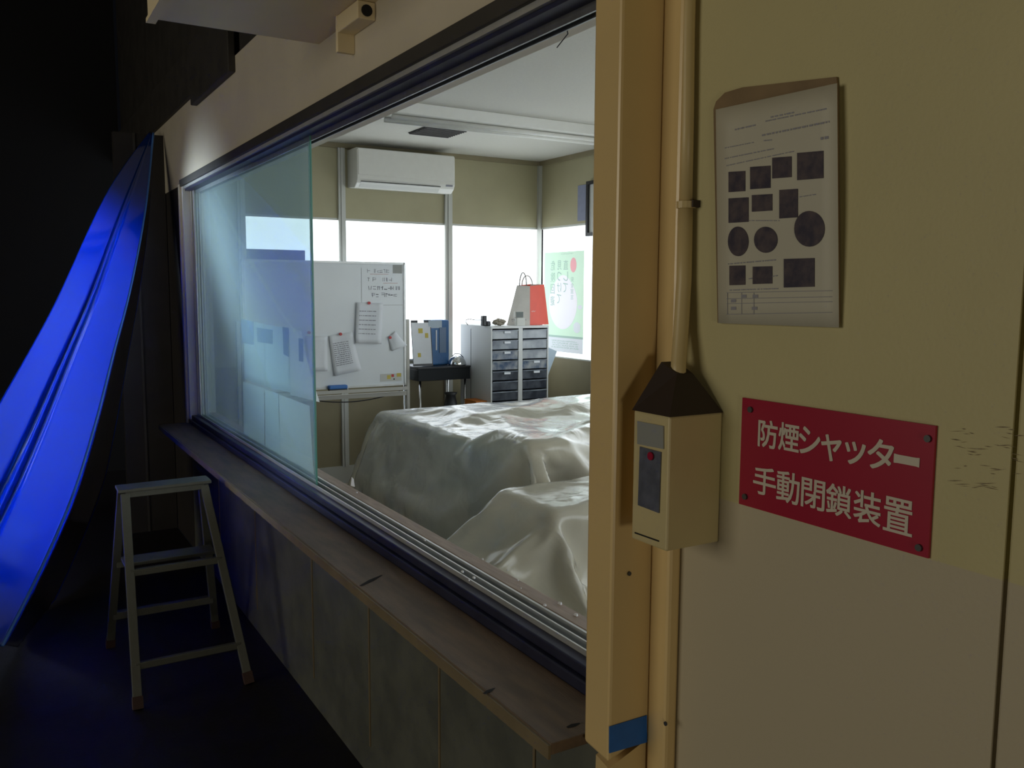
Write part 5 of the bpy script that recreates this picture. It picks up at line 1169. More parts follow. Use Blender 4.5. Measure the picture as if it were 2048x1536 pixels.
[-2160,327,10,-2,17,1,-2,18,-1,-3,17,3,-1,11,14,-2,6,16,-2,6,16,-1,4,17,-2,0,18,-1,1,18,-1,-1,18,-2,-3,18,-1,-1,19,-2,0,18,-1,5,16,-1,8,16,-2,13,13,-2,9,14,-2,12,14,-2,8,16,-1,4,17,-3,10,16,-1,6,16,-1,7,17,-1,5,16,-2,7,17,0,17,3,-2,18,2,-3,17,7,0,18,0,-2,17,2,-3,16,8,-1,18,1,-1,17,0,-1,18,1,0,17,0,-1,18,0,-1,18,1,-1,19,0,-1,18,0,-1,17,1,-2,18,-1,0,18,-2,-1,17,-5,-1,17,-3,-1,17,-2,-2,18,5,-1,18,-3,-1,17,1,-2,18,4,-1,18,1,0,17,-1,-1,18,-1,-1,17,1,-2,18,-1,-1,17,0,-1,18,-2,-1,18,1,-1,17,-1,-2,18,1,-1,17,0,-1,18,1,-1,17,0,-1,18,1,-1,17,-1,-2,18,-1,-1,18,3,-1,17,-5,-1,17,-4,-1,18,-1,-1,17,-2,-1,15,-9,0,13,-12,-1,0,-18,0,2,-17,-1,2,-18,0,3,-17,-1,-1,-18,0,5,-17,-1,-1,-17,0,3,-18,-1,-1,-17,0,3,-18,-2,-2,-18],
[-2143,328,10,-2,18,0,-2,17,0,-2,17,4,-2,10,14,-2,8,16,-2,3,17,-1,4,17,-2,0,18,-1,1,18,-2,-1,17,-1,1,18,-1,-1,18,-2,-3,18,-2,10,15,-2,11,14,-1,7,16,-2,12,12,-1,7,17,-2,4,16,-2,12,16,-1,6,16,-2,8,17,-2,5,17,-1,5,17,0,8,15,-1,17,4,-2,18,0,-2,17,4,-1,17,6,-2,18,3,-2,17,1,-2,17,6,-1,17,1,-1,18,1,-1,17,-1,0,18,0,-1,18,-1,-1,18,1,-2,18,0,-1,19,0,-1,18,2,-1,17,-4,-1,17,-3,-1,17,-4,-1,17,-2,-1,18,-2,-1,18,1,-2,17,4,-1,18,2,-1,18,2,-1,17,2,-1,18,1,-1,17,-1,-1,18,0,-1,17,0,-1,18,0,-2,18,-1,-1,17,1,-1,18,0,-2,17,0,-1,18,-1,-1,17,1,-1,18,0,-1,18,0,-2,17,0,-1,18,-2,0,17,-4,-1,18,-2,-1,17,-3,-1,17,-3,-1,15,-9,0,12,-13,-1,1,-18,-1,-1,-17,-1,-1,-18,0,2,-17,0,3,-17,-1,2,-18,0,1,-17,-1,1,-18,-1,2,-17,-1,-2,-18,-1,1,-17],
[-2127,330,10,-1,18,0,-2,17,0,-2,17,5,-2,9,15,-2,4,17,-2,7,16,-2,2,17,-1,3,17,-2,-1,18,-1,-1,18,-1,-2,17,-2,-1,18,-1,6,16,-2,4,18,-2,12,13,-2,12,12,-1,5,17,-1,5,16,-2,8,16,-2,12,15,-2,7,17,-1,2,17,-2,9,16,-1,4,18,-1,10,15,-1,17,3,-1,18,2,-1,17,-1,-2,18,4,-2,17,7,-1,17,5,-2,17,3,-1,17,0,-2,18,1,-1,17,0,-1,18,0,-1,17,0,-1,18,-1,0,18,0,-2,19,4,-1,18,-2,-2,17,-6,-1,17,-6,0,17,-2,-1,18,-2,-1,18,2,-1,17,0,-1,18,3,-2,17,6,-2,18,4,-1,18,3,-1,18,1,-1,17,-1,-1,17,3,-1,18,-4,-1,17,2,-2,18,1,-1,18,0,-3,18,0,0,17,-1,-1,18,0,-1,17,0,-1,18,1,-2,18,1,0,17,-4,-1,18,-5,-1,18,-2,0,16,-6,-1,17,-4,-1,18,-2,-1,15,-9,0,12,-13,-1,-2,-17,-1,1,-18,-1,-2,-17,-1,0,-18,-1,0,-17,0,0,-18,-1,1,-18,-1,0,-17,-1,1,-18,0,4,-17,-1,0,-17],
[-2110,332,10,-2,17,0,-2,18,0,-1,16,6,-2,6,16,-2,9,15,-2,4,18,-1,1,17,-2,3,17,-2,-1,18,-1,0,17,-2,0,18,-1,-1,17,-2,2,18,-1,7,16,-2,13,11,-2,11,14,-2,8,16,-2,8,15,-1,7,16,-1,6,17,-2,4,17,-2,9,16,-1,4,17,-1,6,17,-1,10,15,-1,18,1,-1,17,1,-1,17,3,-2,18,2,-1,17,3,-1,17,5,-3,17,8,-2,17,3,-1,18,-2,-1,17,0,-1,18,1,-1,18,-2,-1,17,1,-1,18,0,-1,18,2,-1,18,-2,-2,18,-3,-1,17,-6,-1,17,-1,-1,18,-3,0,17,0,-2,18,2,-1,17,3,-1,18,4,-2,17,7,-2,18,4,-1,18,0,0,18,0,-1,17,0,-1,18,2,-1,17,-2,-1,18,1,-3,18,-1,-1,18,0,-1,17,0,-2,18,1,-1,18,0,-1,17,0,-1,18,0,-1,17,-4,0,17,-6,-1,17,-6,-1,18,-3,-1,16,-6,-1,18,-4,0,18,-3,-1,8,-16,0,2,-17,-1,-4,-18,-1,4,-17,-1,-3,-18,-1,-1,-17,-1,0,-18,-1,-1,-18,-1,3,-17,0,-2,-18,-1,-1,-17,-1,0,-18],
[-2093,334,10,-2,17,0,-2,17,1,-2,16,6,-2,8,16,-1,5,17,-2,6,16,-2,1,17,-1,1,18,-2,1,17,-2,1,18,-1,0,17,-2,-3,18,-1,2,17,-2,8,16,-1,12,12,-3,9,15,-1,10,14,-2,8,16,-1,7,16,-1,7,16,-2,3,17,-2,9,15,-1,4,18,-1,5,17,-1,12,14,-1,17,3,-2,18,0,-1,18,-1,-1,17,6,-1,17,4,-2,17,5,-1,16,5,-1,18,2,-2,18,1,-2,17,-2,-1,18,0,-1,17,3,-1,18,-2,-1,17,0,-1,19,-1,-1,17,2,-2,18,-2,-1,18,-4,-1,17,-3,-1,18,-2,-1,17,-2,-1,17,3,-1,17,5,-2,18,5,-2,17,4,-1,18,2,-1,18,0,-1,18,0,0,18,0,-1,18,2,-1,17,-1,-1,18,-1,-2,18,0,-2,17,0,-1,18,1,-2,18,-1,-1,18,0,-1,17,0,-1,18,0,-1,17,-4,0,16,-6,-1,18,-4,-1,17,-5,-1,18,-1,-1,17,-5,-1,18,-5,-1,4,-17,0,0,-18,-1,1,-18,-1,2,-17,-1,1,-18,-1,3,-17,0,-5,-18,-1,2,-17,0,-4,-18,-1,2,-18,-1,0,-17,-1,-1,-18],
[-2077,335,12,-2,18,-2,-1,17,1,-2,16,8,-2,6,16,-2,5,16,-1,7,17,-2,-2,17,-2,3,17,-1,-2,18,-2,2,17,-2,1,18,-1,1,17,-2,-1,18,-1,8,15,-2,11,14,-1,12,13,-2,8,15,-2,9,15,-1,5,17,-1,9,15,-2,6,17,-2,4,17,-1,6,16,-2,4,17,-1,13,13,-1,18,2,-1,17,1,-1,18,1,-1,17,0,-2,17,7,-1,16,5,-1,17,6,-1,18,1,-2,18,2,-2,17,-1,-1,18,1,-1,17,-1,-1,18,0,-1,17,0,-1,18,0,-1,18,-1,-1,18,0,-2,17,-4,-1,18,-3,-1,17,-1,-1,18,1,-2,17,3,-1,17,3,-2,16,7,-1,18,1,-1,19,1,-1,18,0,-1,19,3,0,17,-3,-1,18,1,-1,17,0,-1,18,3,-1,17,-1,-2,18,-3,-2,17,0,-1,18,1,-2,18,-1,-1,18,1,-1,18,-1,-1,17,-2,0,16,-8,-1,17,-4,-1,18,-3,-1,17,-3,-2,18,-3,0,14,-12,-2,13,-12,-2,2,-18,0,2,-18,-1,0,-17,0,1,-18,0,-3,-17,-1,0,-18,-1,-3,-18,0,0,-18,0,-5,-18,-1,1,-17,-1,-1,-18],
[-2060,337,12,-2,17,1,-2,18,-1,-2,15,8,-1,9,15,-2,6,17,-2,-1,17,-1,4,17,-2,0,18,-2,-2,18,-2,-1,17,-1,4,17,-2,-2,18,-1,3,17,-1,10,14,-2,10,15,-1,10,14,-2,9,15,-1,8,15,-2,7,16,-2,6,16,-2,5,17,-1,5,17,-1,8,16,-2,4,17,-1,13,12,-1,18,0,-1,17,2,-2,17,3,-1,18,1,-1,17,3,-1,17,3,-1,17,7,-2,17,4,-1,17,-1,-1,18,1,-2,18,-1,-1,17,1,-2,18,0,-1,17,0,-1,18,0,-1,18,0,-1,17,0,-1,18,-3,-1,17,-2,-1,18,-1,-2,17,2,-2,17,5,-1,17,3,-1,18,-1,-1,17,4,-1,18,0,-1,18,0,-1,18,0,-1,18,0,-1,19,4,-1,17,0,-1,17,-4,-1,18,0,0,17,0,-2,18,3,-2,17,2,-2,18,-2,-1,19,-3,-1,17,1,-1,17,-4,-1,17,-6,0,17,-5,-1,17,-4,-1,16,-7,-1,19,0,-2,14,-10,-1,13,-13,-1,0,-18,-1,3,-17,-1,1,-18,-1,3,-17,0,0,-17,-1,-4,-19,0,-1,-18,-1,-3,-18,0,-3,-18,0,-2,-18,-1,3,-17],
[-2043,338,13,-3,18,-3,-1,18,3,-2,15,8,-2,9,15,-1,4,17,-2,0,18,-1,4,17,-2,-1,17,-2,-3,18,-2,2,17,-2,-1,18,-1,4,17,-2,1,17,-1,5,17,-1,13,12,-2,9,15,-1,11,14,-2,7,16,-2,8,16,-1,9,15,-1,4,17,-2,7,17,-1,6,16,-2,2,17,-1,15,11,-2,17,2,-1,18,0,-1,17,0,-1,17,4,-1,18,3,-2,16,5,-1,17,5,-1,17,4,-1,18,0,-2,17,0,-1,18,0,-1,17,0,-2,18,0,-1,17,1,-1,18,-1,-1,18,0,-1,17,0,-1,17,-1,-2,18,1,-1,17,2,-1,18,1,-2,17,1,-1,18,0,-1,17,-1,-2,18,0,0,16,6,-1,19,-2,-1,17,0,-1,19,1,-1,18,1,-1,18,-2,-1,17,0,-1,17,2,-1,17,4,-1,18,1,-1,18,-2,-3,18,-5,-1,17,1,-1,19,0,-1,17,-4,-1,16,-6,0,17,-6,-1,17,-6,-1,17,-1,0,16,-8,-3,19,-3,-1,8,-16,-1,0,-18,-2,6,-17,-1,3,-17,0,-1,-18,-1,1,-17,0,0,-18,-1,-3,-18,0,0,-18,-1,-3,-18,0,-2,-18,-1,-1,-18],
[-2026,339,13,-2,18,-3,-2,16,7,-3,18,5,-1,6,16,-2,6,16,-1,2,18,-1,1,17,-2,-2,18,-2,0,17,-2,-1,18,-2,2,17,-2,-1,18,-1,6,16,-2,3,18,-1,11,13,-1,12,13,-2,10,15,-1,10,15,-2,6,16,-1,8,16,-1,5,17,-2,8,16,-1,3,17,-2,4,17,-1,15,9,-2,17,4,-1,18,1,-1,17,-1,-1,17,3,-2,17,5,-1,17,2,-1,18,4,-1,17,4,-2,17,1,-1,17,-1,-1,18,1,-2,18,0,-1,17,0,-1,18,-1,-1,17,1,-1,18,2,-1,17,1,-1,17,0,-2,18,0,-1,17,-1,-1,18,0,-2,18,-2,-2,17,-1,-1,17,1,-1,17,5,0,18,2,-1,18,0,-1,17,0,-1,19,2,-1,17,-2,-1,18,0,-1,18,1,-2,17,6,-1,17,-2,-1,17,-4,-1,18,-1,-1,17,0,-1,18,2,-2,19,-1,-1,17,-3,-1,17,-6,-1,16,-9,0,17,-5,-1,17,-3,-1,18,-2,-1,17,-6,-1,4,-18,-2,6,-17,-1,-2,-17,-2,7,-17,0,1,-17,-1,4,-18,0,-3,-18,-1,1,-17,-1,-2,-18,0,-5,-19,-1,-1,-17,0,-3,-18],
[-2009,340,13,-3,19,-3,-2,17,4,-2,16,9,-2,9,15,-1,2,18,-1,2,17,-1,3,17,-2,-4,18,-1,2,17,-3,-3,18,-2,1,17,-2,0,18,-1,6,17,-2,4,17,-1,12,12,-2,10,15,-1,11,14,-2,8,15,-1,8,16,-1,8,16,-2,5,17,-1,9,16,-2,1,17,-1,5,17,-1,15,10,-2,17,3,-1,18,-2,-2,17,1,-1,18,3,-1,17,3,-1,17,4,-1,17,6,-1,17,2,-2,17,0,-1,18,0,-2,17,1,-1,18,0,-1,17,0,-1,18,0,-2,17,0,-1,18,0,-1,17,1,-1,18,0,-1,17,-1,-2,17,-2,-1,18,0,-1,18,0,-1,17,4,-2,17,-1,0,18,4,-1,17,2,-2,17,0,-1,18,0,-1,18,2,0,18,-2,-1,17,0,-2,18,4,-1,17,-1,-1,18,-1,-2,17,0,-1,17,-2,0,18,0,-2,18,0,-1,18,0,-1,18,-2,-1,16,-7,-1,17,-7,-1,17,-4,0,17,-7,-1,17,-1,-1,17,-6,-2,7,-16,0,-1,-18,-2,-1,-18,-2,6,-17,0,3,-17,-1,2,-18,-1,2,-17,0,1,-18,-1,-1,-17,0,-3,-18,-1,-3,-19,0,-3,-18],
[-1993,342,10,-1,17,4,-3,18,-3,-3,12,15,-1,12,13,-1,2,18,-2,3,17,-1,-2,18,-1,4,17,-1,-4,18,-2,0,17,-2,4,17,-2,0,18,-3,-2,18,-1,12,13,-2,10,15,-1,11,13,-2,9,15,-1,7,16,-1,9,16,-1,5,17,-2,10,16,-2,4,17,-1,5,17,-2,4,17,-1,15,9,-1,17,-1,-1,18,0,-1,17,2,-3,17,7,-1,17,1,-1,17,5,-1,18,1,-1,17,4,-1,18,1,-1,17,-1,-2,18,1,-1,17,-2,-2,18,-1,-1,17,0,-1,17,-1,-1,18,0,-2,17,0,-1,18,0,-1,17,1,-1,18,0,-1,17,2,-1,18,-1,-1,17,2,-2,17,1,0,18,2,-1,17,4,-2,18,0,-1,17,0,-1,18,0,-1,18,1,-1,17,-1,-1,18,3,-1,17,0,-2,18,0,-1,17,-3,-1,18,2,-1,17,-1,-1,18,-1,-1,18,1,-1,17,-3,-1,16,-8,-1,18,-5,-1,17,-5,-1,17,-5,0,17,-4,-1,17,-5,-1,6,-17,-1,0,-18,-2,-1,-17,-1,0,-18,-1,3,-17,-1,6,-17,-1,1,-18,-1,2,-17,0,0,-18,-1,-1,-18,0,0,-17,-1,-2,-18],
[-1976,344,14,-2,18,-4,-2,17,0,-2,13,14,-2,8,16,-2,5,18,-1,3,18,-1,-4,17,-1,4,18,-1,-3,17,-2,2,17,-1,0,18,-3,0,17,-2,0,18,-2,12,12,-2,12,14,-2,10,15,-1,8,15,-1,6,16,-2,9,16,-1,6,16,-1,7,17,-2,6,17,-1,4,17,-2,5,18,-1,16,7,-1,18,-3,-2,17,3,-2,16,6,-1,18,0,-1,17,6,-1,17,0,-2,18,0,0,17,4,-1,18,-1,-1,18,1,-2,17,-2,-2,17,-1,-1,18,-1,-2,17,-1,-1,18,0,-2,17,-1,0,18,2,-2,17,0,-1,17,1,-1,18,1,-1,17,0,-1,18,2,-1,17,2,-1,18,2,-1,17,5,0,17,2,-2,18,0,-1,18,0,-1,17,0,-1,18,0,-1,17,1,-1,18,-1,-1,17,0,-2,18,1,-1,17,-1,-1,18,0,-1,17,0,-1,18,-1,-1,17,0,-1,18,-1,-1,16,-9,-1,17,-4,-1,18,-4,-1,17,-7,-1,17,-2,0,16,-7,-1,6,-17,-1,-3,-17,-2,3,-18,0,-2,-17,-2,3,-18,-1,4,-17,-1,3,-18,-1,0,-17,-1,4,-17,0,1,-18,-1,-1,-18,0,-5,-18],
[-1959,347,10,-3,17,2,-2,18,-1,-2,12,13,-1,5,17,-2,8,18,-1,1,18,-2,-1,18,-1,-3,17,-1,2,17,-1,3,17,-1,1,18,-2,0,17,-3,-3,18,-1,13,12,-3,12,13,-2,8,16,-1,10,15,-2,7,16,-1,5,17,-1,9,15,-1,5,17,-2,7,17,-2,4,17,-1,5,18,-2,18,3,-2,16,6,-1,17,2,-1,17,-2,-1,17,6,-2,17,-4,-1,18,1,-1,18,6,-1,17,-1,-1,19,2,-2,17,-2,-1,17,-1,-1,18,1,-2,17,-3,-1,17,-2,-3,18,-2,-1,17,0,-1,18,2,0,17,1,-2,18,1,0,17,2,-1,17,3,-1,18,0,-1,17,3,-1,18,3,-1,17,2,-1,18,1,-2,17,0,0,18,3,-2,17,-1,0,18,1,-2,17,-2,-1,18,1,-1,17,-1,-1,18,-1,-1,17,1,-2,18,0,-1,17,0,-1,18,0,0,18,-2,-1,17,1,-2,17,-5,-1,16,-8,0,18,0,-1,17,-6,-1,17,-4,-1,16,-8,-1,5,-17,-1,1,-17,0,-1,-18,-1,-3,-17,-1,1,-17,-2,6,-18,-1,2,-18,-1,2,-17,-1,1,-17,-1,4,-18,0,-3,-17,-1,3,-17],
[-1943,349,12,-2,17,-2,-2,18,1,-2,12,14,-2,6,16,-1,1,18,-2,5,18,-1,0,19,-1,-4,17,-1,4,18,-1,1,17,-2,-3,17,-2,-1,18,-1,3,17,-2,13,11,-2,11,15,-2,11,13,-2,6,18,-2,10,14,-1,5,17,-1,6,16,-2,5,17,-1,4,18,-2,4,17,-2,12,13,-1,13,12,-2,19,-3,-1,17,5,-1,17,2,-3,17,-4,-1,17,0,-1,18,0,0,17,6,-2,18,-1,-1,18,0,-1,18,0,-1,18,4,-2,17,-6,0,17,0,-3,17,-4,-2,18,-2,0,17,1,-2,17,1,-1,18,1,-1,18,2,-1,17,1,-1,18,1,-1,17,3,-1,18,1,-1,17,3,-1,18,1,-1,17,1,-1,18,3,-1,17,0,-2,17,0,-1,18,0,-1,17,0,-1,18,-1,-1,17,1,-1,18,1,-1,17,-1,-1,18,0,-1,18,0,-1,17,-1,-1,17,2,0,18,-1,-2,16,-8,-1,17,-3,-1,18,-1,-1,17,-2,0,17,-6,-1,15,-9,-1,2,-18,-1,5,-16,-1,-4,-17,-1,2,-18,-1,1,-18,-1,-1,-17,-1,4,-17,-1,2,-18,-1,2,-17,-1,0,-18,0,4,-17,-1,1,-17],
[-1925,352,10,-3,17,0,-2,17,3,-3,12,12,-1,5,17,-1,0,18,-2,3,18,-1,3,19,-2,-2,18,-1,-3,17,0,5,17,-2,-4,17,-2,-1,18,-1,4,17,-2,13,11,-2,13,13,-2,7,17,-2,9,15,-2,8,16,-1,7,16,-1,6,16,-1,1,18,-2,6,17,-1,6,16,-3,9,16,-1,16,8,-1,18,1,-2,17,1,-2,18,0,-2,17,-5,-2,17,0,-1,18,1,0,17,7,-1,17,-3,-1,20,3,-2,17,-1,0,18,3,-2,18,-3,-2,16,-6,0,18,3,-2,17,-1,-2,17,-5,-2,18,0,0,17,3,-2,18,1,-1,18,0,-1,17,4,-1,17,0,0,18,3,-1,17,1,-2,18,2,-1,17,2,-1,18,2,-1,17,0,-2,18,0,-1,17,0,-1,17,-1,-1,18,0,-1,17,0,-1,18,-1,-1,17,2,-1,18,-1,0,17,2,-1,18,-2,-1,18,2,0,17,-1,-2,16,-6,-2,18,1,0,17,-6,-1,17,1,-1,16,-7,-1,16,-9,-1,3,-17,0,3,-17,-1,-3,-17,-1,1,-18,-1,-2,-17,-1,1,-18,-1,4,-17,-1,2,-18,-1,3,-17,-1,1,-17,-1,-2,-18,-1,6,-17],
[-1908,354,10,-3,18,0,-2,16,4,-3,12,13,-1,2,17,-2,2,18,-1,0,17,-1,3,18,-2,1,18,-1,-3,18,-1,-1,17,-2,3,18,-1,-3,17,-1,5,17,-2,13,12,-2,14,11,-2,7,17,-2,7,16,-2,7,17,-2,10,14,-1,5,17,-1,1,18,-1,6,16,-2,7,17,-2,7,16,-2,17,2,-1,18,0,-3,18,0,-1,17,1,-1,17,3,-2,17,-4,-1,18,1,0,17,6,-2,17,-2,-1,19,0,-1,18,5,-1,18,-2,-1,18,-1,-2,16,-6,0,18,4,-3,16,-5,-1,17,4,-1,18,-4,-2,18,1,-1,18,1,-1,17,3,-2,18,-1,-1,18,0,0,17,5,-1,17,1,-1,18,-1,-1,17,2,-1,18,4,-2,17,-1,-1,18,4,-1,17,-3,-2,18,-1,-1,17,-1,0,17,3,-2,18,-2,0,17,1,-1,17,1,0,18,1,-1,18,-1,-1,18,-1,-1,17,0,-2,17,-5,-1,17,-2,-1,18,3,0,16,-6,-2,17,-2,0,14,-11,-1,4,-18,-1,1,-17,0,3,-17,-1,-2,-18,-1,0,-17,-1,-2,-18,-1,4,-17,-1,-2,-18,-1,4,-17,-1,-1,-17,-1,1,-18,-1,3,-17],
[-1891,357,10,-3,17,1,-2,17,5,-3,12,12,-2,2,18,-1,-1,17,-1,0,18,-2,0,17,-1,3,18,-1,-2,17,-1,1,18,-2,1,18,-1,-3,17,-2,9,15,-1,10,14,-2,14,11,-2,5,18,-2,8,15,-2,11,14,-2,7,17,-1,3,18,-1,6,16,-2,3,17,-1,3,18,-2,13,12,-1,14,9,-2,18,0,-2,18,-2,-1,18,2,-3,17,-5,-1,17,2,-1,18,0,-1,17,4,-1,17,-4,-1,18,1,-1,18,5,-1,17,-5,-2,18,-2,-2,18,3,-1,17,-4,-1,17,5,-1,17,-4,-1,18,0,-2,17,4,-1,17,0,-2,18,-3,-1,18,1,0,18,1,-1,18,2,-1,17,2,-1,18,1,-1,17,-2,-2,18,2,-1,17,1,-1,18,4,-2,17,0,-1,18,-3,-2,17,-1,0,17,2,-1,17,4,-1,18,-3,-1,18,-1,0,17,3,-1,18,-1,-1,18,-3,0,17,1,-2,17,-5,-1,18,-2,-1,17,5,-1,17,-1,0,16,-6,-1,13,-13,-1,7,-16,-1,0,-18,-1,-1,-17,-1,2,-18,-1,-1,-17,-1,0,-18,-1,0,-17,-1,0,-18,-1,2,-17,-1,0,-17,-1,-1,-18,-1,3,-17],
[-1874,359,10,-3,18,1,-2,16,6,-3,12,13,-2,1,17,-1,1,18,-2,-3,17,-1,1,18,-1,2,18,-2,1,17,-1,-3,17,-1,1,18,-2,-1,17,-1,7,16,-2,14,11,-2,8,16,-2,11,13,-1,7,16,-2,11,14,-2,6,18,-1,4,17,-2,2,18,-1,3,17,-2,9,15,-1,7,16,-2,17,2,-1,18,1,-1,18,3,-1,17,0,-3,18,-2,-2,17,-3,-1,17,4,-2,17,-3,-1,18,3,0,18,-1,-1,18,4,-2,17,-4,-1,18,-3,-2,18,4,-1,17,-3,-2,17,6,-1,17,-6,0,17,5,-3,17,-5,-1,18,-1,-1,18,0,-1,18,1,-1,18,1,-1,18,3,-1,18,-1,0,17,5,-2,17,-1,0,17,-3,-1,18,1,-2,17,4,-2,18,3,-1,18,-1,-1,17,-4,-1,17,3,-2,17,6,0,17,-4,-1,18,-1,0,17,1,-1,18,-1,-1,18,-2,-1,18,-3,-1,17,-1,-2,18,-4,0,17,5,-1,17,3,0,15,-10,-2,14,-10,-1,5,-17,-1,2,-18,0,0,-17,-1,-1,-18,-1,2,-17,-1,-1,-18,-1,1,-17,-1,0,-18,-1,-1,-17,-1,1,-18,-1,1,-17,-1,0,-17],
[-1858,362,10,-3,18,0,-2,13,11,-3,14,10,-1,-1,18,-2,3,17,-1,-1,18,-1,-3,17,-2,2,18,-1,0,17,-1,1,18,-1,-2,17,-2,0,18,-1,7,16,-2,11,13,-2,13,11,-2,8,16,-1,9,15,-3,10,15,-1,7,16,-2,4,18,-1,2,18,-2,6,16,-1,3,17,-2,9,15,-1,17,4,-1,18,-4,-2,18,0,-1,17,0,-2,18,0,-1,17,4,-3,17,-4,0,18,3,-2,17,-1,-1,18,2,-1,17,1,-1,18,-4,-1,17,-1,-2,19,4,-1,17,-3,-2,18,7,-1,16,-7,-2,17,-1,-1,17,5,-1,17,-5,-1,18,0,-1,18,0,-1,18,1,-1,19,2,-1,17,4,-1,18,0,0,17,1,-1,17,-6,-1,18,2,-2,17,4,-1,18,0,-2,18,2,-1,17,-4,-2,17,8,-1,17,3,0,17,-4,-1,17,-3,0,18,2,-1,17,-2,-1,18,-2,-1,18,-2,-2,18,-4,-1,18,-1,-1,18,1,0,16,6,-1,16,-6,0,13,-12,-1,2,-18,-2,6,-17,-1,0,-18,0,-2,-17,-1,0,-18,-1,1,-18,-1,0,-17,-1,-1,-18,-1,0,-17,-1,2,-18,-2,-4,-17,-1,1,-18],
[-1841,365,10,-3,18,1,-4,16,6,-1,5,17,-2,6,16,-1,0,18,-1,-1,17,-2,0,18,-1,-2,17,-1,-2,17,-2,4,18,-1,-1,17,-1,-1,18,-1,8,15,-2,11,14,-3,12,12,-1,8,17,-2,12,12,-2,5,18,-2,8,15,-1,5,17,-2,4,17,-1,3,18,-2,3,17,-1,10,14,-1,18,3,-1,17,-1,-2,17,-3,-1,18,0,-2,18,0,-1,17,4,-2,17,-4,-2,18,1,-1,17,0,-1,18,4,-1,17,-1,-1,17,-4,-2,18,1,-1,18,-1,-2,17,5,-1,18,2,-2,17,-2,-1,17,-5,-1,17,5,-1,17,-5,-1,18,0,-1,17,3,-1,18,-3,-1,18,4,-1,18,2,-1,18,4,-1,18,-4,0,17,-4,-1,17,2,-1,18,-1,-1,17,4,-2,18,-2,-2,17,0,-2,18,4,-1,16,7,0,17,-4,-1,18,1,-1,17,-4,0,18,0,-2,18,-2,-1,18,-3,-1,17,-3,-1,18,-1,-1,18,2,-1,17,5,0,17,-5,-1,11,-13,-1,6,-17,-1,1,-18,-1,-3,-17,-1,3,-18,-1,-1,-18,0,3,-18,-1,-2,-18,-1,2,-17,0,-1,-18,-2,0,-17,-1,-1,-18,-2,-2,-17],
[-1825,369,10,-3,17,1,-3,16,7,-2,6,16,-1,-1,17,-2,-1,18,-1,-1,17,-1,1,18,-1,2,17,-2,2,18,-1,-4,17,-1,2,18,-1,0,17,-2,8,16,-1,12,13,-2,9,15,-2,11,13,-2,9,15,-2,5,17,-2,9,15,-2,5,17,-1,6,16,-2,3,18,-1,2,17,-2,10,14,-1,18,-1,-1,17,0,-1,18,-1,-1,17,0,-1,17,3,-2,18,-3,-2,17,3,-2,18,-2,-1,17,2,-1,17,3,-1,18,-4,-2,17,-1,-1,18,1,0,17,-2,-2,18,4,-2,17,-2,-1,18,2,-1,17,-4,-2,17,0,-2,17,3,-1,18,-3,0,17,3,-2,18,-3,0,18,3,-1,17,5,-1,18,3,-1,18,-6,-1,18,-1,0,17,-2,-1,18,-1,-1,17,5,-2,17,-2,-2,18,2,-1,17,6,-1,17,0,-2,18,4,-1,16,-7,0,18,2,-1,17,-3,0,18,-1,-2,18,-4,-1,18,-2,0,17,1,-2,18,0,-1,17,5,-1,17,-5,0,10,-15,-1,8,-16,-1,-4,-17,-1,0,-17,-1,5,-19,-1,-2,-18,-1,2,-18,0,-1,-17,-1,2,-18,0,3,-18,-1,0,-17,-2,-4,-18,-1,-1,-17],
[-1808,372,10,-3,17,0,-3,15,8,-2,5,17,-1,-3,17,-2,3,18,-2,-3,18,-1,-1,17,-1,1,17,-1,2,18,-1,2,17,-1,-2,18,-1,1,17,-2,8,16,-2,10,15,-1,11,13,-2,10,15,-2,7,16,-2,10,14,-2,2,18,-2,6,16,-1,8,16,-2,6,16,-1,2,17,-2,10,14,-1,17,0,-1,17,-3,-2,18,2,-1,17,-2,-1,17,0,-1,18,0,-2,17,2,-2,17,5,-1,18,-2,-2,17,1,-1,18,-2,-1,17,-2,-1,18,0,-1,17,1,-1,17,-2,-2,18,0,-1,17,-1,-2,18,4,-1,17,-4,-2,18,1,-1,17,3,-1,17,-4,-1,17,4,-1,18,0,-1,18,3,-1,17,5,0,19,-5,-1,17,1,-1,18,-4,0,17,-1,-1,18,1,-1,17,0,-2,18,3,-2,16,7,-1,18,2,-2,18,1,-1,16,-7,0,17,-3,-1,18,0,-1,17,-2,-1,18,-2,-1,18,-2,-1,17,0,-1,19,1,-1,17,5,-1,15,-9,-1,14,-10,-1,1,-17,0,2,-18,-2,-3,-17,0,4,-18,-1,-1,-18,-1,1,-18,-1,1,-18,0,4,-18,-1,-2,-18,-1,2,-18,-1,-1,-17,-1,-3,-17],
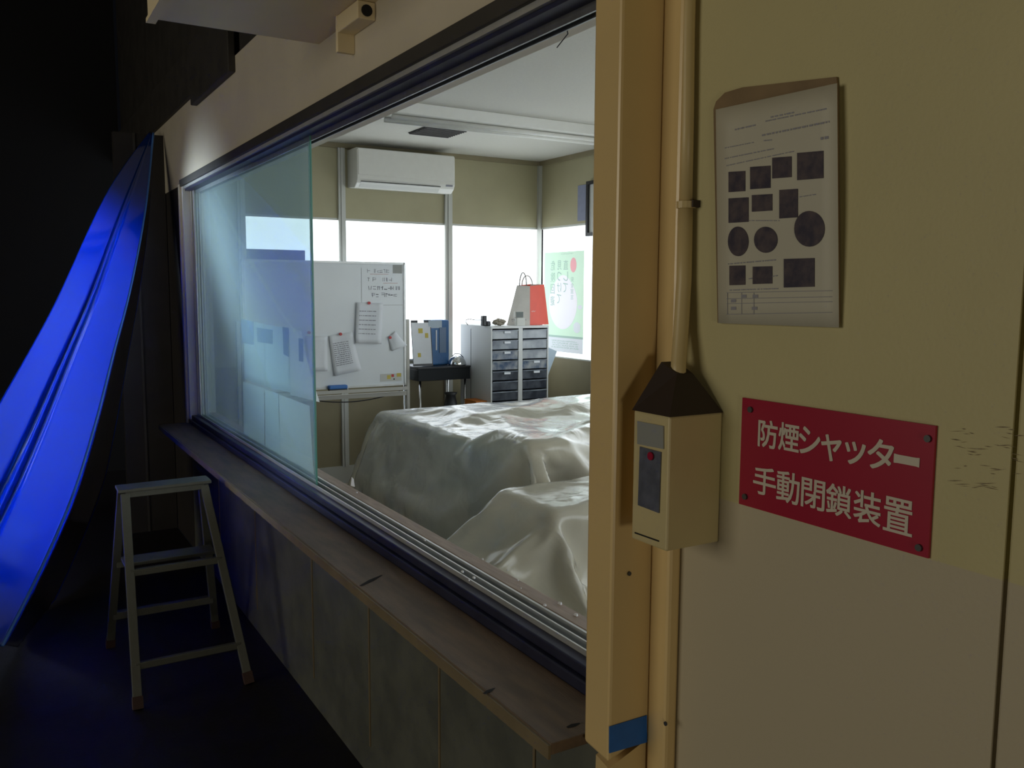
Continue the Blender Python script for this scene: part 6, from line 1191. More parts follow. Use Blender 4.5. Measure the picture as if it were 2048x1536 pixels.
[-1792,375,10,-3,17,0,-3,15,9,-1,1,17,-2,3,18,-1,-4,17,-2,3,18,-2,0,17,0,-3,17,-1,0,18,-1,0,18,-2,3,17,-1,-1,18,-1,9,15,-2,10,15,-2,11,14,-2,7,17,-1,12,12,-2,8,17,-2,0,17,-2,7,16,-2,3,18,-1,11,13,-2,2,17,-1,11,15,-2,17,-4,-1,18,-1,-1,17,4,-1,17,-3,-1,18,-1,-3,16,5,-1,18,-1,-1,18,3,-2,17,1,-1,18,-2,-1,17,-2,-1,17,0,-1,18,-4,-1,17,2,-2,18,0,-1,17,-2,-1,17,0,-2,18,2,0,17,-2,-3,17,3,-1,18,1,-1,17,-2,-1,18,1,-1,17,2,-1,18,4,-1,17,4,-1,18,-3,0,18,-3,-1,18,1,-1,17,-3,-1,18,1,0,17,-2,-2,17,4,-2,17,6,-2,17,6,0,16,-6,-2,19,-1,0,16,-7,-1,19,2,-1,17,-3,0,17,-3,-1,17,1,-2,19,-3,0,17,1,-1,18,4,-2,17,-5,-1,12,-13,-1,1,-17,-1,-3,-18,-1,1,-17,-1,5,-18,0,-2,-17,-1,0,-18,-1,4,-19,-1,0,-18,0,3,-18,-1,-2,-17,-1,2,-18,-1,-2,-17],
[-1775,378,10,-4,17,0,-2,11,14,-3,10,13,-1,0,18,-1,-3,17,0,-5,17,-2,1,18,-3,4,17,-1,-1,18,0,-1,17,-1,0,18,-1,1,18,-2,6,16,-1,11,14,-2,10,15,-2,10,14,-2,7,18,-2,10,14,-2,3,17,-1,1,17,-3,3,17,0,12,13,-1,7,16,-2,10,14,-2,16,-5,-1,18,0,-1,17,1,-2,17,4,-1,18,-1,-2,17,4,-1,18,-1,-2,17,0,-1,17,3,-1,18,-3,-1,17,-2,-2,17,-2,-1,18,-1,-1,17,-1,-1,18,-1,-1,17,0,-1,17,1,-2,18,0,-2,17,3,0,18,0,-1,17,0,-3,17,3,0,18,-1,-1,17,2,-1,18,2,-2,17,5,0,18,-2,-1,17,0,-1,19,-3,-1,17,0,0,17,-3,-1,18,1,-1,17,2,-3,16,8,-1,17,4,0,17,-7,-2,19,-1,-1,16,-7,0,18,-1,-1,17,-1,-1,17,-3,0,18,-1,0,17,2,-2,18,-3,-1,18,0,-1,18,0,-1,11,-13,-2,0,-18,-2,-3,-17,0,1,-18,-1,5,-17,-1,-3,-17,0,3,-19,-1,2,-18,-1,0,-18,-1,1,-18,0,4,-18,-1,-2,-18,-1,1,-18],
[-1759,381,10,-3,17,0,-4,14,12,-2,8,16,0,-3,17,0,-5,17,-2,1,18,-2,2,17,-1,0,18,-1,-2,17,-2,2,18,-2,3,18,0,-2,17,-1,3,17,-2,10,15,-2,10,15,-2,8,16,-1,10,14,-2,9,16,-2,0,18,-2,6,16,-2,1,18,-2,7,16,0,14,11,-1,9,14,-2,17,-6,-2,17,4,-2,17,4,0,18,-3,-2,17,4,-1,18,-1,-2,17,3,-1,17,1,-1,17,-2,-1,18,-2,-2,17,-2,-1,17,-3,-1,18,-2,-1,17,0,-2,17,3,0,18,-2,-2,18,1,-1,17,1,-2,17,3,0,18,-1,-1,17,1,-3,17,4,-1,18,-1,-1,17,2,-1,18,0,-1,17,4,-1,18,-1,-1,17,3,-1,18,-4,-1,18,0,0,17,-1,-1,18,0,-1,17,1,-2,16,8,-2,17,-1,-1,18,-1,0,16,-8,-1,17,-4,-1,18,-2,0,17,-3,-1,18,0,0,17,-3,-1,18,2,-1,17,0,-1,18,-2,0,18,0,-1,11,-13,-3,-1,-19,-1,-1,-17,-1,4,-18,-1,1,-17,-1,-1,-17,-1,1,-18,0,1,-18,-1,1,-18,-1,2,-18,-1,1,-19,0,-1,-17,-1,-1,-18],
[-1742,384,10,-4,17,1,-4,15,11,-1,7,16,0,-5,17,0,-3,17,-1,-2,18,-1,0,18,-2,3,17,-1,-1,18,-2,2,18,-2,2,17,-2,3,18,0,0,17,-2,7,16,-2,11,14,-2,9,15,-2,7,17,-2,10,15,-2,4,17,-2,-1,18,-1,4,17,-2,7,16,-2,7,16,0,18,2,-2,17,2,-3,15,9,-1,17,0,-1,18,1,0,18,-2,-2,17,3,-1,18,0,-2,17,0,-1,18,-1,-1,17,-4,-1,17,-2,-1,18,-2,-2,17,0,-1,17,-2,-1,18,1,-1,17,2,-2,18,1,-1,17,1,-1,17,2,-2,17,3,-2,18,3,0,17,-3,-2,18,3,0,17,-1,-2,18,1,0,17,0,-1,18,1,-2,17,2,-1,18,1,0,17,-1,-1,18,1,-1,17,0,-1,18,-2,-2,16,7,-1,17,-3,-1,18,-1,0,14,-10,-1,19,-2,-1,17,-3,0,18,-3,-1,17,-1,-1,18,-2,0,18,0,-1,17,1,0,17,3,-1,17,-4,-2,11,-15,-1,2,-17,-2,0,-18,-1,0,-17,-1,2,-18,-1,-2,-17,-1,0,-18,0,2,-17,-1,0,-18,-1,2,-19,-1,-3,-17,-1,1,-18,-1,3,-19],
[-1725,387,10,-4,17,1,-4,15,11,-2,7,16,0,-3,18,0,-2,18,0,-4,17,-1,-1,17,-1,-1,18,-2,3,17,-2,0,18,-1,2,18,-4,6,17,-1,3,17,-1,1,18,-1,10,14,-2,10,14,-2,8,16,-2,7,17,-3,0,18,-2,11,14,-3,6,16,-2,7,16,-2,6,17,-3,8,15,2,18,-2,-2,16,6,-1,18,-1,-1,18,1,0,18,-2,-2,17,3,-1,18,0,-1,18,-1,0,17,-6,-2,17,1,-1,18,-1,-1,17,-4,-2,17,0,-4,17,6,-2,17,2,-1,17,1,-1,18,1,0,17,0,-2,18,1,-2,17,3,1,18,-2,-1,17,1,-2,18,1,-1,17,0,-1,17,1,0,18,-1,-1,17,1,-1,18,0,-1,18,2,-2,17,1,0,17,-2,-1,18,2,-1,17,-1,-1,18,2,-2,17,2,0,17,-7,-1,16,-6,-1,16,-6,0,18,-2,-1,17,-4,0,18,-1,-1,18,-1,0,17,0,-1,18,0,-1,17,3,0,17,-5,-2,10,-15,-1,2,-17,-1,1,-18,-1,1,-17,-2,0,-18,-1,-1,-17,-1,0,-18,-1,0,-17,-1,-1,-18,-1,1,-18,-1,-2,-17,-1,-2,-18,0,0,-18],
[-1709,390,10,-4,18,2,-4,15,10,-1,2,18,-2,4,17,1,-7,17,0,-3,17,0,-1,18,0,-2,17,-3,5,18,-2,1,18,-2,2,17,-2,3,18,-2,3,17,-1,2,18,-2,7,16,-1,11,13,-2,9,15,-2,3,18,-3,4,17,-2,9,15,-3,7,17,-3,4,17,-2,9,15,-2,11,14,-2,15,8,1,17,-2,-2,17,4,0,18,-3,-1,18,1,-1,18,1,-1,18,-1,0,17,-4,0,18,-4,-2,17,1,0,18,-4,-1,17,0,-6,16,6,-1,18,0,-2,17,-2,-2,17,4,-1,18,2,-2,16,5,-1,18,1,-1,17,1,-1,18,0,-1,18,1,-1,17,0,-1,18,0,-1,17,0,0,18,0,-1,17,0,-1,18,0,0,17,-1,-1,18,1,-2,17,2,0,18,-2,-1,17,3,-2,18,0,0,17,-4,-1,15,-9,0,17,-6,-1,18,-3,-1,16,-6,0,18,-1,-1,17,-1,0,18,-1,-1,18,0,0,17,0,-1,17,2,-1,17,-5,-1,10,-15,-1,2,-17,-1,3,-17,-1,-1,-18,-2,-1,-17,-1,0,-18,-1,-2,-17,-1,1,-18,-1,-1,-17,-1,-2,-18,-1,-1,-17,-1,4,-18,-1,2,-18],
[-1693,394,10,-4,18,3,-3,14,10,-3,6,17,0,-2,18,-1,0,17,1,-6,17,0,-2,18,-1,1,17,0,-3,17,-3,4,18,-2,4,18,-2,2,17,-2,3,18,-1,2,17,-2,4,17,-2,10,15,-2,7,16,-1,10,14,-3,4,17,-3,3,19,-2,9,15,-3,5,17,-2,12,12,-3,9,15,-2,13,13,-1,17,3,1,18,-3,-1,17,1,-1,18,1,-1,18,0,0,19,-6,0,18,-3,-2,17,1,0,17,-3,-2,18,2,-2,17,-1,-2,16,-7,-1,17,2,-3,18,5,-2,17,4,-3,16,7,-2,18,3,-2,17,3,0,18,-1,-1,17,0,0,18,0,-1,18,0,-1,17,0,-1,18,1,-1,17,0,-1,18,-1,-1,17,1,0,18,0,-1,18,-1,-1,17,0,0,18,0,-1,17,1,-1,18,-2,0,16,-9,0,17,-4,-1,16,-6,-1,17,-6,-1,17,-5,0,18,0,-1,17,-4,0,18,3,-1,17,-3,-1,18,2,0,17,0,-1,17,-4,-1,9,-16,-1,2,-17,-1,2,-17,-2,-2,-18,-1,1,-17,-1,0,-18,-1,1,-17,-1,-3,-18,-1,-1,-17,-1,-1,-18,-1,3,-17,-1,-2,-18,-1,0,-17],
[-1676,398,10,-4,17,4,-4,14,9,-3,7,17,-1,1,18,0,-2,18,0,-3,17,0,-3,18,1,-4,17,-2,2,17,-1,1,18,-1,-1,17,-2,5,18,-2,1,17,-2,4,18,-3,5,17,-1,5,17,-2,11,14,-2,7,16,-2,8,15,-2,4,18,-3,4,17,-3,7,16,-3,10,15,-2,14,11,-3,10,15,0,16,6,-1,18,0,-1,17,0,0,18,-1,-1,19,-1,0,18,-6,-1,18,0,-1,18,-1,-1,18,-2,-1,17,-5,-2,15,-7,-2,17,5,-2,18,3,-2,17,4,-2,17,4,-3,18,4,-1,17,-1,-2,17,5,0,17,-1,-1,18,0,0,17,1,-1,18,-1,-1,18,1,-2,18,-1,-1,17,0,0,18,2,-1,17,-1,-1,18,2,0,17,-3,-1,17,0,0,18,0,-1,18,0,-1,18,-1,0,15,-9,-1,18,-4,0,16,-7,-1,17,-5,0,18,-2,-1,17,-4,-1,17,1,-1,18,-3,0,17,-1,-1,17,1,-1,18,0,0,17,-4,-1,7,-16,-1,4,-17,-2,-2,-18,-1,2,-17,-1,-1,-18,-1,1,-17,-2,-1,-17,-1,4,-18,-1,-3,-17,-1,0,-18,-1,-1,-17,-1,-1,-18,0,-3,-17],
[-1660,403,10,-4,16,5,-3,13,11,-4,9,15,0,-2,18,0,-2,18,-1,1,17,0,-3,17,-1,-1,18,1,-4,17,-1,1,18,-2,3,17,-2,0,18,-1,2,17,-2,3,18,-2,3,17,-3,7,17,-2,6,16,-1,11,14,-2,7,16,-2,7,16,-3,3,18,-2,8,15,-4,7,17,-2,14,11,-3,10,14,0,17,5,-1,18,0,-1,17,2,-1,18,-2,0,19,0,-1,18,-2,-1,18,-4,0,18,-3,-2,16,-8,-1,17,-5,-1,17,2,-1,18,1,-2,16,6,-2,18,2,-3,17,2,-2,18,3,-4,16,9,-1,18,2,0,17,-1,0,18,-2,-1,17,-2,0,17,0,-1,18,1,-1,18,1,-1,17,1,-1,18,-1,-1,18,1,-1,17,-3,0,18,3,-1,17,-2,-1,18,-1,0,17,0,-1,18,-1,0,16,-8,-1,17,-7,-1,17,-5,0,17,-5,-1,17,-4,0,18,-3,-1,17,0,-1,17,1,0,18,0,-1,17,-2,-1,18,0,-1,17,-5,-1,7,-16,-1,1,-17,-1,1,-18,-1,-1,-17,-1,1,-18,-2,2,-17,-1,1,-17,-1,1,-18,-2,1,-17,0,-4,-18,-1,-2,-17,-1,-2,-17,-1,-1,-18],
[-1643,407,10,-5,16,6,-3,11,14,-4,11,12,-2,4,17,0,-2,18,1,-4,18,-1,-1,17,0,-2,18,-2,1,17,0,-2,18,0,-1,17,-2,2,17,-1,1,18,-2,3,18,-2,3,17,-2,3,18,-2,5,17,-2,8,15,-2,11,14,-2,6,16,-2,5,17,-2,6,16,-2,8,16,-3,13,12,-2,11,14,-2,17,4,-1,18,-1,-1,17,0,-1,18,0,-1,18,0,0,17,-2,-1,18,-6,-1,17,-6,-1,17,-5,-1,19,-2,-2,17,3,-1,17,3,-1,18,1,-2,17,2,-2,17,3,-3,17,7,-4,16,9,-1,17,-6,0,18,0,-1,18,-1,0,17,3,0,18,-3,-1,17,0,0,18,0,-1,17,0,-1,18,2,-2,18,-2,-1,18,0,-1,18,0,0,17,2,-1,17,-2,-1,18,0,0,17,-1,-1,17,-7,0,17,-6,-1,17,-7,0,18,-2,-1,16,-8,0,17,-3,-1,18,0,-1,17,1,0,18,2,-1,17,-2,-1,18,0,-1,16,-6,-1,8,-17,-1,0,-17,-1,0,-18,-2,2,-17,-1,-1,-18,-1,3,-17,-2,2,-18,0,0,-17,-2,1,-17,-1,1,-18,-1,-2,-17,-1,-1,-18,-1,-1,-17],
[-1626,412,10,-5,14,9,-4,8,16,-3,14,10,-3,6,16,-2,1,17,0,-1,18,-1,-2,17,0,-2,18,0,-1,17,-1,-1,18,0,-1,17,0,-4,17,-2,4,18,0,-1,18,-2,3,17,-2,4,17,-2,4,18,-2,5,16,-2,9,15,-2,9,15,-2,7,16,-2,6,17,-2,10,14,-3,7,16,-2,14,11,-2,17,3,-1,17,-1,-2,18,0,0,18,1,-1,17,-1,0,18,-4,-1,16,-6,-1,17,-4,-1,18,-2,-1,19,-1,-2,18,1,-1,17,2,-2,18,2,-3,16,7,-6,14,9,0,17,4,-2,18,-5,0,18,0,-1,18,-3,0,18,3,0,18,-3,0,17,4,-1,18,-3,0,17,0,-1,17,2,-2,19,-3,0,17,1,-1,18,1,-2,18,-2,-1,17,0,0,18,1,-1,17,-1,0,18,-1,-1,17,-6,-1,18,-5,0,17,-6,-1,16,-7,0,17,-6,-1,17,-3,0,18,-1,-1,17,3,-1,17,0,0,18,1,-2,18,-1,0,16,-8,-1,5,-17,-1,1,-17,-1,-1,-19,-1,2,-17,-2,1,-17,-1,2,-18,-2,4,-17,-1,0,-17,-1,3,-18,-1,-3,-17,-2,3,-17,-1,-2,-18,-1,-2,-17],
[-1625,429,10,11,-3,14,-4,9,15,-4,15,8,-3,8,16,-2,4,16,-2,0,18,0,-2,17,0,-2,18,0,-2,17,-1,1,18,0,-3,17,0,-2,17,-2,2,18,-1,1,18,-1,1,17,-1,1,18,-2,2,17,-2,5,17,-2,6,17,-2,9,14,-2,8,16,-2,7,15,-1,9,15,-3,7,16,-1,14,10,-2,18,2,-1,17,-1,-3,18,2,0,17,-1,-1,18,-1,-1,17,-6,-1,17,-3,-1,17,-1,0,19,-5,-3,17,5,-1,18,-1,-2,18,4,-6,14,8,-2,17,5,-2,16,-6,0,17,6,-1,18,-1,0,17,-5,-1,18,0,0,19,1,-1,18,2,0,17,-2,0,18,4,0,17,-2,-1,18,1,-1,17,2,-1,18,-2,-1,18,-3,-1,18,1,-1,18,0,-2,18,-2,0,17,0,-1,18,-1,0,16,-8,-1,16,-5,-1,19,-2,0,17,-7,-1,18,-3,0,16,-7,-1,17,-2,0,18,0,0,17,5,-1,17,1,-2,18,-3,0,16,-8,-1,6,-17,-2,0,-19,-1,2,-17,-1,0,-18,-1,1,-18,-1,1,-17,-1,0,-17,-2,4,-17,-1,1,-18,-2,1,-17,-2,4,-18,0,-4,-17,-2,1,-18],
[-1619,444,10,14,-5,9,3,0,18,-3,10,15,-3,8,14,-4,10,15,0,-4,17,-2,4,17,0,-1,18,-1,0,17,-1,-2,17,0,1,18,0,-3,17,0,-1,18,-1,0,18,-1,1,17,-2,3,18,-1,0,17,-1,1,18,-2,4,16,-3,7,17,-1,10,14,-2,7,16,-2,10,14,-2,6,17,-2,15,8,-1,18,1,-1,17,0,-1,18,-1,-2,17,0,-1,18,-2,-1,17,-2,-1,17,-5,-1,17,-1,-2,17,4,-2,19,0,-4,16,6,-3,17,5,-2,17,2,-3,15,-8,1,18,2,-3,17,-3,1,17,6,-1,17,-3,-1,18,4,0,19,-1,0,18,0,0,18,1,0,17,-2,0,18,4,-1,17,0,0,18,1,-2,18,-1,-1,17,-1,0,18,-1,-3,19,-1,-1,17,-1,0,18,-1,-1,18,-3,-1,15,-9,0,17,-4,-1,18,-1,-1,18,-4,0,16,-7,-1,19,-2,0,16,-7,-1,17,0,0,18,0,-1,17,2,0,18,2,-1,15,-10,-2,6,-17,-1,1,-19,-1,0,-18,-1,2,-17,-1,-2,-18,-1,3,-17,-1,0,-18,-1,0,-17,-2,6,-17,-2,3,-17,-1,1,-18,-2,-1,-17,-1,1,-18],
[-1612,460,10,14,-5,9,9,-6,15,-3,9,15,-2,8,15,-1,3,17,0,-3,18,-2,1,17,-2,4,17,-1,1,18,0,-2,17,-1,0,18,-1,2,18,0,-2,17,-1,0,17,0,0,18,-1,-1,18,-1,2,17,-2,1,18,-1,0,17,-2,5,17,-2,7,16,-1,11,13,-2,8,16,-3,7,16,-1,16,7,-1,18,0,-1,17,0,-1,18,-1,-2,17,0,-1,18,-2,-1,17,-4,-1,17,-1,-3,16,5,-2,18,1,-3,16,6,-2,18,2,-2,18,-1,-3,16,-6,-3,16,-6,-1,17,-1,0,18,2,0,16,7,0,18,2,-1,18,1,0,17,0,-1,19,0,0,18,-1,0,17,0,0,18,-1,-1,18,-1,-3,17,-3,2,17,2,-1,18,-1,-1,18,-1,-1,17,0,-1,19,-1,-1,17,0,0,19,0,-2,15,-10,0,18,-1,-1,16,-5,0,19,0,-1,17,-4,-1,17,-5,0,17,-5,-1,18,-3,-1,18,0,0,17,0,-1,17,3,-1,16,-10,-1,5,-17,-1,2,-18,-1,1,-18,-1,1,-18,-2,0,-18,-1,-1,-18,0,-2,-17,-1,3,-17,-2,3,-18,-1,6,-16,-2,-1,-18,-2,2,-17,-1,-1,-18],
[-1606,476,10,13,-6,10,11,-5,13,6,-4,16,-2,9,15,0,-2,18,-1,0,18,-1,1,17,-2,3,17,-2,4,18,-1,2,17,-2,2,18,0,-1,17,-1,0,18,1,-2,17,-1,-1,18,0,1,18,-2,1,17,-2,2,18,-1,1,17,-1,0,17,-2,3,17,-2,8,16,-1,11,13,-2,7,17,-1,17,5,-1,18,-2,-1,17,1,-2,18,-1,-1,17,2,-2,17,-5,-1,18,0,-2,17,2,-3,16,6,-2,17,2,-1,18,-1,-2,17,-2,-3,17,-3,-4,15,-9,0,18,2,-1,17,1,-1,17,1,0,18,2,-4,16,-4,0,18,2,-5,17,-4,0,18,-1,-1,18,-1,0,17,-1,0,18,0,0,18,0,1,18,-1,-2,17,-1,1,17,1,-2,18,-2,1,18,2,-3,18,-2,0,18,-1,0,18,1,3,17,2,-1,17,-5,0,17,0,-1,17,-5,0,18,1,0,18,-2,-1,17,-4,-1,17,-6,-1,18,-2,-1,18,0,0,17,2,-1,16,-9,-1,4,-17,-2,-1,-18,-1,0,-19,-1,0,-18,-1,4,-18,-1,-4,-18,-1,0,-18,0,2,-17,-1,7,-16,-1,5,-17,-2,-2,-17,-2,1,-18,-3,4,-18],
[-1600,492,10,13,-6,10,11,-5,13,8,-4,16,7,-4,16,-1,1,18,-1,0,17,-3,4,17,0,-1,18,-1,2,17,-2,2,18,-2,6,17,-2,1,18,1,-2,17,-1,0,19,-3,3,17,-3,2,17,1,-1,17,0,0,18,-1,1,17,-1,-1,18,0,0,17,-1,1,18,-2,9,15,-1,11,14,-1,17,2,-1,18,0,-2,18,0,-1,17,-1,-1,17,0,-2,18,-2,-2,17,5,-2,17,3,-2,17,-1,-4,16,-6,-1,18,2,-1,17,-2,-2,17,-3,-5,15,-8,-1,18,0,0,17,2,-1,17,0,-2,18,-1,-3,17,-3,-7,15,-5,-3,17,-3,0,19,0,0,17,-1,-1,18,-1,0,18,-1,-1,18,0,0,17,-1,0,18,0,0,17,0,1,18,0,0,18,0,1,17,2,1,18,2,0,17,0,1,18,0,2,18,2,-1,17,-2,0,18,-2,-1,17,-4,1,17,2,-1,18,-1,-1,18,-3,-1,17,-5,0,18,0,0,18,2,-2,15,-10,-2,2,-18,-1,4,-17,-1,-4,-18,-2,0,-19,0,5,-17,-1,-5,-18,-1,0,-18,-1,3,-18,0,4,-17,-2,7,-16,-1,-1,-17,-1,3,-18,-2,2,-17],
[-1592,507,9,11,-5,12,8,-3,15,12,-7,12,4,-1,18,5,-4,16,1,-1,18,0,-1,18,-1,1,17,-2,3,17,1,-1,18,-2,2,18,-2,3,17,-1,2,18,-3,2,18,-4,5,17,-3,2,17,-1,1,18,0,0,17,0,0,18,0,-2,18,0,-1,17,1,-2,18,1,-3,18,-1,14,11,0,19,0,-2,17,0,-1,18,0,-1,17,0,-2,18,0,-2,17,4,-2,17,1,-2,17,-3,-4,17,-4,-3,16,-5,-6,15,-6,-3,18,-3,3,17,2,0,17,-1,-2,18,-1,-3,17,-3,-2,17,-3,-4,17,-3,-8,15,-5,-1,17,-1,0,18,1,-1,18,-1,0,17,-1,1,18,2,-1,18,-2,0,18,2,0,17,0,0,17,-1,0,18,-1,1,17,3,0,18,-2,1,17,2,0,18,-1,0,18,0,0,17,-1,2,18,3,-1,17,-2,2,18,1,0,18,-2,-1,17,-1,1,18,0,0,17,0,-1,18,0,0,18,-1,0,20,0,-3,14,-10,-2,2,-19,-2,-1,-18,-2,6,-17,0,-6,-18,-1,0,-18,-1,4,-17,-4,7,-16,1,-1,-19,1,2,-17,0,2,-18,-2,4,-17,-2,4,-17,-4,4,-18],
[-1590,524,14,11,-5,12,14,-6,8,8,-3,16,9,-5,15,3,-2,17,0,0,18,2,-2,17,2,-2,18,0,0,17,0,0,18,-4,5,17,-3,2,17,-2,3,18,-2,3,18,-2,2,18,-1,1,18,0,-1,17,1,-2,18,1,-3,17,1,-4,17,1,-4,17,0,-4,18,2,-1,21,-2,15,11,-1,20,-2,-1,17,0,-1,18,0,-2,18,3,-1,17,1,-2,17,-3,-6,16,-6,-4,16,-6,-5,16,-5,-4,16,-5,-4,17,-4,0,18,0,-5,16,-5,-3,17,-1,2,18,0,-4,16,-3,-5,17,-4,0,17,-2,-1,18,1,2,17,3,-2,18,-3,0,17,1,0,18,1,-1,17,-1,0,18,0,0,17,0,0,18,0,0,17,0,1,17,1,0,18,0,0,18,-1,0,17,-1,1,17,1,0,18,0,-1,18,-1,2,17,0,0,18,0,0,18,0,1,17,0,0,18,-1,1,17,0,0,18,0,1,17,0,0,18,0,0,19,0,-2,17,-5,-3,0,-19,-2,3,-17,-2,5,-17,-5,4,-17,-10,4,-14,4,2,-18,1,3,-18,-2,3,-18,-1,3,-17,-2,3,-17,-2,3,-17,-1,3,-18,-1,4,-17],
[-1587,540,18,12,-5,11,13,-5,10,14,-6,9,5,-2,17,1,-1,18,6,-4,17,0,-1,18,0,0,17,3,-2,17,3,-2,18,0,0,17,-2,2,17,-3,3,18,-2,2,18,-3,4,18,1,-4,17,0,1,19,0,-2,17,1,-2,18,1,-5,17,2,-4,17,0,-11,15,3,2,19,0,14,11,-2,20,1,-2,18,1,-1,18,1,-1,18,1,-4,16,-6,-5,16,-6,-3,16,-5,-4,17,-5,-5,16,-4,-4,17,-5,-4,16,-4,-4,17,-5,-4,17,-3,-1,17,1,-5,16,-7,-3,17,-2,3,17,4,0,18,0,-1,17,-1,-1,18,0,0,17,-1,-1,18,0,-4,17,-4,1,17,1,0,18,0,-1,17,-1,1,17,1,0,18,0,-1,17,0,-1,18,-2,3,17,2,0,18,1,-1,17,-2,-2,18,-1,3,17,1,0,17,-1,-2,18,-1,-1,18,-1,1,18,-1,-1,17,-1,3,17,1,-1,18,-1,-2,17,-1,0,17,-1,1,18,0,5,16,-1,-3,16,-7,-9,7,-13,-7,5,-15,-7,4,-16,-6,4,-16,-4,2,-17,0,2,-18,-1,3,-18,2,4,-18,-1,3,-17,0,4,-17,-2,3,-17,-5,2,-17],
[-1573,540,10,8,7,14,8,-1,16,15,-6,8,3,-1,17,3,-1,18,5,-4,17,0,-1,18,1,-1,17,2,-2,18,3,-2,17,4,-3,17,-5,4,16,0,2,18,2,-1,18,1,-3,18,0,-3,18,1,-5,17,-1,-6,17,-1,-6,17,-1,-7,16,1,-5,17,5,-1,17,-9,13,5,5,13,12,4,14,11,-1,17,1,-1,18,1,0,19,1,-4,17,-3,-4,16,-7,-5,17,-4,-4,16,-4,-4,17,-3,-4,16,-5,-4,17,-5,-4,16,-6,-6,15,-8,-1,17,0,-4,17,-4,-7,15,-8,2,17,3,-3,17,-3,-1,18,0,-2,17,-2,1,18,0,-4,17,-1,4,18,1,0,17,0,1,18,0,-2,17,-1,-1,17,-1,-3,18,-1,0,17,-1,2,18,1,0,17,0,-3,17,-1,-3,18,-1,2,17,-1,-3,17,0,1,18,-1,0,18,0,-2,17,-2,2,18,0,1,17,0,-1,18,-1,-4,17,-1,1,17,-1,-3,17,-1,0,18,-1,11,13,0,5,17,-1,-5,14,-10,-9,9,-12,-9,7,-14,-8,7,-14,-8,4,-15,-6,3,-16,-4,3,-18,-2,2,-17,-1,3,-17,2,4,-18,-6,2,-17,-1,4,-17],
[-1559,531,10,9,13,8,7,7,14,7,5,16,4,-1,17,3,-2,17,3,-1,17,3,-3,18,3,-2,17,2,-3,18,3,-2,18,4,-3,17,1,-5,16,1,-6,17,-1,-6,16,-1,-5,17,-1,-6,17,-4,-7,16,-2,-6,18,1,-5,17,4,-4,17,5,4,16,-1,11,14,-6,12,10,-9,15,1,13,4,10,-7,16,-1,0,18,1,5,18,2,-3,18,-2,-10,13,-8,-4,16,-5,-4,17,-4,-5,17,-3,1,17,-3,-1,18,-2,-1,17,-4,-3,17,-3,-4,17,-4,-7,14,-8,-5,16,-5,-3,17,-2,-4,17,-3,-3,17,-1,-2,18,-1,0,18,-1,-1,17,-1,0,18,0,1,17,1,4,17,1,-1,18,-1,-3,17,-1,1,17,0,0,18,0,-3,18,-2,-5,17,-1,-3,17,-1,3,17,0,-4,18,-1,-1,17,-1,1,18,0,-1,17,-2,3,18,1,0,17,-1,0,18,-1,-2,17,0,-5,17,-1,-1,17,-2,-1,18,0,-1,17,-1,13,11,0,11,14,0,-2,16,-7,-6,13,-10,-8,10,-12,-9,9,-12,-8,9,-13,-10,6,-14,-9,6,-14,-7,3,-16,-5,3,-16,-3,2,-17,1,3,-18,-5,3,-16],
[-1545,521,10,9,15,5,7,6,15,8,7,14,4,1,17,4,-1,17,4,-2,17,2,-3,18,2,-4,17,1,-4,18,2,-5,17,-1,-5,17,-4,-7,16,3,-6,16,-4,-7,16,-1,-5,17,0,-6,17,1,-6,17,3,-3,17,4,1,17,4,6,17,1,9,15,-6,13,10,1,9,15,-16,0,-6,-5,14,11,9,15,-5,-5,17,0,3,18,2,7,16,0,-5,17,-4,-10,12,-9,-7,15,-5,-5,16,-5,-2,17,-2,-1,18,-3,-2,18,-2,1,17,-3,-3,18,-3,2,17,-2,-4,17,-4,-4,16,-3,-4,17,-3,-7,16,-6,1,18,1,-4,17,-3,0,18,0,2,17,1,-2,18,-1,2,17,0,-3,17,-1,0,18,-1,0,17,0,-4,17,-2,-7,17,-1,-1,18,-1,-2,17,-1,-3,18,-1,-1,17,-1,0,18,-1,1,17,-1,2,18,0,1,17,0,0,18,0,-1,17,-1,-5,17,-1,-4,17,-1,-2,17,-1,-1,18,-1,1,17,-1,12,13,0,16,7,3,-1,16,-7,1,17,-7,-8,10,-11,-9,9,-12,-8,9,-13,-8,10,-12,-10,4,-15,-7,11,-11,-8,8,-13,-9,5,-14,-8,4,-16,-4,2,-17],
[-1530,512,10,9,16,2,8,10,13,6,4,16,4,0,17,4,-2,17,2,-3,17,2,-4,16,0,-6,17,-1,-5,17,0,-6,17,-2,-6,17,1,-5,17,-4,-7,16,-2,-7,16,1,-5,17,3,-4,17,5,-1,17,5,5,17,2,8,16,1,9,15,-1,11,14,-1,11,13,-17,-4,5,-8,15,-2,-16,-1,8,6,18,-3,6,16,-4,1,20,2,0,18,2,12,13,-3,-6,17,-4,-9,12,-9,-8,14,-6,-7,15,-5,-4,18,-3,1,17,-3,-1,18,-2,1,18,-2,0,17,-3,-1,18,-2,-1,18,-2,-3,17,-3,-6,15,-5,0,18,1,-4,17,-4,1,18,1,0,18,0,-1,17,-1,-2,18,-1,-2,17,-2,0,17,0,-6,17,-2,-4,17,-1,-5,17,-2,-5,18,-1,-3,18,-1,-1,17,-2,2,18,0,1,17,0,2,18,-1,0,17,0,1,18,-1,1,17,0,-6,17,-1,-3,17,-1,-5,17,-1,-2,17,-1,0,18,-1,2,17,-1,14,11,1,16,6,3,7,16,-3,0,16,-6,-10,8,-12,-11,6,-12,-7,11,-13,-7,10,-12,-4,12,-11,-8,10,-12,-8,10,-13,-8,10,-12,-9,8,-12,-9,8,-13],
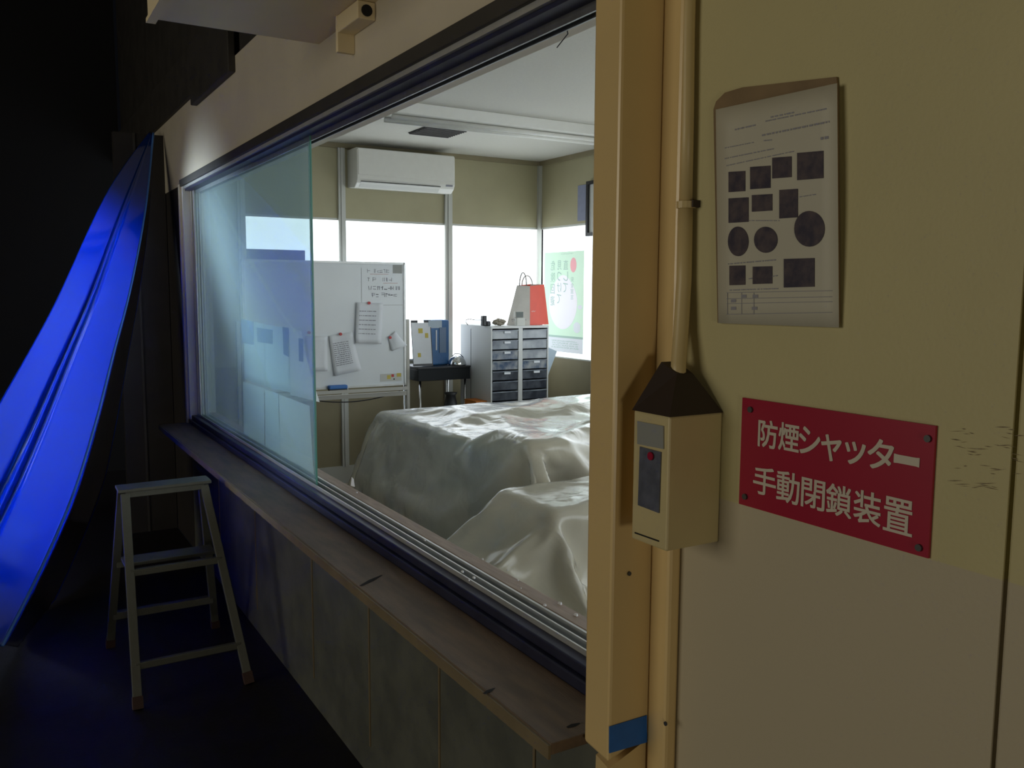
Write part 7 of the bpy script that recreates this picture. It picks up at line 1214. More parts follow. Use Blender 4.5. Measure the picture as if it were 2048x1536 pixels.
[-1516,503,10,9,16,1,8,12,9,5,1,17,5,2,17,2,-5,17,0,-5,16,-1,-6,17,-3,-6,16,-1,-6,17,-2,-6,17,0,-5,17,2,-5,16,-2,-7,17,1,-5,16,4,-2,18,6,4,16,3,7,15,3,9,15,1,9,15,-4,11,15,1,10,14,-15,4,8,-13,-12,3,-12,13,1,-15,6,6,-2,18,2,6,17,-4,1,18,2,9,15,-3,12,14,-3,6,16,-3,-4,17,-3,-9,13,-8,-9,14,-7,-7,15,-5,-6,16,-5,-3,18,-2,0,18,-2,-1,18,-2,2,17,-3,-2,18,-2,2,17,-3,0,18,-2,-6,16,-3,3,18,0,-2,18,-1,-2,17,-1,-1,18,-1,-5,17,-1,1,18,-1,-6,17,-1,-3,17,-1,-4,17,-2,-8,17,-1,-3,18,-2,0,17,-1,0,18,-1,0,18,0,3,18,-1,-2,17,-1,1,18,-1,3,17,1,-3,17,-1,-6,17,-1,-6,16,-1,-3,18,0,1,17,-1,-2,18,-2,5,17,0,15,8,2,16,6,3,10,14,-2,3,17,-4,-11,6,-12,-11,7,-13,-9,7,-12,-6,12,-12,-7,10,-12,-5,12,-11,-7,11,-12,-7,11,-12,-9,8,-13,-5,12,-11],
[-1502,495,12,10,15,-2,8,14,6,5,1,17,-5,-7,16,1,-4,17,2,-5,17,-3,-6,16,-1,-6,17,2,-4,16,-4,-7,16,3,-4,17,-1,-7,17,2,-3,17,5,2,17,3,9,15,5,5,16,1,9,15,1,11,14,-1,10,14,-3,11,14,-10,9,12,-14,-11,4,-15,-8,2,-16,4,5,-5,17,2,-5,17,2,-6,16,2,8,17,-3,13,13,-3,10,14,-4,6,16,-2,6,18,-3,-2,17,-3,-8,15,-5,-10,12,-9,-7,15,-5,-7,16,-5,-5,17,-3,-3,18,-2,-1,17,-2,1,18,-2,-2,18,-2,2,18,-3,1,17,-3,-5,16,-1,-1,18,-1,-1,18,-2,-2,18,0,0,18,-1,-3,18,-1,-3,17,-1,-5,17,-1,-6,16,-1,-3,17,-2,0,18,-1,-1,18,-1,1,18,-1,1,18,0,-1,18,-1,3,17,0,0,18,-1,-1,17,-2,-9,16,0,-4,17,-1,-3,18,0,-5,16,-1,-1,18,-1,2,18,-1,7,16,-1,16,7,3,17,4,3,8,16,-2,9,14,-2,-7,13,-10,-11,4,-12,-12,4,-13,-11,6,-12,-5,12,-12,-9,10,-12,-3,13,-12,-9,10,-11,-3,12,-12,-7,12,-12],
[-1487,487,10,9,15,0,9,15,3,-3,-6,16,-2,-6,16,1,-4,17,-4,-8,16,0,-5,17,-2,-6,16,-1,-6,16,1,-4,17,4,-4,17,4,0,17,4,7,16,-1,10,14,7,5,16,2,9,15,-2,10,14,-1,11,14,-4,11,13,-6,11,12,-16,1,8,-12,-13,2,-15,-9,3,-14,9,5,-14,9,6,-4,16,2,0,18,-1,10,15,-3,8,15,-3,11,14,-4,12,14,-3,3,17,-3,4,17,-2,0,18,-3,-8,14,-6,-8,15,-6,-6,16,-3,-9,14,-7,-6,17,-4,-6,17,-2,-3,18,-3,-1,18,-2,-2,18,-2,1,17,-2,1,17,-3,-3,18,-1,-5,16,-2,-1,18,-1,1,19,0,-4,17,-1,0,18,-1,-6,16,-1,0,18,-1,-4,17,-1,0,18,-1,2,17,-1,2,19,0,-3,18,-2,2,18,0,-1,18,-1,1,17,-1,-9,16,0,-3,17,-2,-6,17,0,-5,16,-1,-1,18,-1,1,18,-1,1,17,-1,9,16,0,17,5,3,16,6,3,13,11,1,9,15,-3,-3,16,-8,-11,5,-12,-12,3,-12,-12,4,-13,-10,8,-12,-6,11,-12,-6,11,-12,-9,10,-12,-5,12,-12,-5,12,-12],
[-1472,479,10,9,15,0,8,15,2,-2,-5,17,-5,-10,13,-3,-7,16,-2,-6,16,-3,-8,16,1,-4,17,3,-3,17,4,5,17,4,-3,17,-4,11,13,0,9,15,3,9,15,7,5,16,-5,10,13,3,10,14,-7,11,12,-3,11,14,-15,2,8,-16,1,8,-8,-15,0,-17,-3,5,-17,-3,5,-11,13,4,-6,16,2,3,18,-1,9,15,-3,12,12,-4,7,16,-3,12,13,-3,6,17,-3,2,17,-3,4,17,-3,2,18,-2,-6,16,-4,-6,16,-4,-9,14,-6,-7,15,-5,-5,17,-3,-7,16,-5,-5,18,-3,-3,17,-3,-3,18,-2,-3,17,-2,-2,17,-2,1,18,-1,-4,17,-2,-3,17,-1,-1,18,0,-3,18,-1,0,18,-1,-1,18,-1,0,17,-1,1,18,-1,3,17,0,-2,18,-1,-1,19,-1,3,17,-1,-2,18,-1,-6,17,0,-9,16,-1,-6,16,0,-4,17,-2,-1,18,-1,-2,17,-1,3,18,0,1,18,-2,11,15,1,18,3,3,16,8,2,16,8,2,9,15,-2,2,16,-5,-10,9,-12,-13,1,-12,-12,4,-13,-12,4,-12,-10,9,-12,-7,10,-12,-8,10,-12,-7,11,-12,-5,12,-12],
[-1458,470,10,8,15,0,0,16,1,0,-6,17,0,-10,13,-4,-10,13,-3,-7,16,0,-6,17,2,-2,17,5,3,17,0,5,16,0,10,15,0,10,14,-2,12,12,2,6,15,0,9,15,-5,10,12,-5,9,14,2,12,12,-13,5,10,-13,6,10,-16,-7,4,-9,-16,0,-16,-4,4,-16,-4,6,-9,15,2,-10,14,4,8,16,-3,5,17,-1,11,13,-3,13,11,-4,10,15,-4,4,16,-3,6,17,-2,0,17,-3,3,18,-3,1,17,-3,-2,17,-2,-5,17,-4,-7,15,-5,-6,16,-4,-8,16,-5,-8,16,-5,-4,17,-3,-4,17,-3,-4,18,-2,-2,17,-2,-4,17,-3,-1,17,-1,1,19,0,-4,17,-1,1,18,0,1,18,0,-1,18,-1,0,17,-1,-3,18,-2,3,17,0,-4,18,-1,3,17,-2,-6,18,0,0,18,-2,-7,17,0,-9,16,0,-4,17,-1,-1,17,-1,-5,17,-2,2,18,0,-1,18,-2,4,18,0,13,14,1,17,4,3,17,6,2,16,6,3,9,16,-2,8,15,-3,-8,11,-11,-13,2,-12,-11,5,-12,-13,1,-13,-10,8,-12,-9,9,-12,-10,8,-12,-6,11,-12,-9,10,-12],
[-1450,462,12,0,15,-2,0,15,1,0,-7,15,0,-7,16,0,-12,12,0,-10,12,0,-1,18,0,8,16,0,7,16,0,9,15,0,10,14,0,10,14,0,13,11,0,8,15,0,9,15,0,9,15,-10,8,7,-2,11,13,-12,7,11,-16,-1,6,-14,-11,2,-10,-15,0,-16,-2,5,-17,-6,5,-14,8,6,2,18,-1,-1,17,0,12,12,-4,9,15,-3,13,11,-3,8,16,-4,9,15,-3,3,16,-3,1,18,-3,2,17,-3,1,17,-2,1,17,-3,-1,18,-3,-2,17,-3,-6,16,-4,-8,16,-5,-5,17,-4,-7,16,-4,-5,17,-3,-5,17,-3,-3,17,-3,-3,17,-2,-2,18,-2,-2,17,-1,-1,18,-1,1,18,1,-3,17,-2,0,18,0,-1,18,-1,2,18,0,-4,17,-1,1,17,-2,-5,18,-1,-4,17,-1,-1,18,-1,-8,16,0,-2,18,-2,-7,17,0,-2,17,-1,0,18,-1,-4,17,-1,1,17,-1,5,18,-1,15,11,2,14,11,1,19,2,4,16,6,2,14,11,1,9,16,-2,-5,14,-9,-10,6,-13,-13,2,-12,-13,2,-13,-13,3,-12,-11,6,-12,-9,9,-12,-9,10,-12,-9,9,-12],
[-1450,454,10,0,14,2,0,16,-2,0,-7,16,0,-12,11,0,-11,11,0,-2,17,0,8,16,0,13,11,0,8,17,0,10,14,0,11,14,0,10,14,0,10,15,0,11,12,0,9,15,0,10,12,-8,6,6,-12,7,11,-10,9,11,-15,-8,3,-13,-13,2,-11,-13,1,-16,-6,4,-16,2,6,-17,1,6,-1,17,0,8,15,-3,7,17,-2,13,11,-4,11,13,-4,12,12,-3,4,17,-3,4,17,-3,5,16,-3,-1,17,-3,2,17,-3,-1,18,-3,2,17,-3,-3,17,-3,0,17,-3,-4,18,-3,-4,16,-3,-5,17,-4,-6,17,-3,-5,17,-4,-4,17,-3,-3,17,-2,-3,17,-2,-2,18,-1,-1,17,-2,-4,17,-2,2,19,1,-3,17,-1,-2,18,-1,-1,18,-1,-5,16,-2,-1,18,0,-1,17,-2,-2,18,-1,-6,17,-1,-2,17,-1,-6,17,-1,-2,18,0,-5,17,-1,-1,18,-1,-2,17,-1,-1,17,-1,6,17,0,13,13,1,16,9,2,17,4,3,18,3,3,16,9,2,11,14,-1,-1,16,-7,-11,6,-13,-10,7,-12,-12,2,-13,-14,-1,-12,-11,6,-12,-12,6,-12,-10,9,-12,-11,8,-12],
[-1450,444,15,0,16,-5,0,14,-1,0,-10,12,0,-10,13,0,-9,14,0,9,15,0,15,10,0,10,15,0,13,13,0,11,14,0,11,14,0,11,14,0,10,14,0,11,14,0,10,13,0,9,11,-2,9,10,-16,6,8,-16,-3,4,-15,-9,3,-12,-13,1,-14,-10,3,-15,-8,4,-17,-1,5,-17,1,6,-1,17,1,8,15,-3,11,14,-4,12,12,-3,12,12,-4,11,13,-3,8,15,-3,5,17,-4,2,17,-3,-1,17,-3,0,18,-3,2,17,-3,-3,17,-3,0,17,-3,-1,18,-3,-1,17,-3,-2,17,-3,-3,17,-3,-3,18,-3,-4,17,-2,-3,18,-2,-3,17,-3,-2,17,-1,-3,17,-2,-3,18,-3,-2,17,-2,-3,17,-1,-4,17,-1,-3,19,-1,-4,17,-1,0,18,-1,-4,17,-1,-3,17,-1,-3,17,-2,-3,18,-1,-4,17,-1,-3,17,-1,-4,18,0,1,17,-1,-5,18,-1,-2,17,0,0,18,-1,7,16,0,11,14,1,17,6,2,17,4,3,17,5,2,18,6,4,13,12,0,4,17,-5,-10,8,-12,-10,7,-13,-13,0,-12,-12,3,-13,-12,3,-12,-14,4,-12,-11,8,-12,-9,9,-12]]
S2 = [
[-1442,194,20,0,-2,15,0,-3,15,0,1,15,0,1,15,0,1,15,0,-1,15,0,-3,15,0,1,15,0,-1,15,0,0,15,0,7,14,0,12,8,0,11,-3,0,14,2,0,14,5,0,13,8,0,14,6,0,13,8,0,13,7,0,13,7,0,13,8,0,14,7,0,12,8,0,13,8,0,12,8,0,10,9,0,5,11,0,-1,7,0,9,8,0,12,-6,0,13,-6,0,13,-6,0,14,-3,0,16,-2,0,15,-2,0,15,-1,0,15,-2,0,15,-1,0,15,-1,0,16,1,0,15,-1,0,15,0,0,15,0,0,15,1,0,15,1,0,15,1,0,14,3,0,14,2,0,14,3,0,14,2,0,-3,1,0,9,-5,0,0,-14,0,-3,-15,0,-3,-15,0,0,-14,0,0,-15,0,0,-15,0,-1,-14,0,4,-15,0,-1,-14,0,0,-15,0,0,-15,0,0,-15,0,1,-14],
[-1442,190,21,0,-2,15,0,0,15,0,4,15,0,-1,15,0,1,15,0,-1,15,0,-3,15,0,-1,15,0,3,15,0,-3,15,0,7,14,0,5,14,0,13,-2,0,13,5,0,14,7,0,14,5,0,13,8,0,13,6,0,14,7,0,12,9,0,13,7,0,12,8,0,13,9,0,13,7,0,12,8,0,13,8,0,0,9,0,9,9,0,9,8,0,13,-6,0,11,-7,0,14,-4,0,15,-3,0,15,-1,0,15,-1,0,16,-2,0,15,0,0,15,-1,0,15,-1,0,15,-1,0,15,0,0,15,-1,0,15,0,0,15,2,0,15,0,0,13,3,0,13,2,0,15,3,0,14,3,0,15,1,0,5,0,0,3,-14,0,-3,-15,0,1,-14,0,-1,-15,0,-1,-15,0,-1,-15,0,2,-14,0,3,-15,0,1,-15,0,-1,-15,0,-4,-14,0,3,-15,0,-1,-14,0,4,-15],
[-1442,188,23,0,1,14,0,1,15,0,1,15,0,0,15,0,0,15,0,1,15,0,-1,15,0,-1,15,0,2,15,0,-2,15,0,-1,15,0,4,15,0,13,4,0,13,8,0,14,4,0,13,7,0,14,7,0,12,8,1,14,7,-1,12,8,0,13,7,0,12,9,0,12,8,0,13,9,0,12,7,1,13,8,-1,10,9,0,2,9,0,14,5,0,11,-6,0,13,-6,0,15,-2,0,15,-2,0,15,0,0,15,-1,0,15,-2,0,16,-1,0,14,0,0,15,-1,0,15,0,0,15,-2,0,15,0,0,15,0,0,16,0,0,11,2,0,13,3,0,15,3,0,14,2,0,14,3,0,15,3,0,9,-12,0,1,-15,0,3,-15,0,-1,-14,0,-1,-15,0,-3,-15,0,4,-14,0,1,-15,0,0,-15,0,-2,-15,0,-2,-14,0,0,-15,0,0,-15,0,2,-14,2,5,-14],
[-1428,187,24,-1,3,15,-2,0,15,-1,3,14,-2,1,16,0,-4,14,-2,0,16,-1,1,15,-1,0,15,-2,1,14,-1,0,15,-1,1,15,0,5,15,0,1,15,1,14,5,2,14,6,0,12,8,3,14,6,1,13,7,-3,12,9,1,13,8,1,13,7,-1,13,8,-5,10,10,3,13,6,-3,12,10,1,12,8,0,13,8,-1,5,9,0,15,2,0,12,-6,0,16,-1,0,15,-2,0,14,-2,0,14,0,0,16,-2,0,15,0,0,15,0,0,15,-3,0,15,1,0,15,-2,0,15,0,0,15,-1,0,14,0,0,16,0,0,11,3,0,15,0,0,15,-4,0,13,6,0,15,0,0,16,1,0,6,-13,0,0,-15,0,3,-14,0,-3,-15,0,1,-15,0,3,-14,0,1,-15,0,-2,-15,0,-1,-15,2,-2,-15,3,1,-14,3,2,-15,3,0,-15,2,6,-13,3,2,-15],
[-1413,186,25,-2,2,15,-1,2,15,-1,2,15,-2,2,15,-1,1,15,-1,-2,15,-2,3,15,-1,1,15,-1,1,14,-2,0,15,-1,1,15,-1,1,15,-2,-2,16,-1,8,13,1,14,7,1,13,7,1,13,7,3,15,6,-3,11,9,-1,12,9,-1,13,8,-1,12,8,3,15,4,-4,9,12,0,13,8,4,13,5,-8,8,12,-1,14,4,-2,15,5,0,15,-2,0,15,-1,4,14,-4,-3,14,1,-1,15,-1,0,15,0,1,15,-3,-1,15,1,-2,16,-1,2,15,-2,-2,15,2,2,14,-4,0,15,-1,-2,14,3,0,15,0,0,15,1,0,14,-6,0,15,2,0,15,-2,0,14,5,0,14,-5,0,4,-14,0,4,-14,0,-2,-15,0,4,-14,1,1,-15,4,0,-15,2,-4,-14,4,0,-15,2,-2,-15,3,3,-15,3,2,-14,4,-2,-16,1,6,-13,2,4,-15,2,6,-14],
[-1399,184,27,-1,3,15,-1,3,14,-2,2,15,-1,2,15,-1,2,15,-2,0,15,-1,1,15,-1,0,15,-1,1,15,-2,2,15,-1,0,15,-2,0,15,0,-1,15,-2,6,14,0,12,9,0,12,9,0,12,9,0,13,8,-1,13,8,-1,13,8,0,12,8,-1,13,8,3,15,3,-1,12,9,-4,9,12,-1,12,9,-1,12,8,-1,15,4,0,16,-1,0,15,0,-1,15,-1,-1,14,4,-1,15,-1,1,15,-3,-2,15,1,-1,15,1,-1,15,0,-1,15,-1,-1,15,0,-1,15,0,0,15,-1,-1,15,-1,-1,15,-1,2,14,-3,-4,15,3,0,15,-2,1,14,-4,-1,15,-1,-4,15,3,1,13,-8,2,5,-14,4,-1,-15,2,6,-15,4,0,-14,3,-1,-15,3,-3,-14,3,-2,-15,3,0,-14,3,1,-16,3,2,-14,3,3,-15,0,7,-14,2,3,-14,1,6,-14,2,5,-14],
[-1384,182,29,-1,3,14,-2,4,15,-1,1,15,-1,4,14,-2,-2,15,-1,1,15,-1,2,15,-1,1,15,-2,0,15,-1,1,15,-2,1,15,-1,2,15,-1,-1,15,0,6,14,-1,14,5,-1,14,8,0,11,9,0,12,10,-1,14,6,0,12,8,0,11,11,-1,14,7,0,8,12,0,13,9,-2,14,6,-1,14,4,-1,10,12,-1,15,2,0,15,0,-1,15,3,0,15,0,-1,15,2,-1,15,-1,-1,15,2,0,15,-2,-1,15,-1,-1,15,-1,-1,15,-2,-1,14,4,-1,15,2,-2,16,1,-1,15,0,-1,15,0,-1,15,-1,0,15,-1,0,14,-4,-2,15,1,-1,15,-1,-2,16,-1,2,12,-9,3,3,-16,2,4,-14,4,-1,-15,2,-2,-15,4,-2,-14,3,0,-15,3,0,-15,4,1,-14,2,3,-15,2,5,-14,2,5,-15,0,7,-13,-1,6,-14,3,4,-14,0,7,-14],
[-1370,180,31,-1,3,14,-2,0,15,0,7,14,-2,3,15,-1,-1,15,-1,0,15,-2,0,15,-1,0,15,-1,1,15,-2,0,15,0,4,14,-1,3,15,-2,-1,15,-1,7,13,0,14,7,-1,14,5,-1,13,7,0,13,8,0,12,9,0,11,11,-2,14,5,1,10,12,-1,12,9,0,11,10,-1,13,7,-1,14,6,-1,10,11,-1,15,3,0,15,0,-1,15,-1,-1,15,3,-1,15,-2,0,15,1,-1,15,1,-1,15,2,0,15,1,-1,15,-2,-1,15,-2,-1,15,0,-2,15,2,-1,15,2,-1,15,1,-1,15,1,-1,15,0,-1,15,-2,-1,14,2,-1,15,0,-1,16,-1,0,13,-7,0,14,-6,3,4,-15,2,-2,-15,4,-1,-15,2,4,-15,3,1,-14,3,1,-15,5,-4,-14,1,6,-14,0,6,-14,0,6,-14,-2,7,-13,2,6,-14,1,5,-15,-1,7,-13,4,4,-14],
[-1355,178,32,-2,1,15,0,5,14,-2,1,16,-1,6,13,-1,3,15,-2,0,15,-1,0,15,-2,2,15,-1,1,15,-1,0,15,-1,-3,15,-1,2,15,-1,2,15,-1,9,12,-1,14,6,0,14,4,-1,14,5,0,12,11,-1,13,7,-1,13,7,0,12,10,-1,12,8,0,12,10,0,11,10,0,10,11,-1,14,6,-1,10,12,-1,15,3,-1,15,-2,0,15,2,-1,15,-2,-1,15,2,0,15,0,-1,15,0,-1,15,0,-1,15,3,-1,15,0,-1,15,1,-1,15,-2,-1,15,3,-1,15,0,-1,15,0,-1,15,0,-1,15,2,-1,15,1,-1,15,0,-2,15,0,-1,15,0,0,14,-7,0,13,-6,3,0,-15,3,0,-15,3,2,-15,3,1,-14,3,2,-15,3,2,-15,-5,8,-12,2,5,-14,1,6,-14,-1,7,-13,0,6,-14,-1,6,-14,0,7,-14,3,4,-14,1,6,-14],
[-1341,173,35,0,4,14,-3,2,15,0,5,14,-1,4,14,-2,4,15,-1,4,14,-2,1,15,-2,2,15,-1,1,15,-1,-3,15,0,-2,15,-1,0,15,-1,3,15,-1,10,11,-1,14,5,-1,14,5,0,15,4,-1,12,8,0,13,9,-1,13,7,0,10,12,-1,14,7,0,12,9,-1,12,9,0,11,10,0,10,12,-1,11,10,-1,15,3,-1,14,-2,0,16,2,-1,15,-2,-1,15,1,-1,15,-1,0,15,1,-1,15,0,-1,15,0,-1,15,1,-1,15,3,-1,15,1,-1,15,0,-1,15,1,-1,14,3,-1,15,2,-1,15,0,-1,16,-1,-2,15,-1,-1,15,0,-1,15,0,0,14,-3,0,14,-7,3,-2,-15,1,5,-14,3,4,-15,1,3,-15,5,1,-14,-7,7,-12,-1,7,-13,-1,6,-14,3,6,-14,-2,6,-13,-1,7,-14,-1,6,-13,4,5,-15,-1,6,-14,0,7,-14],
[-1325,170,36,-2,2,15,-2,3,15,-3,2,15,-1,3,15,0,7,13,-4,0,15,0,3,14,-1,4,15,0,6,13,0,0,15,-1,-4,15,-1,0,15,-1,3,15,-1,9,12,-1,15,4,-1,15,4,0,14,5,-1,13,7,-1,12,9,0,12,9,-1,13,8,0,12,10,-1,12,9,0,10,11,0,13,8,-1,10,11,0,11,12,-1,14,2,-1,15,-1,-1,15,-1,0,16,2,-1,14,-1,-1,16,0,-1,15,0,-1,15,0,0,15,1,-1,15,1,-1,15,0,-1,15,1,-1,15,1,-1,15,2,-1,14,3,-1,16,3,-1,15,-2,-2,15,-1,-1,15,0,0,15,2,-2,15,-2,-1,14,-1,0,14,-7,3,0,-15,2,4,-14,2,5,-14,1,6,-14,-7,8,-11,2,4,-15,-2,8,-13,-2,7,-13,-1,6,-13,-1,7,-14,1,6,-14,1,5,-14,2,5,-14,1,6,-14,1,5,-15],
[-1313,162,39,0,5,14,-2,1,15,-3,3,16,1,8,13,-3,2,15,-3,-1,15,1,9,12,-1,6,14,0,5,14,-1,0,15,0,-4,15,-1,1,15,-1,2,15,-1,10,12,-1,14,3,-1,15,4,-1,13,8,0,15,4,-1,12,8,0,12,10,-1,13,7,0,12,10,-1,11,10,0,11,11,-1,12,8,0,11,11,0,10,12,-1,15,0,-1,15,2,0,15,0,-1,15,-2,-1,15,1,-1,15,0,-1,15,-1,-1,15,1,0,15,1,-1,16,-1,-1,15,2,-1,15,1,-1,15,1,-1,15,1,-1,15,3,-1,15,1,-1,15,1,-1,15,1,-1,15,-1,-2,15,-1,-1,15,0,-1,14,0,0,15,-5,-2,7,-13,-1,7,-13,0,6,-14,0,6,-14,2,1,-15,-3,9,-12,-1,7,-13,1,6,-14,0,4,-15,1,-1,-15,1,5,-15,1,8,-12,1,7,-14,1,6,-14,2,5,-14],
[-1298,159,41,-2,1,15,-2,3,15,-1,5,14,-1,5,14,-3,0,15,-2,2,15,0,7,13,-2,5,15,-1,4,14,3,9,12,-1,-3,15,-1,3,14,0,-1,15,-1,10,12,-1,15,3,-1,14,5,-1,15,5,-1,13,7,0,14,5,-1,12,10,0,11,10,-1,12,9,0,12,10,0,11,9,-1,10,13,0,12,9,-1,11,10,0,15,3,-1,15,0,-1,15,-2,0,15,0,-1,15,2,-1,15,-2,-1,15,0,-1,15,1,-1,15,1,-1,16,1,-1,15,1,-1,15,0,-1,15,2,-1,15,1,-1,15,1,-1,15,2,-1,15,2,0,15,-2,-1,15,1,-2,15,-1,-1,15,0,-1,15,1,-1,12,-11,-1,11,-8,-1,5,-15,-2,11,-10,1,5,-14,1,4,-14,0,3,-15,-2,2,-15,-3,0,-15,3,7,-12,2,6,-14,1,4,-15,0,4,-14,0,3,-15,-1,3,-15,-2,4,-15],
[-1286,150,44,-1,4,14,-1,4,15,-1,5,14,-2,3,15,-1,4,15,-2,3,14,-2,3,15,-5,1,15,-1,4,14,3,9,13,4,9,10,-1,-1,15,0,1,15,-1,11,11,-1,15,3,-1,15,4,-1,13,6,-1,15,6,-1,13,6,0,12,10,0,10,11,-1,11,10,0,12,9,-1,13,9,0,11,10,0,9,13,-1,12,9,0,16,0,-1,15,0,-1,15,0,0,15,0,-1,15,1,-1,15,2,0,15,0,-1,15,-1,-2,15,-1,-1,16,0,-1,15,1,-1,15,2,-1,15,2,-1,15,1,-1,14,2,-1,15,2,0,16,-1,-2,15,1,-1,15,0,-1,15,-1,-1,15,0,-1,16,2,-2,13,-8,-1,5,-15,0,10,-11,-7,-2,-13,-1,4,-15,-1,2,-15,-3,3,-14,3,4,-14,1,3,-15,-2,4,-15,-6,3,-13,1,4,-15,-1,4,-14,-2,4,-15,2,3,-14,3,3,-15],
[-1274,141,47,-1,4,15,-1,4,14,-2,4,15,-3,2,14,-4,2,15,-2,3,15,-1,4,15,-1,4,14,2,11,10,1,4,15,2,7,14,3,10,10,0,0,15,-1,11,11,-1,15,2,-1,13,7,-1,15,4,-1,13,7,0,13,9,-1,15,4,-1,12,10,-1,12,9,1,8,13,-1,10,11,-1,11,10,0,12,9,0,11,11,-1,16,1,0,15,-1,-1,15,0,-1,16,3,0,15,1,-1,14,-4,-1,16,0,-1,15,1,-1,15,1,-1,15,1,-1,15,2,-1,15,2,-1,16,-1,-1,15,1,-1,15,1,-1,15,2,-1,14,0,-1,16,1,0,15,-1,-2,15,0,-1,15,-1,-1,15,0,-2,14,-6,-1,5,-15,-6,-2,-14,-4,3,-14,-7,-3,-13,-3,2,-15,-4,2,-14,-2,3,-15,-1,4,-14,-1,3,-15,-2,4,-14,-1,4,-15,0,3,-14,2,5,-15,-4,3,-14,1,3,-15],
[-1268,128,52,2,6,14,-4,2,14,-2,3,15,-1,4,14,1,7,13,-3,2,16,0,6,14,1,12,9,1,5,15,1,11,10,3,2,15,1,5,15,2,7,13,0,11,10,-2,16,2,-1,13,6,0,12,9,-1,14,7,-1,13,7,-1,14,6,-1,14,7,-1,13,8,-1,13,8,0,9,12,-1,10,11,1,7,13,0,13,10,-1,15,0,0,16,0,-1,15,0,-1,15,0,-1,15,0,0,15,2,-1,15,2,-1,15,1,-1,15,2,-1,15,1,-1,16,-3,-1,14,3,-1,16,0,-1,15,0,-1,15,1,-1,15,1,-1,16,-1,-1,14,-1,-1,16,-1,-1,15,1,-1,15,-2,-1,15,1,-3,11,-10,-5,-3,-14,-2,5,-14,-6,-3,-13,-7,-3,-14,-5,1,-14,-4,1,-14,-4,2,-15,-3,2,-14,-3,3,-15,-2,4,-15,3,6,-13,-4,2,-15,2,4,-14,-7,2,-14,-3,3,-15],
[-1258,118,55,-2,3,14,-2,4,15,0,4,14,0,6,14,1,6,14,1,8,13,0,9,12,0,13,8,2,5,14,1,8,13,1,10,12,1,5,14,4,2,15,0,11,12,-2,15,2,0,14,6,-2,13,7,-1,14,8,0,13,7,-2,13,8,-1,13,7,0,13,8,-1,13,8,-1,12,9,-1,11,11,2,4,15,0,12,10,-1,16,0,-1,15,0,0,16,0,-1,15,0,-1,15,5,-1,15,0,-1,15,1,-1,15,2,-1,15,-2,-1,15,-1,0,15,2,-1,15,-1,-2,16,-1,-1,15,0,-1,15,0,0,16,2,-2,14,-3,0,16,0,-1,14,0,-1,15,-1,-1,15,1,-1,15,0,-4,10,-12,-5,-5,-13,-5,0,-14,-4,0,-15,-6,6,-12,-5,-1,-14,-4,-4,-14,-4,1,-15,-3,3,-14,-3,7,-13,-3,-4,-15,-3,0,-15,-3,3,-15,-4,2,-14,-3,3,-15,-2,4,-14],
[-1247,108,59,-1,5,14,-1,5,14,1,7,13,1,11,11,1,5,14,1,7,13,0,11,11,0,14,7,0,9,13,3,5,14,1,7,13,1,8,13,2,2,14,0,12,9,0,12,9,-1,12,9,-1,12,9,-1,12,9,-2,13,8,-2,13,9,-2,12,8,0,14,7,0,13,6,0,15,7,0,14,5,2,1,16,1,12,11,-1,17,0,-2,16,1,-1,15,1,0,15,1,-1,15,1,-1,15,0,-1,16,0,-1,15,0,-1,15,0,0,15,2,-2,15,-2,0,15,2,-1,15,0,-2,16,-4,-1,15,3,-1,15,-3,-1,15,0,-1,15,0,-1,15,-2,-1,15,0,0,16,2,-2,15,-1,-5,3,-14,-4,2,-14,-7,7,-12,-5,0,-14,-3,-5,-14,-5,2,-14,-7,4,-13,-8,5,-12,3,-3,-15,-1,-1,-15,-3,0,-14,-4,1,-15,-3,0,-15,-3,1,-15,-4,5,-13,-2,-2,-15],
[-1234,101,62,0,6,14,0,11,10,1,6,14,1,8,12,1,9,13,0,10,11,0,11,11,1,11,10,-1,13,7,2,5,15,1,8,13,2,3,14,-6,12,8,-7,11,6,3,12,9,-2,12,9,-3,12,9,5,11,9,-2,13,8,-5,12,8,6,10,9,-2,14,7,1,14,7,3,12,8,2,6,14,-1,13,7,3,8,13,-1,15,2,-1,16,1,-1,15,1,-1,15,1,-1,15,1,0,16,2,-1,15,0,-1,15,1,0,15,0,-1,15,1,-1,15,-1,-2,15,-2,0,15,3,-1,15,-1,-1,15,-1,-1,15,1,-1,16,1,-1,15,-1,-1,15,1,-1,15,-1,0,17,1,-3,12,-8,-4,10,-10,-7,4,-14,-5,-3,-14,-5,0,-14,-4,4,-14,-7,4,-12,-8,6,-12,-9,6,-11,-1,-1,-15,1,-2,-15,-1,-1,-15,-3,0,-15,-2,0,-15,-5,1,-14,2,-3,-15,-3,0,-15],
[-1220,103,61,-2,11,10,3,4,15,-1,11,10,2,7,13,0,10,11,-3,12,8,2,10,12,1,11,10,1,10,11,1,7,13,2,4,15,-7,12,7,-9,10,6,-6,12,7,-3,12,8,0,12,9,1,12,10,5,11,9,-7,11,6,6,10,10,5,11,9,3,11,11,3,11,10,3,11,10,0,10,11,0,11,11,-9,9,-2,-1,15,2,0,15,2,3,15,2,0,15,2,-1,15,1,0,16,2,-2,14,0,2,15,3,0,15,1,0,15,1,0,15,1,0,15,1,-3,15,-2,1,15,2,-1,16,1,-1,15,0,0,16,0,-1,15,0,0,15,2,-1,15,-1,-1,15,0,-2,14,-6,-6,9,-12,-6,0,-14,-6,4,-14,-6,6,-12,-9,8,-8,-8,5,-13,-7,4,-12,-6,4,-13,-4,1,-15,-2,0,-15,1,-2,-15,-3,1,-15,0,-2,-15,-4,1,-14,1,-2,-15,-2,-1,-15],
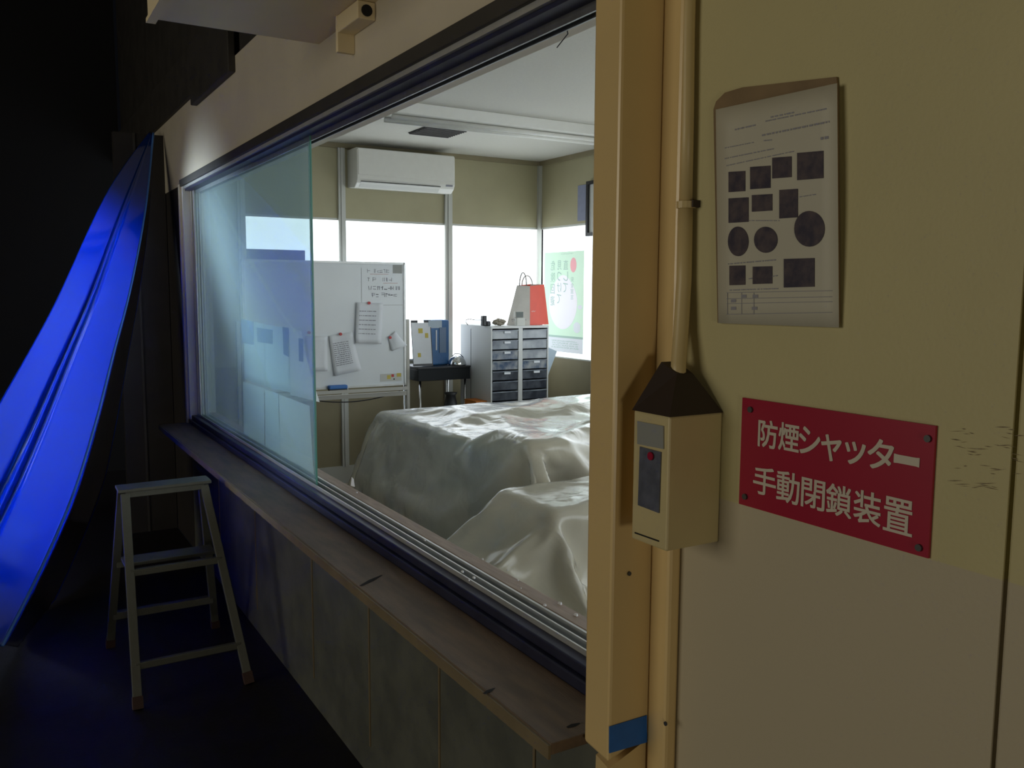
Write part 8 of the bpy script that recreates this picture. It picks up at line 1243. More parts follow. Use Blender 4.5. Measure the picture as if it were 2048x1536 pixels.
[-1206,108,59,-3,12,8,-3,9,12,7,3,13,1,9,13,-3,12,8,-2,12,9,4,6,14,2,9,12,1,9,12,1,10,12,-8,11,6,-10,10,6,-9,11,6,-4,12,8,-4,12,8,-2,12,9,4,11,9,5,11,9,-4,12,9,-3,12,8,2,11,11,7,10,8,1,11,11,2,11,11,0,10,10,10,8,10,-14,4,-4,-2,15,1,0,15,2,4,14,2,1,16,2,2,14,2,1,15,1,0,16,2,-3,14,1,3,15,3,-2,15,-1,3,15,3,-1,15,1,3,15,2,-1,15,0,0,15,1,-1,16,0,-1,15,1,-2,15,-1,-5,14,-2,0,16,0,5,13,4,-5,11,-9,-10,5,-11,3,12,-8,-6,10,-10,-8,7,-10,-8,6,-12,-8,6,-11,-7,5,-13,-6,4,-13,-6,3,-14,-4,1,-14,-3,0,-15,0,-2,-15,-2,1,-15,1,-2,-15,-3,-1,-15,-3,0,-14],
[-1192,113,58,-3,10,10,-6,13,5,3,7,13,6,4,13,-2,12,9,-3,12,8,4,7,14,0,10,11,1,9,12,-5,11,9,-11,10,4,-6,12,8,-11,9,4,-5,12,8,0,13,9,-6,11,8,4,12,9,3,11,9,0,12,10,1,11,10,-2,12,9,-2,12,10,4,10,10,3,11,10,11,2,10,6,11,8,-15,2,-5,-7,14,1,3,14,2,0,15,2,1,15,1,0,15,2,3,15,1,2,15,2,2,15,2,-3,15,1,5,14,3,-2,16,0,4,14,3,-1,15,0,-1,15,1,3,15,2,0,15,0,0,15,1,-8,14,-2,-1,15,-1,2,15,1,7,13,5,-12,2,-9,-2,11,-10,-9,8,-11,3,12,-8,-5,11,-9,-7,11,-9,-7,8,-10,-8,8,-11,-7,5,-12,-6,3,-13,-6,3,-14,-5,2,-14,-2,-1,-15,0,0,-15,-5,0,-14,0,-1,-16,-3,-1,-14],
[-1178,119,55,-4,11,9,-7,13,2,4,6,13,5,5,14,-1,11,10,-4,13,7,-1,10,11,-1,10,12,2,9,11,-7,11,8,-11,10,4,-11,9,4,-7,11,7,-5,12,8,-3,12,8,-2,12,9,-2,12,9,4,12,9,0,11,10,-2,12,9,0,11,10,2,12,10,3,11,9,11,-1,11,10,7,9,2,14,7,-14,1,-5,-11,10,-1,-2,15,2,1,15,2,2,15,2,-1,15,1,1,15,2,4,14,1,1,16,2,4,14,1,1,15,2,3,15,2,0,14,1,1,15,1,1,15,2,-4,15,1,-4,14,2,7,14,-1,2,15,3,-4,14,-4,7,13,5,3,15,2,-13,-2,-8,-10,6,-10,-1,11,-10,-4,11,-10,-11,8,-6,-7,10,-9,2,10,-12,-8,7,-10,0,12,-10,-4,11,-11,-6,5,-12,-7,5,-13,-6,3,-13,-4,1,-15,-3,0,-14,-3,-1,-15,-1,0,-15],
[-1165,125,53,-10,12,0,-3,13,6,6,4,14,2,8,12,-1,11,11,0,11,11,-5,12,8,-2,11,10,-1,11,10,-13,7,3,-11,9,5,-9,11,5,-6,12,8,-5,12,7,-2,12,9,-2,12,9,-3,12,8,-1,12,10,1,12,9,1,11,10,0,12,10,3,11,9,11,1,11,10,0,10,4,13,7,3,13,7,-14,2,-5,-13,7,-2,-5,14,2,0,15,1,3,15,2,-1,15,2,0,15,2,0,14,1,5,15,1,3,14,1,3,15,2,2,15,2,-3,15,1,1,15,2,4,15,1,-1,15,1,-3,15,2,-4,15,2,13,8,0,5,14,3,5,14,3,1,16,-1,-13,-5,-7,-8,9,-9,-10,3,-10,-8,9,-9,-9,9,-7,-2,12,-10,-11,7,-8,5,9,-12,-5,10,-10,-2,10,-11,4,11,-10,-5,9,-12,-5,8,-12,-7,7,-11,-5,3,-14,-4,0,-14,-4,1,-15],
[-1155,135,47,-11,9,-3,1,11,9,4,6,14,0,10,11,-2,11,9,-1,11,11,1,10,12,-4,12,8,-12,9,4,-11,9,4,-11,10,4,-6,12,8,-6,11,6,-4,12,8,-5,12,9,-1,12,9,-2,12,9,-1,12,9,0,12,9,0,11,10,1,12,9,9,6,11,11,-3,10,8,8,10,9,5,11,-13,9,0,-6,14,-2,-14,3,-5,-9,12,1,0,15,2,2,15,1,0,15,2,0,14,2,1,15,2,-2,15,1,5,15,1,2,14,2,5,15,1,-2,15,2,1,15,1,-1,14,2,2,15,1,-6,14,3,7,14,1,0,14,3,8,14,1,9,12,1,10,12,1,-14,-1,-7,-12,-3,-8,-3,11,-9,-8,10,-8,-12,3,-9,-11,7,-7,-4,11,-11,-10,7,-8,4,8,-13,1,11,-11,-3,11,-9,6,9,-12,-5,9,-11,-6,7,-12,1,11,-10,-4,8,-12,-5,2,-14],
[-1145,144,41,-12,8,-6,5,7,13,-2,11,10,2,9,12,-2,12,9,1,10,12,-4,11,9,-7,12,7,-11,9,4,-14,7,2,-5,12,7,-7,12,7,-8,11,6,-5,12,8,-3,12,9,-3,12,8,1,12,10,-3,12,9,0,12,9,0,11,10,5,10,10,11,0,10,11,1,11,9,5,11,1,12,8,-14,-1,-3,-11,10,-2,-5,14,-2,-13,8,-2,-1,15,2,-1,15,2,3,14,1,-2,15,2,-1,15,2,0,15,2,1,15,1,5,14,1,2,15,2,4,14,1,-3,15,2,-2,15,1,0,15,2,-1,15,2,3,14,2,6,14,3,12,8,2,9,11,1,12,9,3,-14,-2,-6,-11,1,-10,-12,6,-8,-8,10,-9,-3,11,-9,-12,6,-8,-12,2,-8,-6,10,-10,-9,8,-9,2,10,-11,1,10,-11,8,8,-11,4,9,-12,-6,8,-11,2,11,-10,-4,9,-12,3,12,-9],
[-1136,155,36,-11,4,-9,-1,11,11,4,8,12,1,10,11,0,10,11,-6,12,8,-2,12,10,-11,10,4,-12,8,3,-5,11,10,-11,10,3,-8,12,5,-6,11,8,-6,12,7,-4,12,8,1,12,10,-3,12,8,-2,12,10,-1,12,9,4,10,10,7,8,11,11,-1,10,11,1,10,9,7,11,-6,13,6,-13,-6,-4,-14,5,-2,-8,13,-2,-7,13,-2,1,15,2,-3,14,1,-1,15,2,-1,15,1,2,15,3,-3,15,1,3,14,2,-2,16,1,3,14,2,3,15,1,5,14,1,-4,15,2,0,14,1,3,15,2,0,15,2,5,14,3,14,6,2,12,9,2,10,11,3,-13,8,-2,-7,-7,-11,-12,1,-9,-9,9,-9,-11,6,-8,-4,11,-9,-13,2,-8,-12,4,-9,-6,10,-10,-8,9,-8,5,8,-12,2,11,-11,7,7,-11,6,9,-12,0,10,-10,0,11,-11,-2,10,-11],
[-1127,166,31,-10,2,-11,-3,11,9,-2,10,11,-1,10,11,-1,10,11,4,10,10,-8,11,6,-12,9,3,-5,11,10,-6,10,9,-9,11,5,-11,11,1,-8,11,6,-7,12,7,-4,12,8,2,11,10,-6,13,8,1,11,9,0,12,10,5,10,11,10,5,11,10,1,10,12,-2,10,4,11,10,-9,11,4,-15,-3,-3,-9,9,7,-7,1,-14,-5,14,0,-4,15,1,1,14,2,-3,15,1,-2,15,1,-2,15,2,1,15,2,-4,14,1,3,15,2,-1,15,1,5,14,1,1,15,2,5,14,1,-2,15,2,1,15,2,1,15,2,4,14,2,13,8,3,13,7,2,12,9,2,-7,14,2,-13,0,-7,-6,-5,-13,-10,-2,-10,-12,4,-8,-9,9,-9,-7,10,-9,-12,1,-9,-12,3,-8,-9,9,-9,-4,11,-10,3,9,-11,5,10,-11,6,7,-11,6,8,-12,3,11,-10,3,10,-11],
[-1117,178,25,-11,-1,-12,0,7,13,1,9,13,-3,12,8,-8,12,4,3,11,10,-11,10,4,-3,10,12,-6,11,9,-7,11,7,-10,11,3,-9,11,6,-10,11,1,-9,11,6,-5,12,7,1,11,10,-2,12,9,-4,12,8,6,9,11,5,10,11,10,4,10,10,2,11,12,-2,10,-3,13,7,-15,0,3,-11,10,0,-2,11,11,-3,-6,-14,-8,11,-6,-4,15,1,-3,14,0,-1,15,2,0,15,3,-4,15,0,-2,15,2,1,14,3,-5,14,-1,3,15,2,-2,15,1,1,15,2,7,14,0,3,15,2,1,15,3,2,15,2,0,15,2,14,6,2,11,9,2,11,10,3,1,15,4,-14,6,-2,-11,-2,-9,-6,-4,-14,-8,-3,-12,-11,-2,-10,-9,8,-9,-9,9,-9,-13,-1,-8,-11,5,-8,-9,8,-9,-2,11,-11,2,11,-11,4,10,-10,6,8,-12,7,7,-11,0,11,-10],
[-1120,192,29,-10,-1,-12,-12,-5,9,1,11,10,5,15,-1,4,13,6,-3,12,8,-4,12,9,-9,9,7,-1,11,11,-4,11,10,-9,11,5,-9,11,6,-11,10,-1,-10,11,4,-8,12,5,-2,12,9,1,11,10,-3,12,9,5,10,10,10,2,11,11,-1,11,9,8,10,10,3,11,-15,5,3,-13,7,3,-1,13,7,4,3,14,-8,5,-11,-5,1,-14,-6,14,-1,-2,15,2,-4,14,-2,-3,15,2,1,15,3,-4,15,0,1,15,3,-2,14,2,-6,14,-3,2,14,2,-1,15,1,0,15,1,1,15,2,1,15,3,4,15,1,5,14,2,9,12,4,10,10,3,14,7,1,5,14,4,-10,11,2,-13,1,-6,-10,-1,-11,-11,-3,-11,-5,-3,-14,-3,-6,-13,-12,1,-9,-10,8,-8,-10,10,-7,-10,2,-11,-11,1,-10,-2,11,-10,0,11,-10,5,9,-11,5,8,-12,5,9,-11],
[-1126,205,32,-13,-5,-6,-13,-6,-8,1,11,10,1,12,11,5,13,-4,5,14,3,-3,13,8,-3,11,9,-7,10,10,-7,9,9,4,13,7,-12,9,2,-4,13,9,-11,11,2,-11,10,1,-1,12,10,-5,13,7,4,10,11,8,-4,12,10,1,11,11,6,9,8,8,10,1,12,9,-14,6,4,-10,8,7,9,4,11,0,10,12,-9,6,-10,-2,-4,-14,-7,12,-6,-3,15,0,-3,15,1,-1,14,5,-4,14,-4,-3,15,1,-2,15,1,0,15,4,-8,11,-5,0,15,1,1,15,2,0,16,1,2,14,2,5,13,5,-2,16,-2,8,12,4,1,15,2,11,10,2,9,12,2,8,12,4,-5,14,5,-12,-3,-8,-6,-12,-6,-8,5,-11,-8,6,-12,-9,-1,-12,-9,-1,-12,-8,-2,-12,-10,9,-7,-10,-5,-9,-11,2,-11,-9,6,-10,1,11,-11,-5,10,-9,4,10,-11,6,8,-12],
[-1131,219,32,-13,-5,-7,-13,-5,-7,-9,-3,11,2,14,6,5,14,2,6,13,-6,-1,13,7,-1,14,6,-8,7,10,7,11,7,0,14,6,-8,12,5,-2,12,8,-12,10,0,-6,12,8,-8,12,4,-1,12,10,8,-4,12,9,-2,12,9,5,11,6,12,6,2,12,10,2,11,10,-13,7,5,-7,10,9,5,4,14,6,-10,7,-1,15,-2,-4,2,-15,-7,9,-9,-4,14,-2,-3,14,1,0,14,7,-3,14,-3,-3,16,3,-3,14,-3,-3,15,0,-3,12,8,-2,13,-7,-1,15,-2,0,15,1,5,12,7,2,15,0,-4,15,-3,1,15,0,7,13,4,0,15,1,7,13,4,7,13,4,7,13,4,-11,-6,-8,-5,-14,-5,-11,-6,-8,-6,7,-12,-4,8,-12,-10,4,-11,-10,3,-11,-9,1,-11,-12,-4,-10,-9,-6,-9,-10,5,-11,-8,7,-11,-6,10,-9,0,10,-11,3,10,-11],
[-1127,226,19,-14,-2,-5,-13,0,8,-12,-10,-6,-7,10,8,8,12,-1,-2,16,5,5,14,-2,-4,11,9,-1,13,8,11,9,5,-5,13,6,2,14,6,-8,11,6,-2,13,8,-12,10,1,-4,13,7,5,6,13,8,-1,12,8,-6,12,-3,13,6,-2,11,10,3,12,9,8,11,6,-9,10,8,-4,10,12,9,-8,9,7,-10,10,1,15,1,-9,12,-2,0,3,-15,-5,14,-4,-3,13,8,0,13,-6,-3,15,0,-2,15,5,-4,15,-3,-3,13,7,-3,14,5,-1,12,-9,-2,14,-4,-1,14,-5,5,12,8,-4,14,-6,0,15,-1,1,15,0,3,15,2,5,13,4,1,16,1,9,10,6,9,12,5,-12,-5,-9,-7,-11,-7,-7,-12,-5,-10,1,-11,-5,9,-12,-7,7,-11,-8,5,-11,-11,-3,-11,-10,3,-11,-10,-6,-9,-10,1,-11,-8,8,-11,-7,8,-10,-10,6,-10,-2,11,-11],
[-1124,211,15,-14,0,6,-13,0,-6,-4,14,1,-14,-1,-6,-2,15,0,-1,16,4,-1,14,3,1,15,6,6,12,6,11,9,5,-1,14,7,-7,12,5,-3,14,7,2,12,9,-10,12,2,0,11,9,7,-2,14,8,-1,13,7,1,13,-1,11,10,-3,13,8,-5,14,1,-2,13,8,2,11,10,4,-2,15,1,-15,3,11,-2,9,-6,15,-1,-5,14,-2,-6,6,13,3,13,-7,2,14,-7,-4,12,8,2,14,-7,-3,15,-1,-3,14,2,-3,15,1,-5,15,3,-6,11,9,-2,14,-4,1,15,-6,7,7,-11,-1,15,3,-1,13,-9,-2,15,-3,3,14,2,4,15,3,5,10,9,4,14,-3,10,11,6,-12,-2,-10,-7,-13,-5,-7,-12,-5,-10,2,-11,-10,-2,-11,-7,8,-12,-3,11,-10,-10,3,-11,-10,-3,-11,-11,3,-11,-10,-4,-11,-10,3,-10,-9,5,-10,-10,6,-11,-5,9,-11],
[-1123,197,22,-13,2,-7,-1,14,-1,-15,-1,-5,-2,15,1,-2,14,0,-2,16,0,-2,15,1,-2,15,1,-1,14,4,9,11,5,-3,13,6,-3,14,7,0,13,7,1,12,8,-7,13,4,4,7,13,7,0,14,8,-5,12,2,10,11,3,8,13,-1,11,10,-4,11,9,-3,15,-1,4,6,13,4,-3,14,0,-14,5,2,12,9,-4,4,14,2,13,-9,-7,11,6,-7,12,7,10,6,-10,0,15,-1,0,15,-1,-3,14,1,-4,15,1,-3,15,1,-4,15,2,-4,14,3,-7,13,5,2,14,-7,7,8,-10,3,12,-9,-1,14,-6,-2,14,-4,0,8,12,5,13,-7,6,12,7,5,15,1,5,12,-7,-11,0,-10,-9,-12,-6,-6,-12,-5,-11,-7,-8,-9,2,-11,-8,6,-12,-3,10,-11,-7,8,-11,-11,1,-11,-11,-3,-10,-10,4,-11,-10,0,-12,-10,5,-10,-9,7,-10,-11,-2,-10],
[-1123,185,13,2,14,2,-14,0,-6,-2,15,0,-2,15,0,-3,14,3,-2,15,0,-2,16,-2,-2,15,0,-2,15,0,-2,14,0,-1,14,5,-2,13,7,0,14,7,-1,13,7,1,11,10,7,3,14,6,3,13,7,-4,12,2,10,12,-1,11,10,-3,11,9,-7,12,7,2,-7,14,2,5,14,12,8,6,1,-12,9,0,7,13,-8,13,-1,5,12,9,-7,10,8,-8,10,9,9,7,-10,0,15,-1,-2,15,0,-3,14,1,-5,14,2,-2,16,0,-1,15,0,-4,15,2,-7,13,5,1,15,-6,4,11,-9,5,11,-10,-6,14,-2,7,2,-13,-4,14,-5,11,7,7,6,14,2,4,14,1,0,10,-12,-9,4,-12,-9,-11,-5,-9,-9,-8,-8,-11,-6,-11,0,-11,-6,7,-11,-7,7,-12,-5,10,-10,-9,4,-12,-11,3,-10,-10,-2,-11,-10,7,-11,-10,3,-11,-12,-5,-7,-11,-3,-9],
[-1111,182,21,-7,4,-12,-2,15,2,-2,15,-2,-3,15,4,-2,15,-1,-2,15,-2,-2,15,0,-2,15,0,-2,14,0,-2,15,0,-2,16,1,-1,12,9,-2,14,3,-1,13,7,1,12,10,5,6,13,7,-2,12,7,1,14,-2,12,10,-7,12,6,-3,11,10,4,-4,14,3,6,14,3,0,14,3,-7,13,7,7,12,-7,14,1,-2,7,13,-6,-4,13,-2,12,8,-1,14,6,7,12,-8,-7,13,3,2,15,-2,-5,14,2,0,15,-1,-3,15,2,-2,15,0,-4,15,1,-3,15,2,3,13,-9,4,12,-8,-7,13,-2,5,10,-11,5,9,-11,-2,2,-15,6,13,-3,10,10,6,5,14,2,-8,3,-14,-2,10,-10,-10,-7,-9,-8,-13,-5,-10,-6,-9,-11,-6,-9,-6,8,-12,-7,7,-11,-6,8,-11,-10,2,-11,-8,8,-11,-10,4,-11,-10,2,-11,-12,-4,-8,-11,-3,-9,-9,13,0],
[-1101,174,13,-2,14,-3,-3,15,0,-2,15,2,-2,15,-2,-2,15,0,-2,15,2,-2,15,-2,-2,15,0,-3,14,1,-2,15,-1,-2,15,0,-1,14,7,-2,14,2,-2,14,5,1,12,9,4,7,13,7,-1,13,6,4,14,-6,12,6,-4,11,9,1,8,13,4,-4,14,3,1,15,3,1,14,3,-8,12,3,13,7,-3,4,14,-3,6,14,-6,-2,15,-1,14,5,-3,12,10,-1,15,0,2,15,-5,-4,14,4,0,15,-3,-3,14,2,-3,15,1,-1,16,0,-2,15,0,-2,15,1,-2,15,-6,2,13,-8,1,4,-15,0,2,-15,1,8,-12,7,9,-11,4,13,-6,7,13,0,8,12,6,-6,5,-13,-4,8,-12,-11,-9,-8,-10,-4,-10,-9,-8,-8,-10,-9,-8,-10,2,-11,-7,7,-12,-4,10,-11,-8,7,-10,-9,5,-12,-9,3,-11,-12,0,-10,-11,-4,-8,-9,13,0,-8,13,1],
[-1087,176,10,-2,15,0,-2,14,1,-2,15,-1,-2,15,0,-2,15,1,-2,15,-1,-3,15,1,-2,15,1,-2,15,-2,-2,14,1,-2,15,2,-2,15,-2,-2,14,6,-2,15,2,0,13,8,3,7,12,8,0,14,3,6,13,-6,13,6,-2,10,11,3,3,15,3,-1,14,5,-4,15,3,2,14,3,-8,13,-1,2,14,-3,5,14,-3,5,15,-3,5,14,-2,13,9,-1,16,1,-1,15,2,-2,14,3,-1,16,0,-2,14,0,-2,15,-1,-1,15,-2,-2,15,-1,-1,15,-2,-2,15,0,-2,16,-2,0,5,-15,3,10,-11,-1,6,-15,0,-2,-15,7,13,-2,5,14,-6,6,8,-11,7,13,4,-4,7,-13,-7,4,-13,-10,-2,-11,-11,-6,-9,-9,-10,-7,-10,-7,-9,-10,-1,-11,-7,7,-11,-9,6,-12,-5,10,-10,-8,6,-11,-10,2,-11,-11,-3,-9,-9,13,0,-8,13,0,-8,13,0],
[-1072,178,13,-2,15,-3,-2,15,0,-2,15,3,-2,15,-2,-3,14,0,-2,15,-1,-2,15,2,-2,15,-2,-2,15,0,-2,15,3,-2,14,-3,-3,15,0,-2,15,2,-1,14,5,-3,15,3,6,5,14,4,5,13,3,7,13,-6,13,7,1,7,13,3,2,15,4,-4,14,4,-2,14,3,-1,15,0,2,15,-1,1,15,-4,7,12,0,1,15,-1,1,15,-1,12,10,-2,15,0,-1,15,0,-2,15,1,-2,15,2,-1,15,1,-2,15,-1,-2,15,0,-1,15,-3,-2,15,0,-1,15,0,-2,15,-2,0,7,-13,1,2,-15,1,9,-13,0,-4,-14,2,10,-11,6,14,-4,8,12,1,6,11,-9,-5,5,-13,-10,0,-12,-7,3,-13,-11,-3,-11,-9,-10,-7,-10,-4,-10,-11,-6,-10,-8,7,-11,-7,7,-11,-7,7,-11,-7,8,-11,-10,-1,-10,-9,13,0,-8,13,2,-8,13,-2,-8,12,0],
[-1057,180,10,-2,15,1,-3,15,-1,-2,15,3,-2,15,0,-2,15,-3,-2,15,1,-2,14,2,-2,15,-3,-2,15,0,-3,15,0,-2,15,0,-2,15,0,-2,14,0,-2,15,5,-2,14,2,0,12,10,3,6,13,5,6,13,-3,10,10,3,0,15,2,7,14,1,1,15,2,1,15,1,1,15,1,0,14,1,0,15,0,-2,15,0,-4,15,0,7,13,-1,11,10,-2,15,1,-2,15,0,-1,15,2,-2,15,-2,-2,15,0,-2,15,0,0,15,4,-2,14,-3,-2,15,-1,-2,15,1,-1,16,-2,-1,9,-12,1,4,-15,2,3,-15,0,-5,-14,1,5,-14,4,13,-7,8,12,4,1,7,-14,-4,6,-13,-10,0,-11,-9,1,-12,-5,6,-13,-10,-6,-10,-11,-7,-9,-10,-7,-9,-8,6,-11,-7,7,-12,-8,7,-11,-7,6,-11,-8,13,0,-8,13,0,-8,13,1,-8,12,-1,-7,13,0],
[-1043,182,10,-1,15,0,-3,15,3,-2,15,-2,-2,15,3,-2,15,-3,-2,15,1,-2,15,-2,-2,14,2,-3,15,-1,-2,15,-1,-2,15,2,-3,15,0,-1,14,-2,-3,15,1,-2,15,4,-1,13,7,2,9,12,3,7,13,2,3,14,2,1,15,2,2,15,1,-2,15,0,-1,15,1,0,15,2,2,15,2,3,14,0,-4,15,0,5,14,0,6,14,-1,11,11,-1,15,2,-2,15,-1,-1,15,0,-2,14,1,-1,15,0,-2,15,1,-1,15,1,-2,15,-3,-2,15,2,-2,15,-2,-1,15,-2,-1,11,-9,0,3,-16,2,-4,-14,1,0,-15,0,1,-15,2,10,-12,8,13,1,-8,0,-13,0,8,-12,-9,1,-12,-4,9,-12,-7,-1,-12,-10,-4,-11,-11,-8,-8,-9,-1,-12,-7,8,-11,-8,7,-11,-7,8,-10,-7,13,-4,-8,13,1,-8,12,0,-8,13,-1,-8,13,1,-7,13,-1],
[-1028,184,10,-2,15,1,-2,15,2,-2,15,-3,-2,15,1,-2,15,2,-3,15,-3,-2,15,2,-2,15,-2,-2,14,0,-2,15,0,-2,15,4,-3,15,-1,-2,15,-1,-2,15,-2,-2,14,4,-2,15,3,2,1,15,3,7,13,2,2,15,1,0,15,2,0,15,1,1,15,2,1,15,1,3,14,2,-1,15,1,1,15,0,6,14,0,5,14,1,4,15,-1,10,11,-1,14,3,-2,15,-1,-2,15,1,-1,15,-1,-2,15,0,-1,15,0,-2,15,0,-1,15,1,-2,15,-1,-2,15,0,-1,15,-1,-1,10,-10,0,5,-15,0,0,-15,2,-4,-14,1,1,-15,0,0,-15,6,14,-4,-6,8,-11,-5,-5,-14,-3,11,-10,-12,-4,-10,-4,3,-14,-8,-1,-13,-11,-7,-9,-7,7,-11,-8,8,-11,-7,11,-7,-7,10,-9,-8,12,2,-8,13,-2,-7,13,-2,-8,13,2,-8,13,-2,-8,13,1],
[-1013,186,10,-2,15,0,-2,15,0,-3,15,2,-2,15,-1,-2,15,2,-2,15,-2,-2,15,-1,-2,15,2,-2,14,-1,-2,15,3,-3,15,-4,-2,14,0,-2,15,0,-2,15,0,-3,16,1,-2,14,4,1,6,15,5,-3,14,2,1,15,1,2,15,2,2,14,1,2,15,1,3,15,2,1,15,-1,5,14,2,1,15,2,1,15,0,7,14,0,2,14,0,9,13,-2,15,4,-1,15,-2,-2,15,0,-2,15,1,-1,15,-1,-2,15,0,-1,15,0,-2,14,0,-1,16,2,-2,15,-2,-2,15,0,-1,11,-10,0,1,-15,1,3,-15,1,1,-15,1,-2,-15,1,-2,-15,0,5,-14,-1,13,-7,-6,-2,-14,-13,-5,-5,-6,0,-13,-6,1,-14,-6,1,-14,-7,10,-8,-7,7,-11,-8,7,-12,-7,10,-8,-8,13,-1,-7,13,-4,-8,13,0,-8,13,2,-7,13,-2,-8,12,1,-8,13,-1],
[-999,188,13,-2,15,-3,-2,15,1,-2,15,-1,-2,15,2,-2,15,-2,-2,15,2,-3,15,0,-2,15,-2,-2,14,3,-2,15,-3,-2,15,0,-2,15,2,-2,14,-2,-3,15,2,-2,16,-2,-2,14,4,1,4,14,1,7,14,4,-3,15,1,3,14,4,-1,16,0,3,14,2,2,15,1,3,15,-1,6,14,1,2,15,3,-2,15,1,3,14,0,4,15,0,8,13,-2,14,5,-2,15,-2,-1,15,0,-2,15,0,-2,15,2,-1,15,2,-1,15,-2,-2,15,-2,-2,15,0,-1,15,0,-1,16,0,-2,11,-10,-2,5,-14,3,-3,-15,0,0,-15,2,0,-15,1,0,-15,0,3,-14,-13,-3,-7,-3,-1,-14,-5,9,-12,-6,0,-14,-7,5,-12,-6,2,-14,-7,7,-11,-7,8,-11,-8,10,-8,-7,12,-4,-8,13,-5,-8,13,0,-7,12,1,-8,13,-1,-8,13,2,-8,13,-1,-7,13,1],
[-984,190,10,-2,15,0,-2,15,0,-2,14,3,-2,15,0,-2,15,-3,-2,15,0,-3,16,0,-2,14,4,-2,15,-3,-2,15,-1,-3,15,0,-2,15,2,-2,15,1,-2,14,-3,-2,15,0,-2,15,2,0,8,13,0,7,14,2,1,15,3,-1,15,3,1,15,0,4,15,1,3,14,2,2,15,0,3,15,3,-1,15,0,3,15,3,-1,14,1,3,16,-1,7,13,-1,14,6,-2,15,-2,-2,15,1,-1,15,2,-2,15,0,-2,14,-1,-1,15,1,-1,16,0,-1,15,-2,-2,15,-1,-1,15,-1,-3,13,-9,-2,7,-13,1,-1,-15,1,1,-15,0,2,-15,-9,3,-12,-6,3,-13,1,-4,-15,-1,-3,-14,-3,-2,-15,-6,6,-12,-6,2,-14,-8,9,-10,-7,5,-13,-6,7,-11,-8,11,-7,-8,13,-1,-7,12,-5,-8,13,2,-8,13,1,-7,13,-1,-8,13,-2,-8,13,0,-7,13,0],
[-969,192,10,-3,15,3,-1,15,-3,-2,15,1,-2,14,-1,-2,15,0,-2,15,0,-2,15,3,-3,15,-2,-2,15,3,-2,15,0,-3,15,-1,-2,15,0,-2,14,-3,-2,15,0,-2,15,2,-3,15,-1,0,9,12,0,8,13,2,0,16,1,5,14,1,2,16,4,0,15,-1,5,14,2,2,15,2,1,15,2,1,15,2,0,15,2,0,15,2,0,14,0,6,15,-2,14,5,-2,15,-2,-2,15,2,-2,15,-2,-3,14,-2,0,15,3,-2,15,-2,-4,14,-4,0,15,0,-2,15,-3,-2,14,-2,1,15,0,-2,8,-13,-3,7,-13,-3,4,-14,-3,3,-14,-4,1,-15,-3,0,-15,-3,-1,-14,-1,-3,-15,-2,-2,-15,-2,-2,-15,-8,7,-11,-5,3,-14,-7,6,-12,-8,10,-9,-7,12,-3,-8,12,-6,-8,13,0,-8,13,0,-7,13,2,-8,13,-1,-7,12,-1,-8,13,0,-8,13,3],
[-954,194,13,-3,15,-3,-2,15,2,-2,15,-2,-2,14,2,-2,15,-2,-1,15,0,-3,15,2,-2,15,-2,-2,15,1,-3,15,1,-3,15,-2,-2,15,0,-2,15,2,-2,14,0,-2,15,-2,-2,15,0,0,8,13,0,7,13,0,8,13,1,4,15,2,0,16,1,4,14,2,0,15,3,-2,15,2,4,15,2,-1,15,2,0,14,2,0,15,0,4,15,1,3,15,-1,14,5,-3,15,-2,-2,15,-1,-3,14,-3,-3,14,-4,-8,13,-3,0,15,-1,0,15,-2,-3,14,-2,-5,14,-4,1,15,0,7,12,7,-3,7,-13,-2,7,-13,-3,8,-12,-3,4,-15,-4,3,-14,-3,3,-14,-4,1,-15,-1,-4,-15,-1,-3,-15,-7,5,-13,-3,0,-15,-7,5,-13,-6,6,-12,-8,10,-8,-8,12,-6,-7,13,0,-8,13,1,-7,12,0,-8,13,-1,-8,13,3,-8,13,-1,-7,13,1,-8,12,-3],
[-940,196,10,-2,15,3,-2,14,-3,-2,16,3,-2,14,-3,-2,15,1,-2,15,2,-2,15,-3,-2,15,3,-2,15,-3,-3,15,0,-1,15,2,-3,15,0,-3,15,-2,-2,14,0,-2,15,0,-2,15,0,-2,12,9,1,4,15,1,6,14,0,5,15,1,6,14,2,1,15,2,0,15,3,-3,15,3,0,15,1,1,15,2,2,14,2,-1,15,1,2,15,1,4,15,-8,12,-5,0,15,0,-5,14,-4,-6,13,-4,-8,13,-4,-2,15,-2,-4,14,-3,3,15,-1,-4,15,-2,-1,15,-2,5,14,3,8,8,10,-2,12,-10,-3,3,-14,-3,6,-14,-2,7,-13,-3,7,-13,-4,0,-15,-3,3,-15,-4,5,-13,-1,-3,-15,-6,2,-14,-5,4,-14,-5,2,-15,-6,5,-12,-8,11,-7,-8,12,-3,-7,13,2,-8,13,-2,-8,13,3,-7,13,-2,-8,13,-1,-8,13,3,-8,12,-3,-8,13,3],
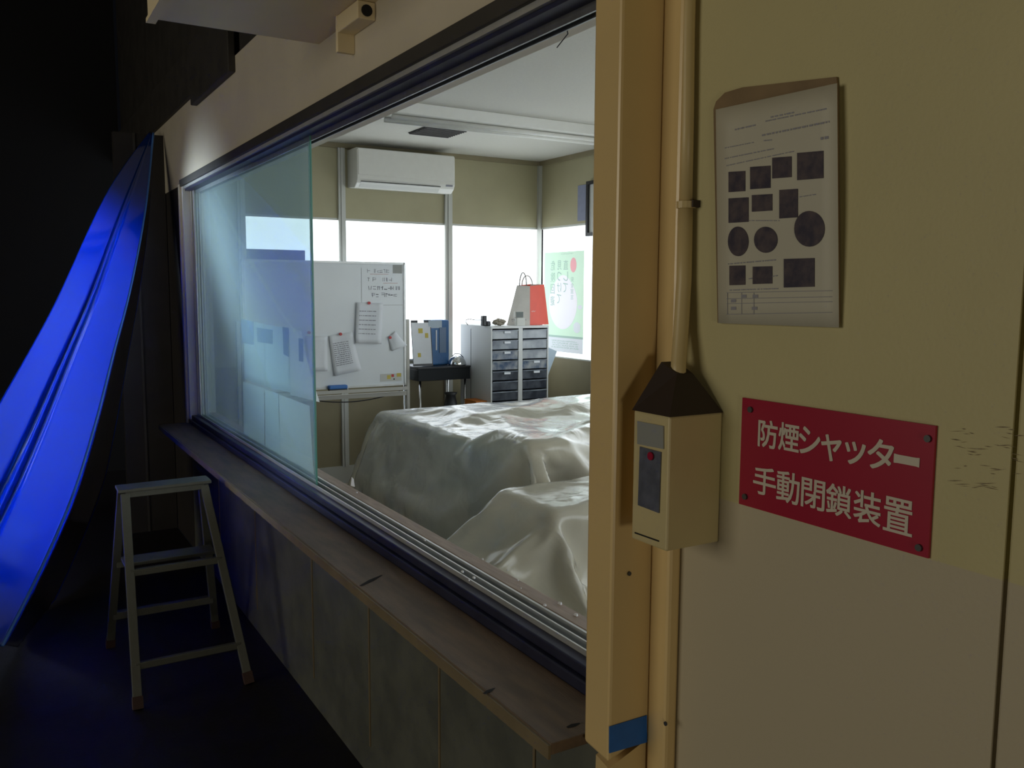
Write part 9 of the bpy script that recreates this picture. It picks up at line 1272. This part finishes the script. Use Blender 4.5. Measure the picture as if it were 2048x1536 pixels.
[-925,197,10,-2,15,0,-2,15,1,-2,15,-1,-2,15,0,-2,15,1,-2,15,-1,-2,15,2,-2,15,-2,-2,15,2,-3,15,-2,-2,15,0,-3,15,0,-1,15,3,-3,15,-3,-3,14,0,-2,15,0,-1,13,9,-1,9,11,1,4,15,0,5,14,2,4,15,2,1,15,2,0,15,3,0,16,2,0,15,2,0,15,2,-1,14,3,0,15,1,0,15,-1,8,13,-9,7,-10,-5,13,-5,-9,12,-5,-6,14,-3,-5,14,-4,-4,14,-2,-1,15,-2,-3,15,-3,1,15,-1,4,14,1,7,11,7,7,9,10,1,14,-7,-3,6,-13,-4,3,-15,-3,5,-13,-3,6,-14,-2,6,-14,-4,5,-13,-4,3,-15,-4,5,-14,-4,1,-14,-5,1,-15,-6,5,-13,-6,4,-14,-8,11,-6,-7,13,0,-8,13,0,-7,13,3,-8,12,-3,-8,13,1,-7,13,-1,-8,13,0,-8,13,0,-8,13,0]]
P = unpack(S1)
t = MB(); t.grid([[Vector(p)+Vector((-2.0*0, 0, 0)) for p in r_] for r_ in P])
tag(obj('plastic_sheet', t, M_POLY, smooth=True, subsurf=1), 'large milky clear plastic sheet draped over the far desk', 'plastic sheet')
P = unpack(S2)
t = MB(); t.grid(P)
tag(obj('plastic_sheet', t, M_POLY, smooth=True, subsurf=1), 'smaller milky plastic sheet draped over the low cabinet nearest the sill', 'plastic sheet')
# blue-white paper lying on the far side of the covered desk
t = MB(); t.plate([at(1048, 803, x=-4.55), at(1078, 797, x=-4.6), at(1108, 803, x=-4.5), at(1090, 806, x=-4.4)], (0, 0, -.004))
tag(obj('loose_paper', t, M_PAPER), 'blue white sheet of paper lying on the far edge of the covered desk', 'paper')

# debris flakes on the sill
t = MB()
rnd = random.Random(9)
for (px, py) in ((714, 985), (850, 1080), (1036, 1160), (1152, 1230), (1042, 1176), (1090, 1210), (1120, 1207), (938, 1160), (925, 1143), (948, 1155), (1015, 1140), (965, 1118)):
    p = at(px, py, z=.7765); s_ = rnd.uniform(.002, .006)
    t.hexa([(p.x-s_, p.y-s_*.6, p.z-.002), (p.x+s_, p.y-s_*.4, p.z-.002), (p.x+s_*.7, p.y+s_*.6, p.z-.002), (p.x-s_*.8, p.y+s_*.5, p.z-.002), (p.x-s_*.6, p.y-s_*.4, p.z+s_*.6), (p.x+s_*.6, p.y-s_*.2, p.z+s_*.4), (p.x+s_*.5, p.y+s_*.4, p.z+s_*.7), (p.x-s_*.5, p.y+s_*.3, p.z+s_*.5)])
tag(obj('paint_flakes', t, M_DUST), 'scattered white paint flakes on the sill and track', 'flakes', kind='stuff')
t = MB(); p = at(704, 972, z=.776)
t.plate([(p.x-.012, p.y, .775), (p.x+.012, p.y+.004, .775), (p.x+.004, p.y+.003, .80), (p.x-.004, p.y, .806)], (0, .002, 0))
tag(obj('torn_tape', t, M_DUST), 'torn white scrap sticking up from the wooden sill', 'scrap')
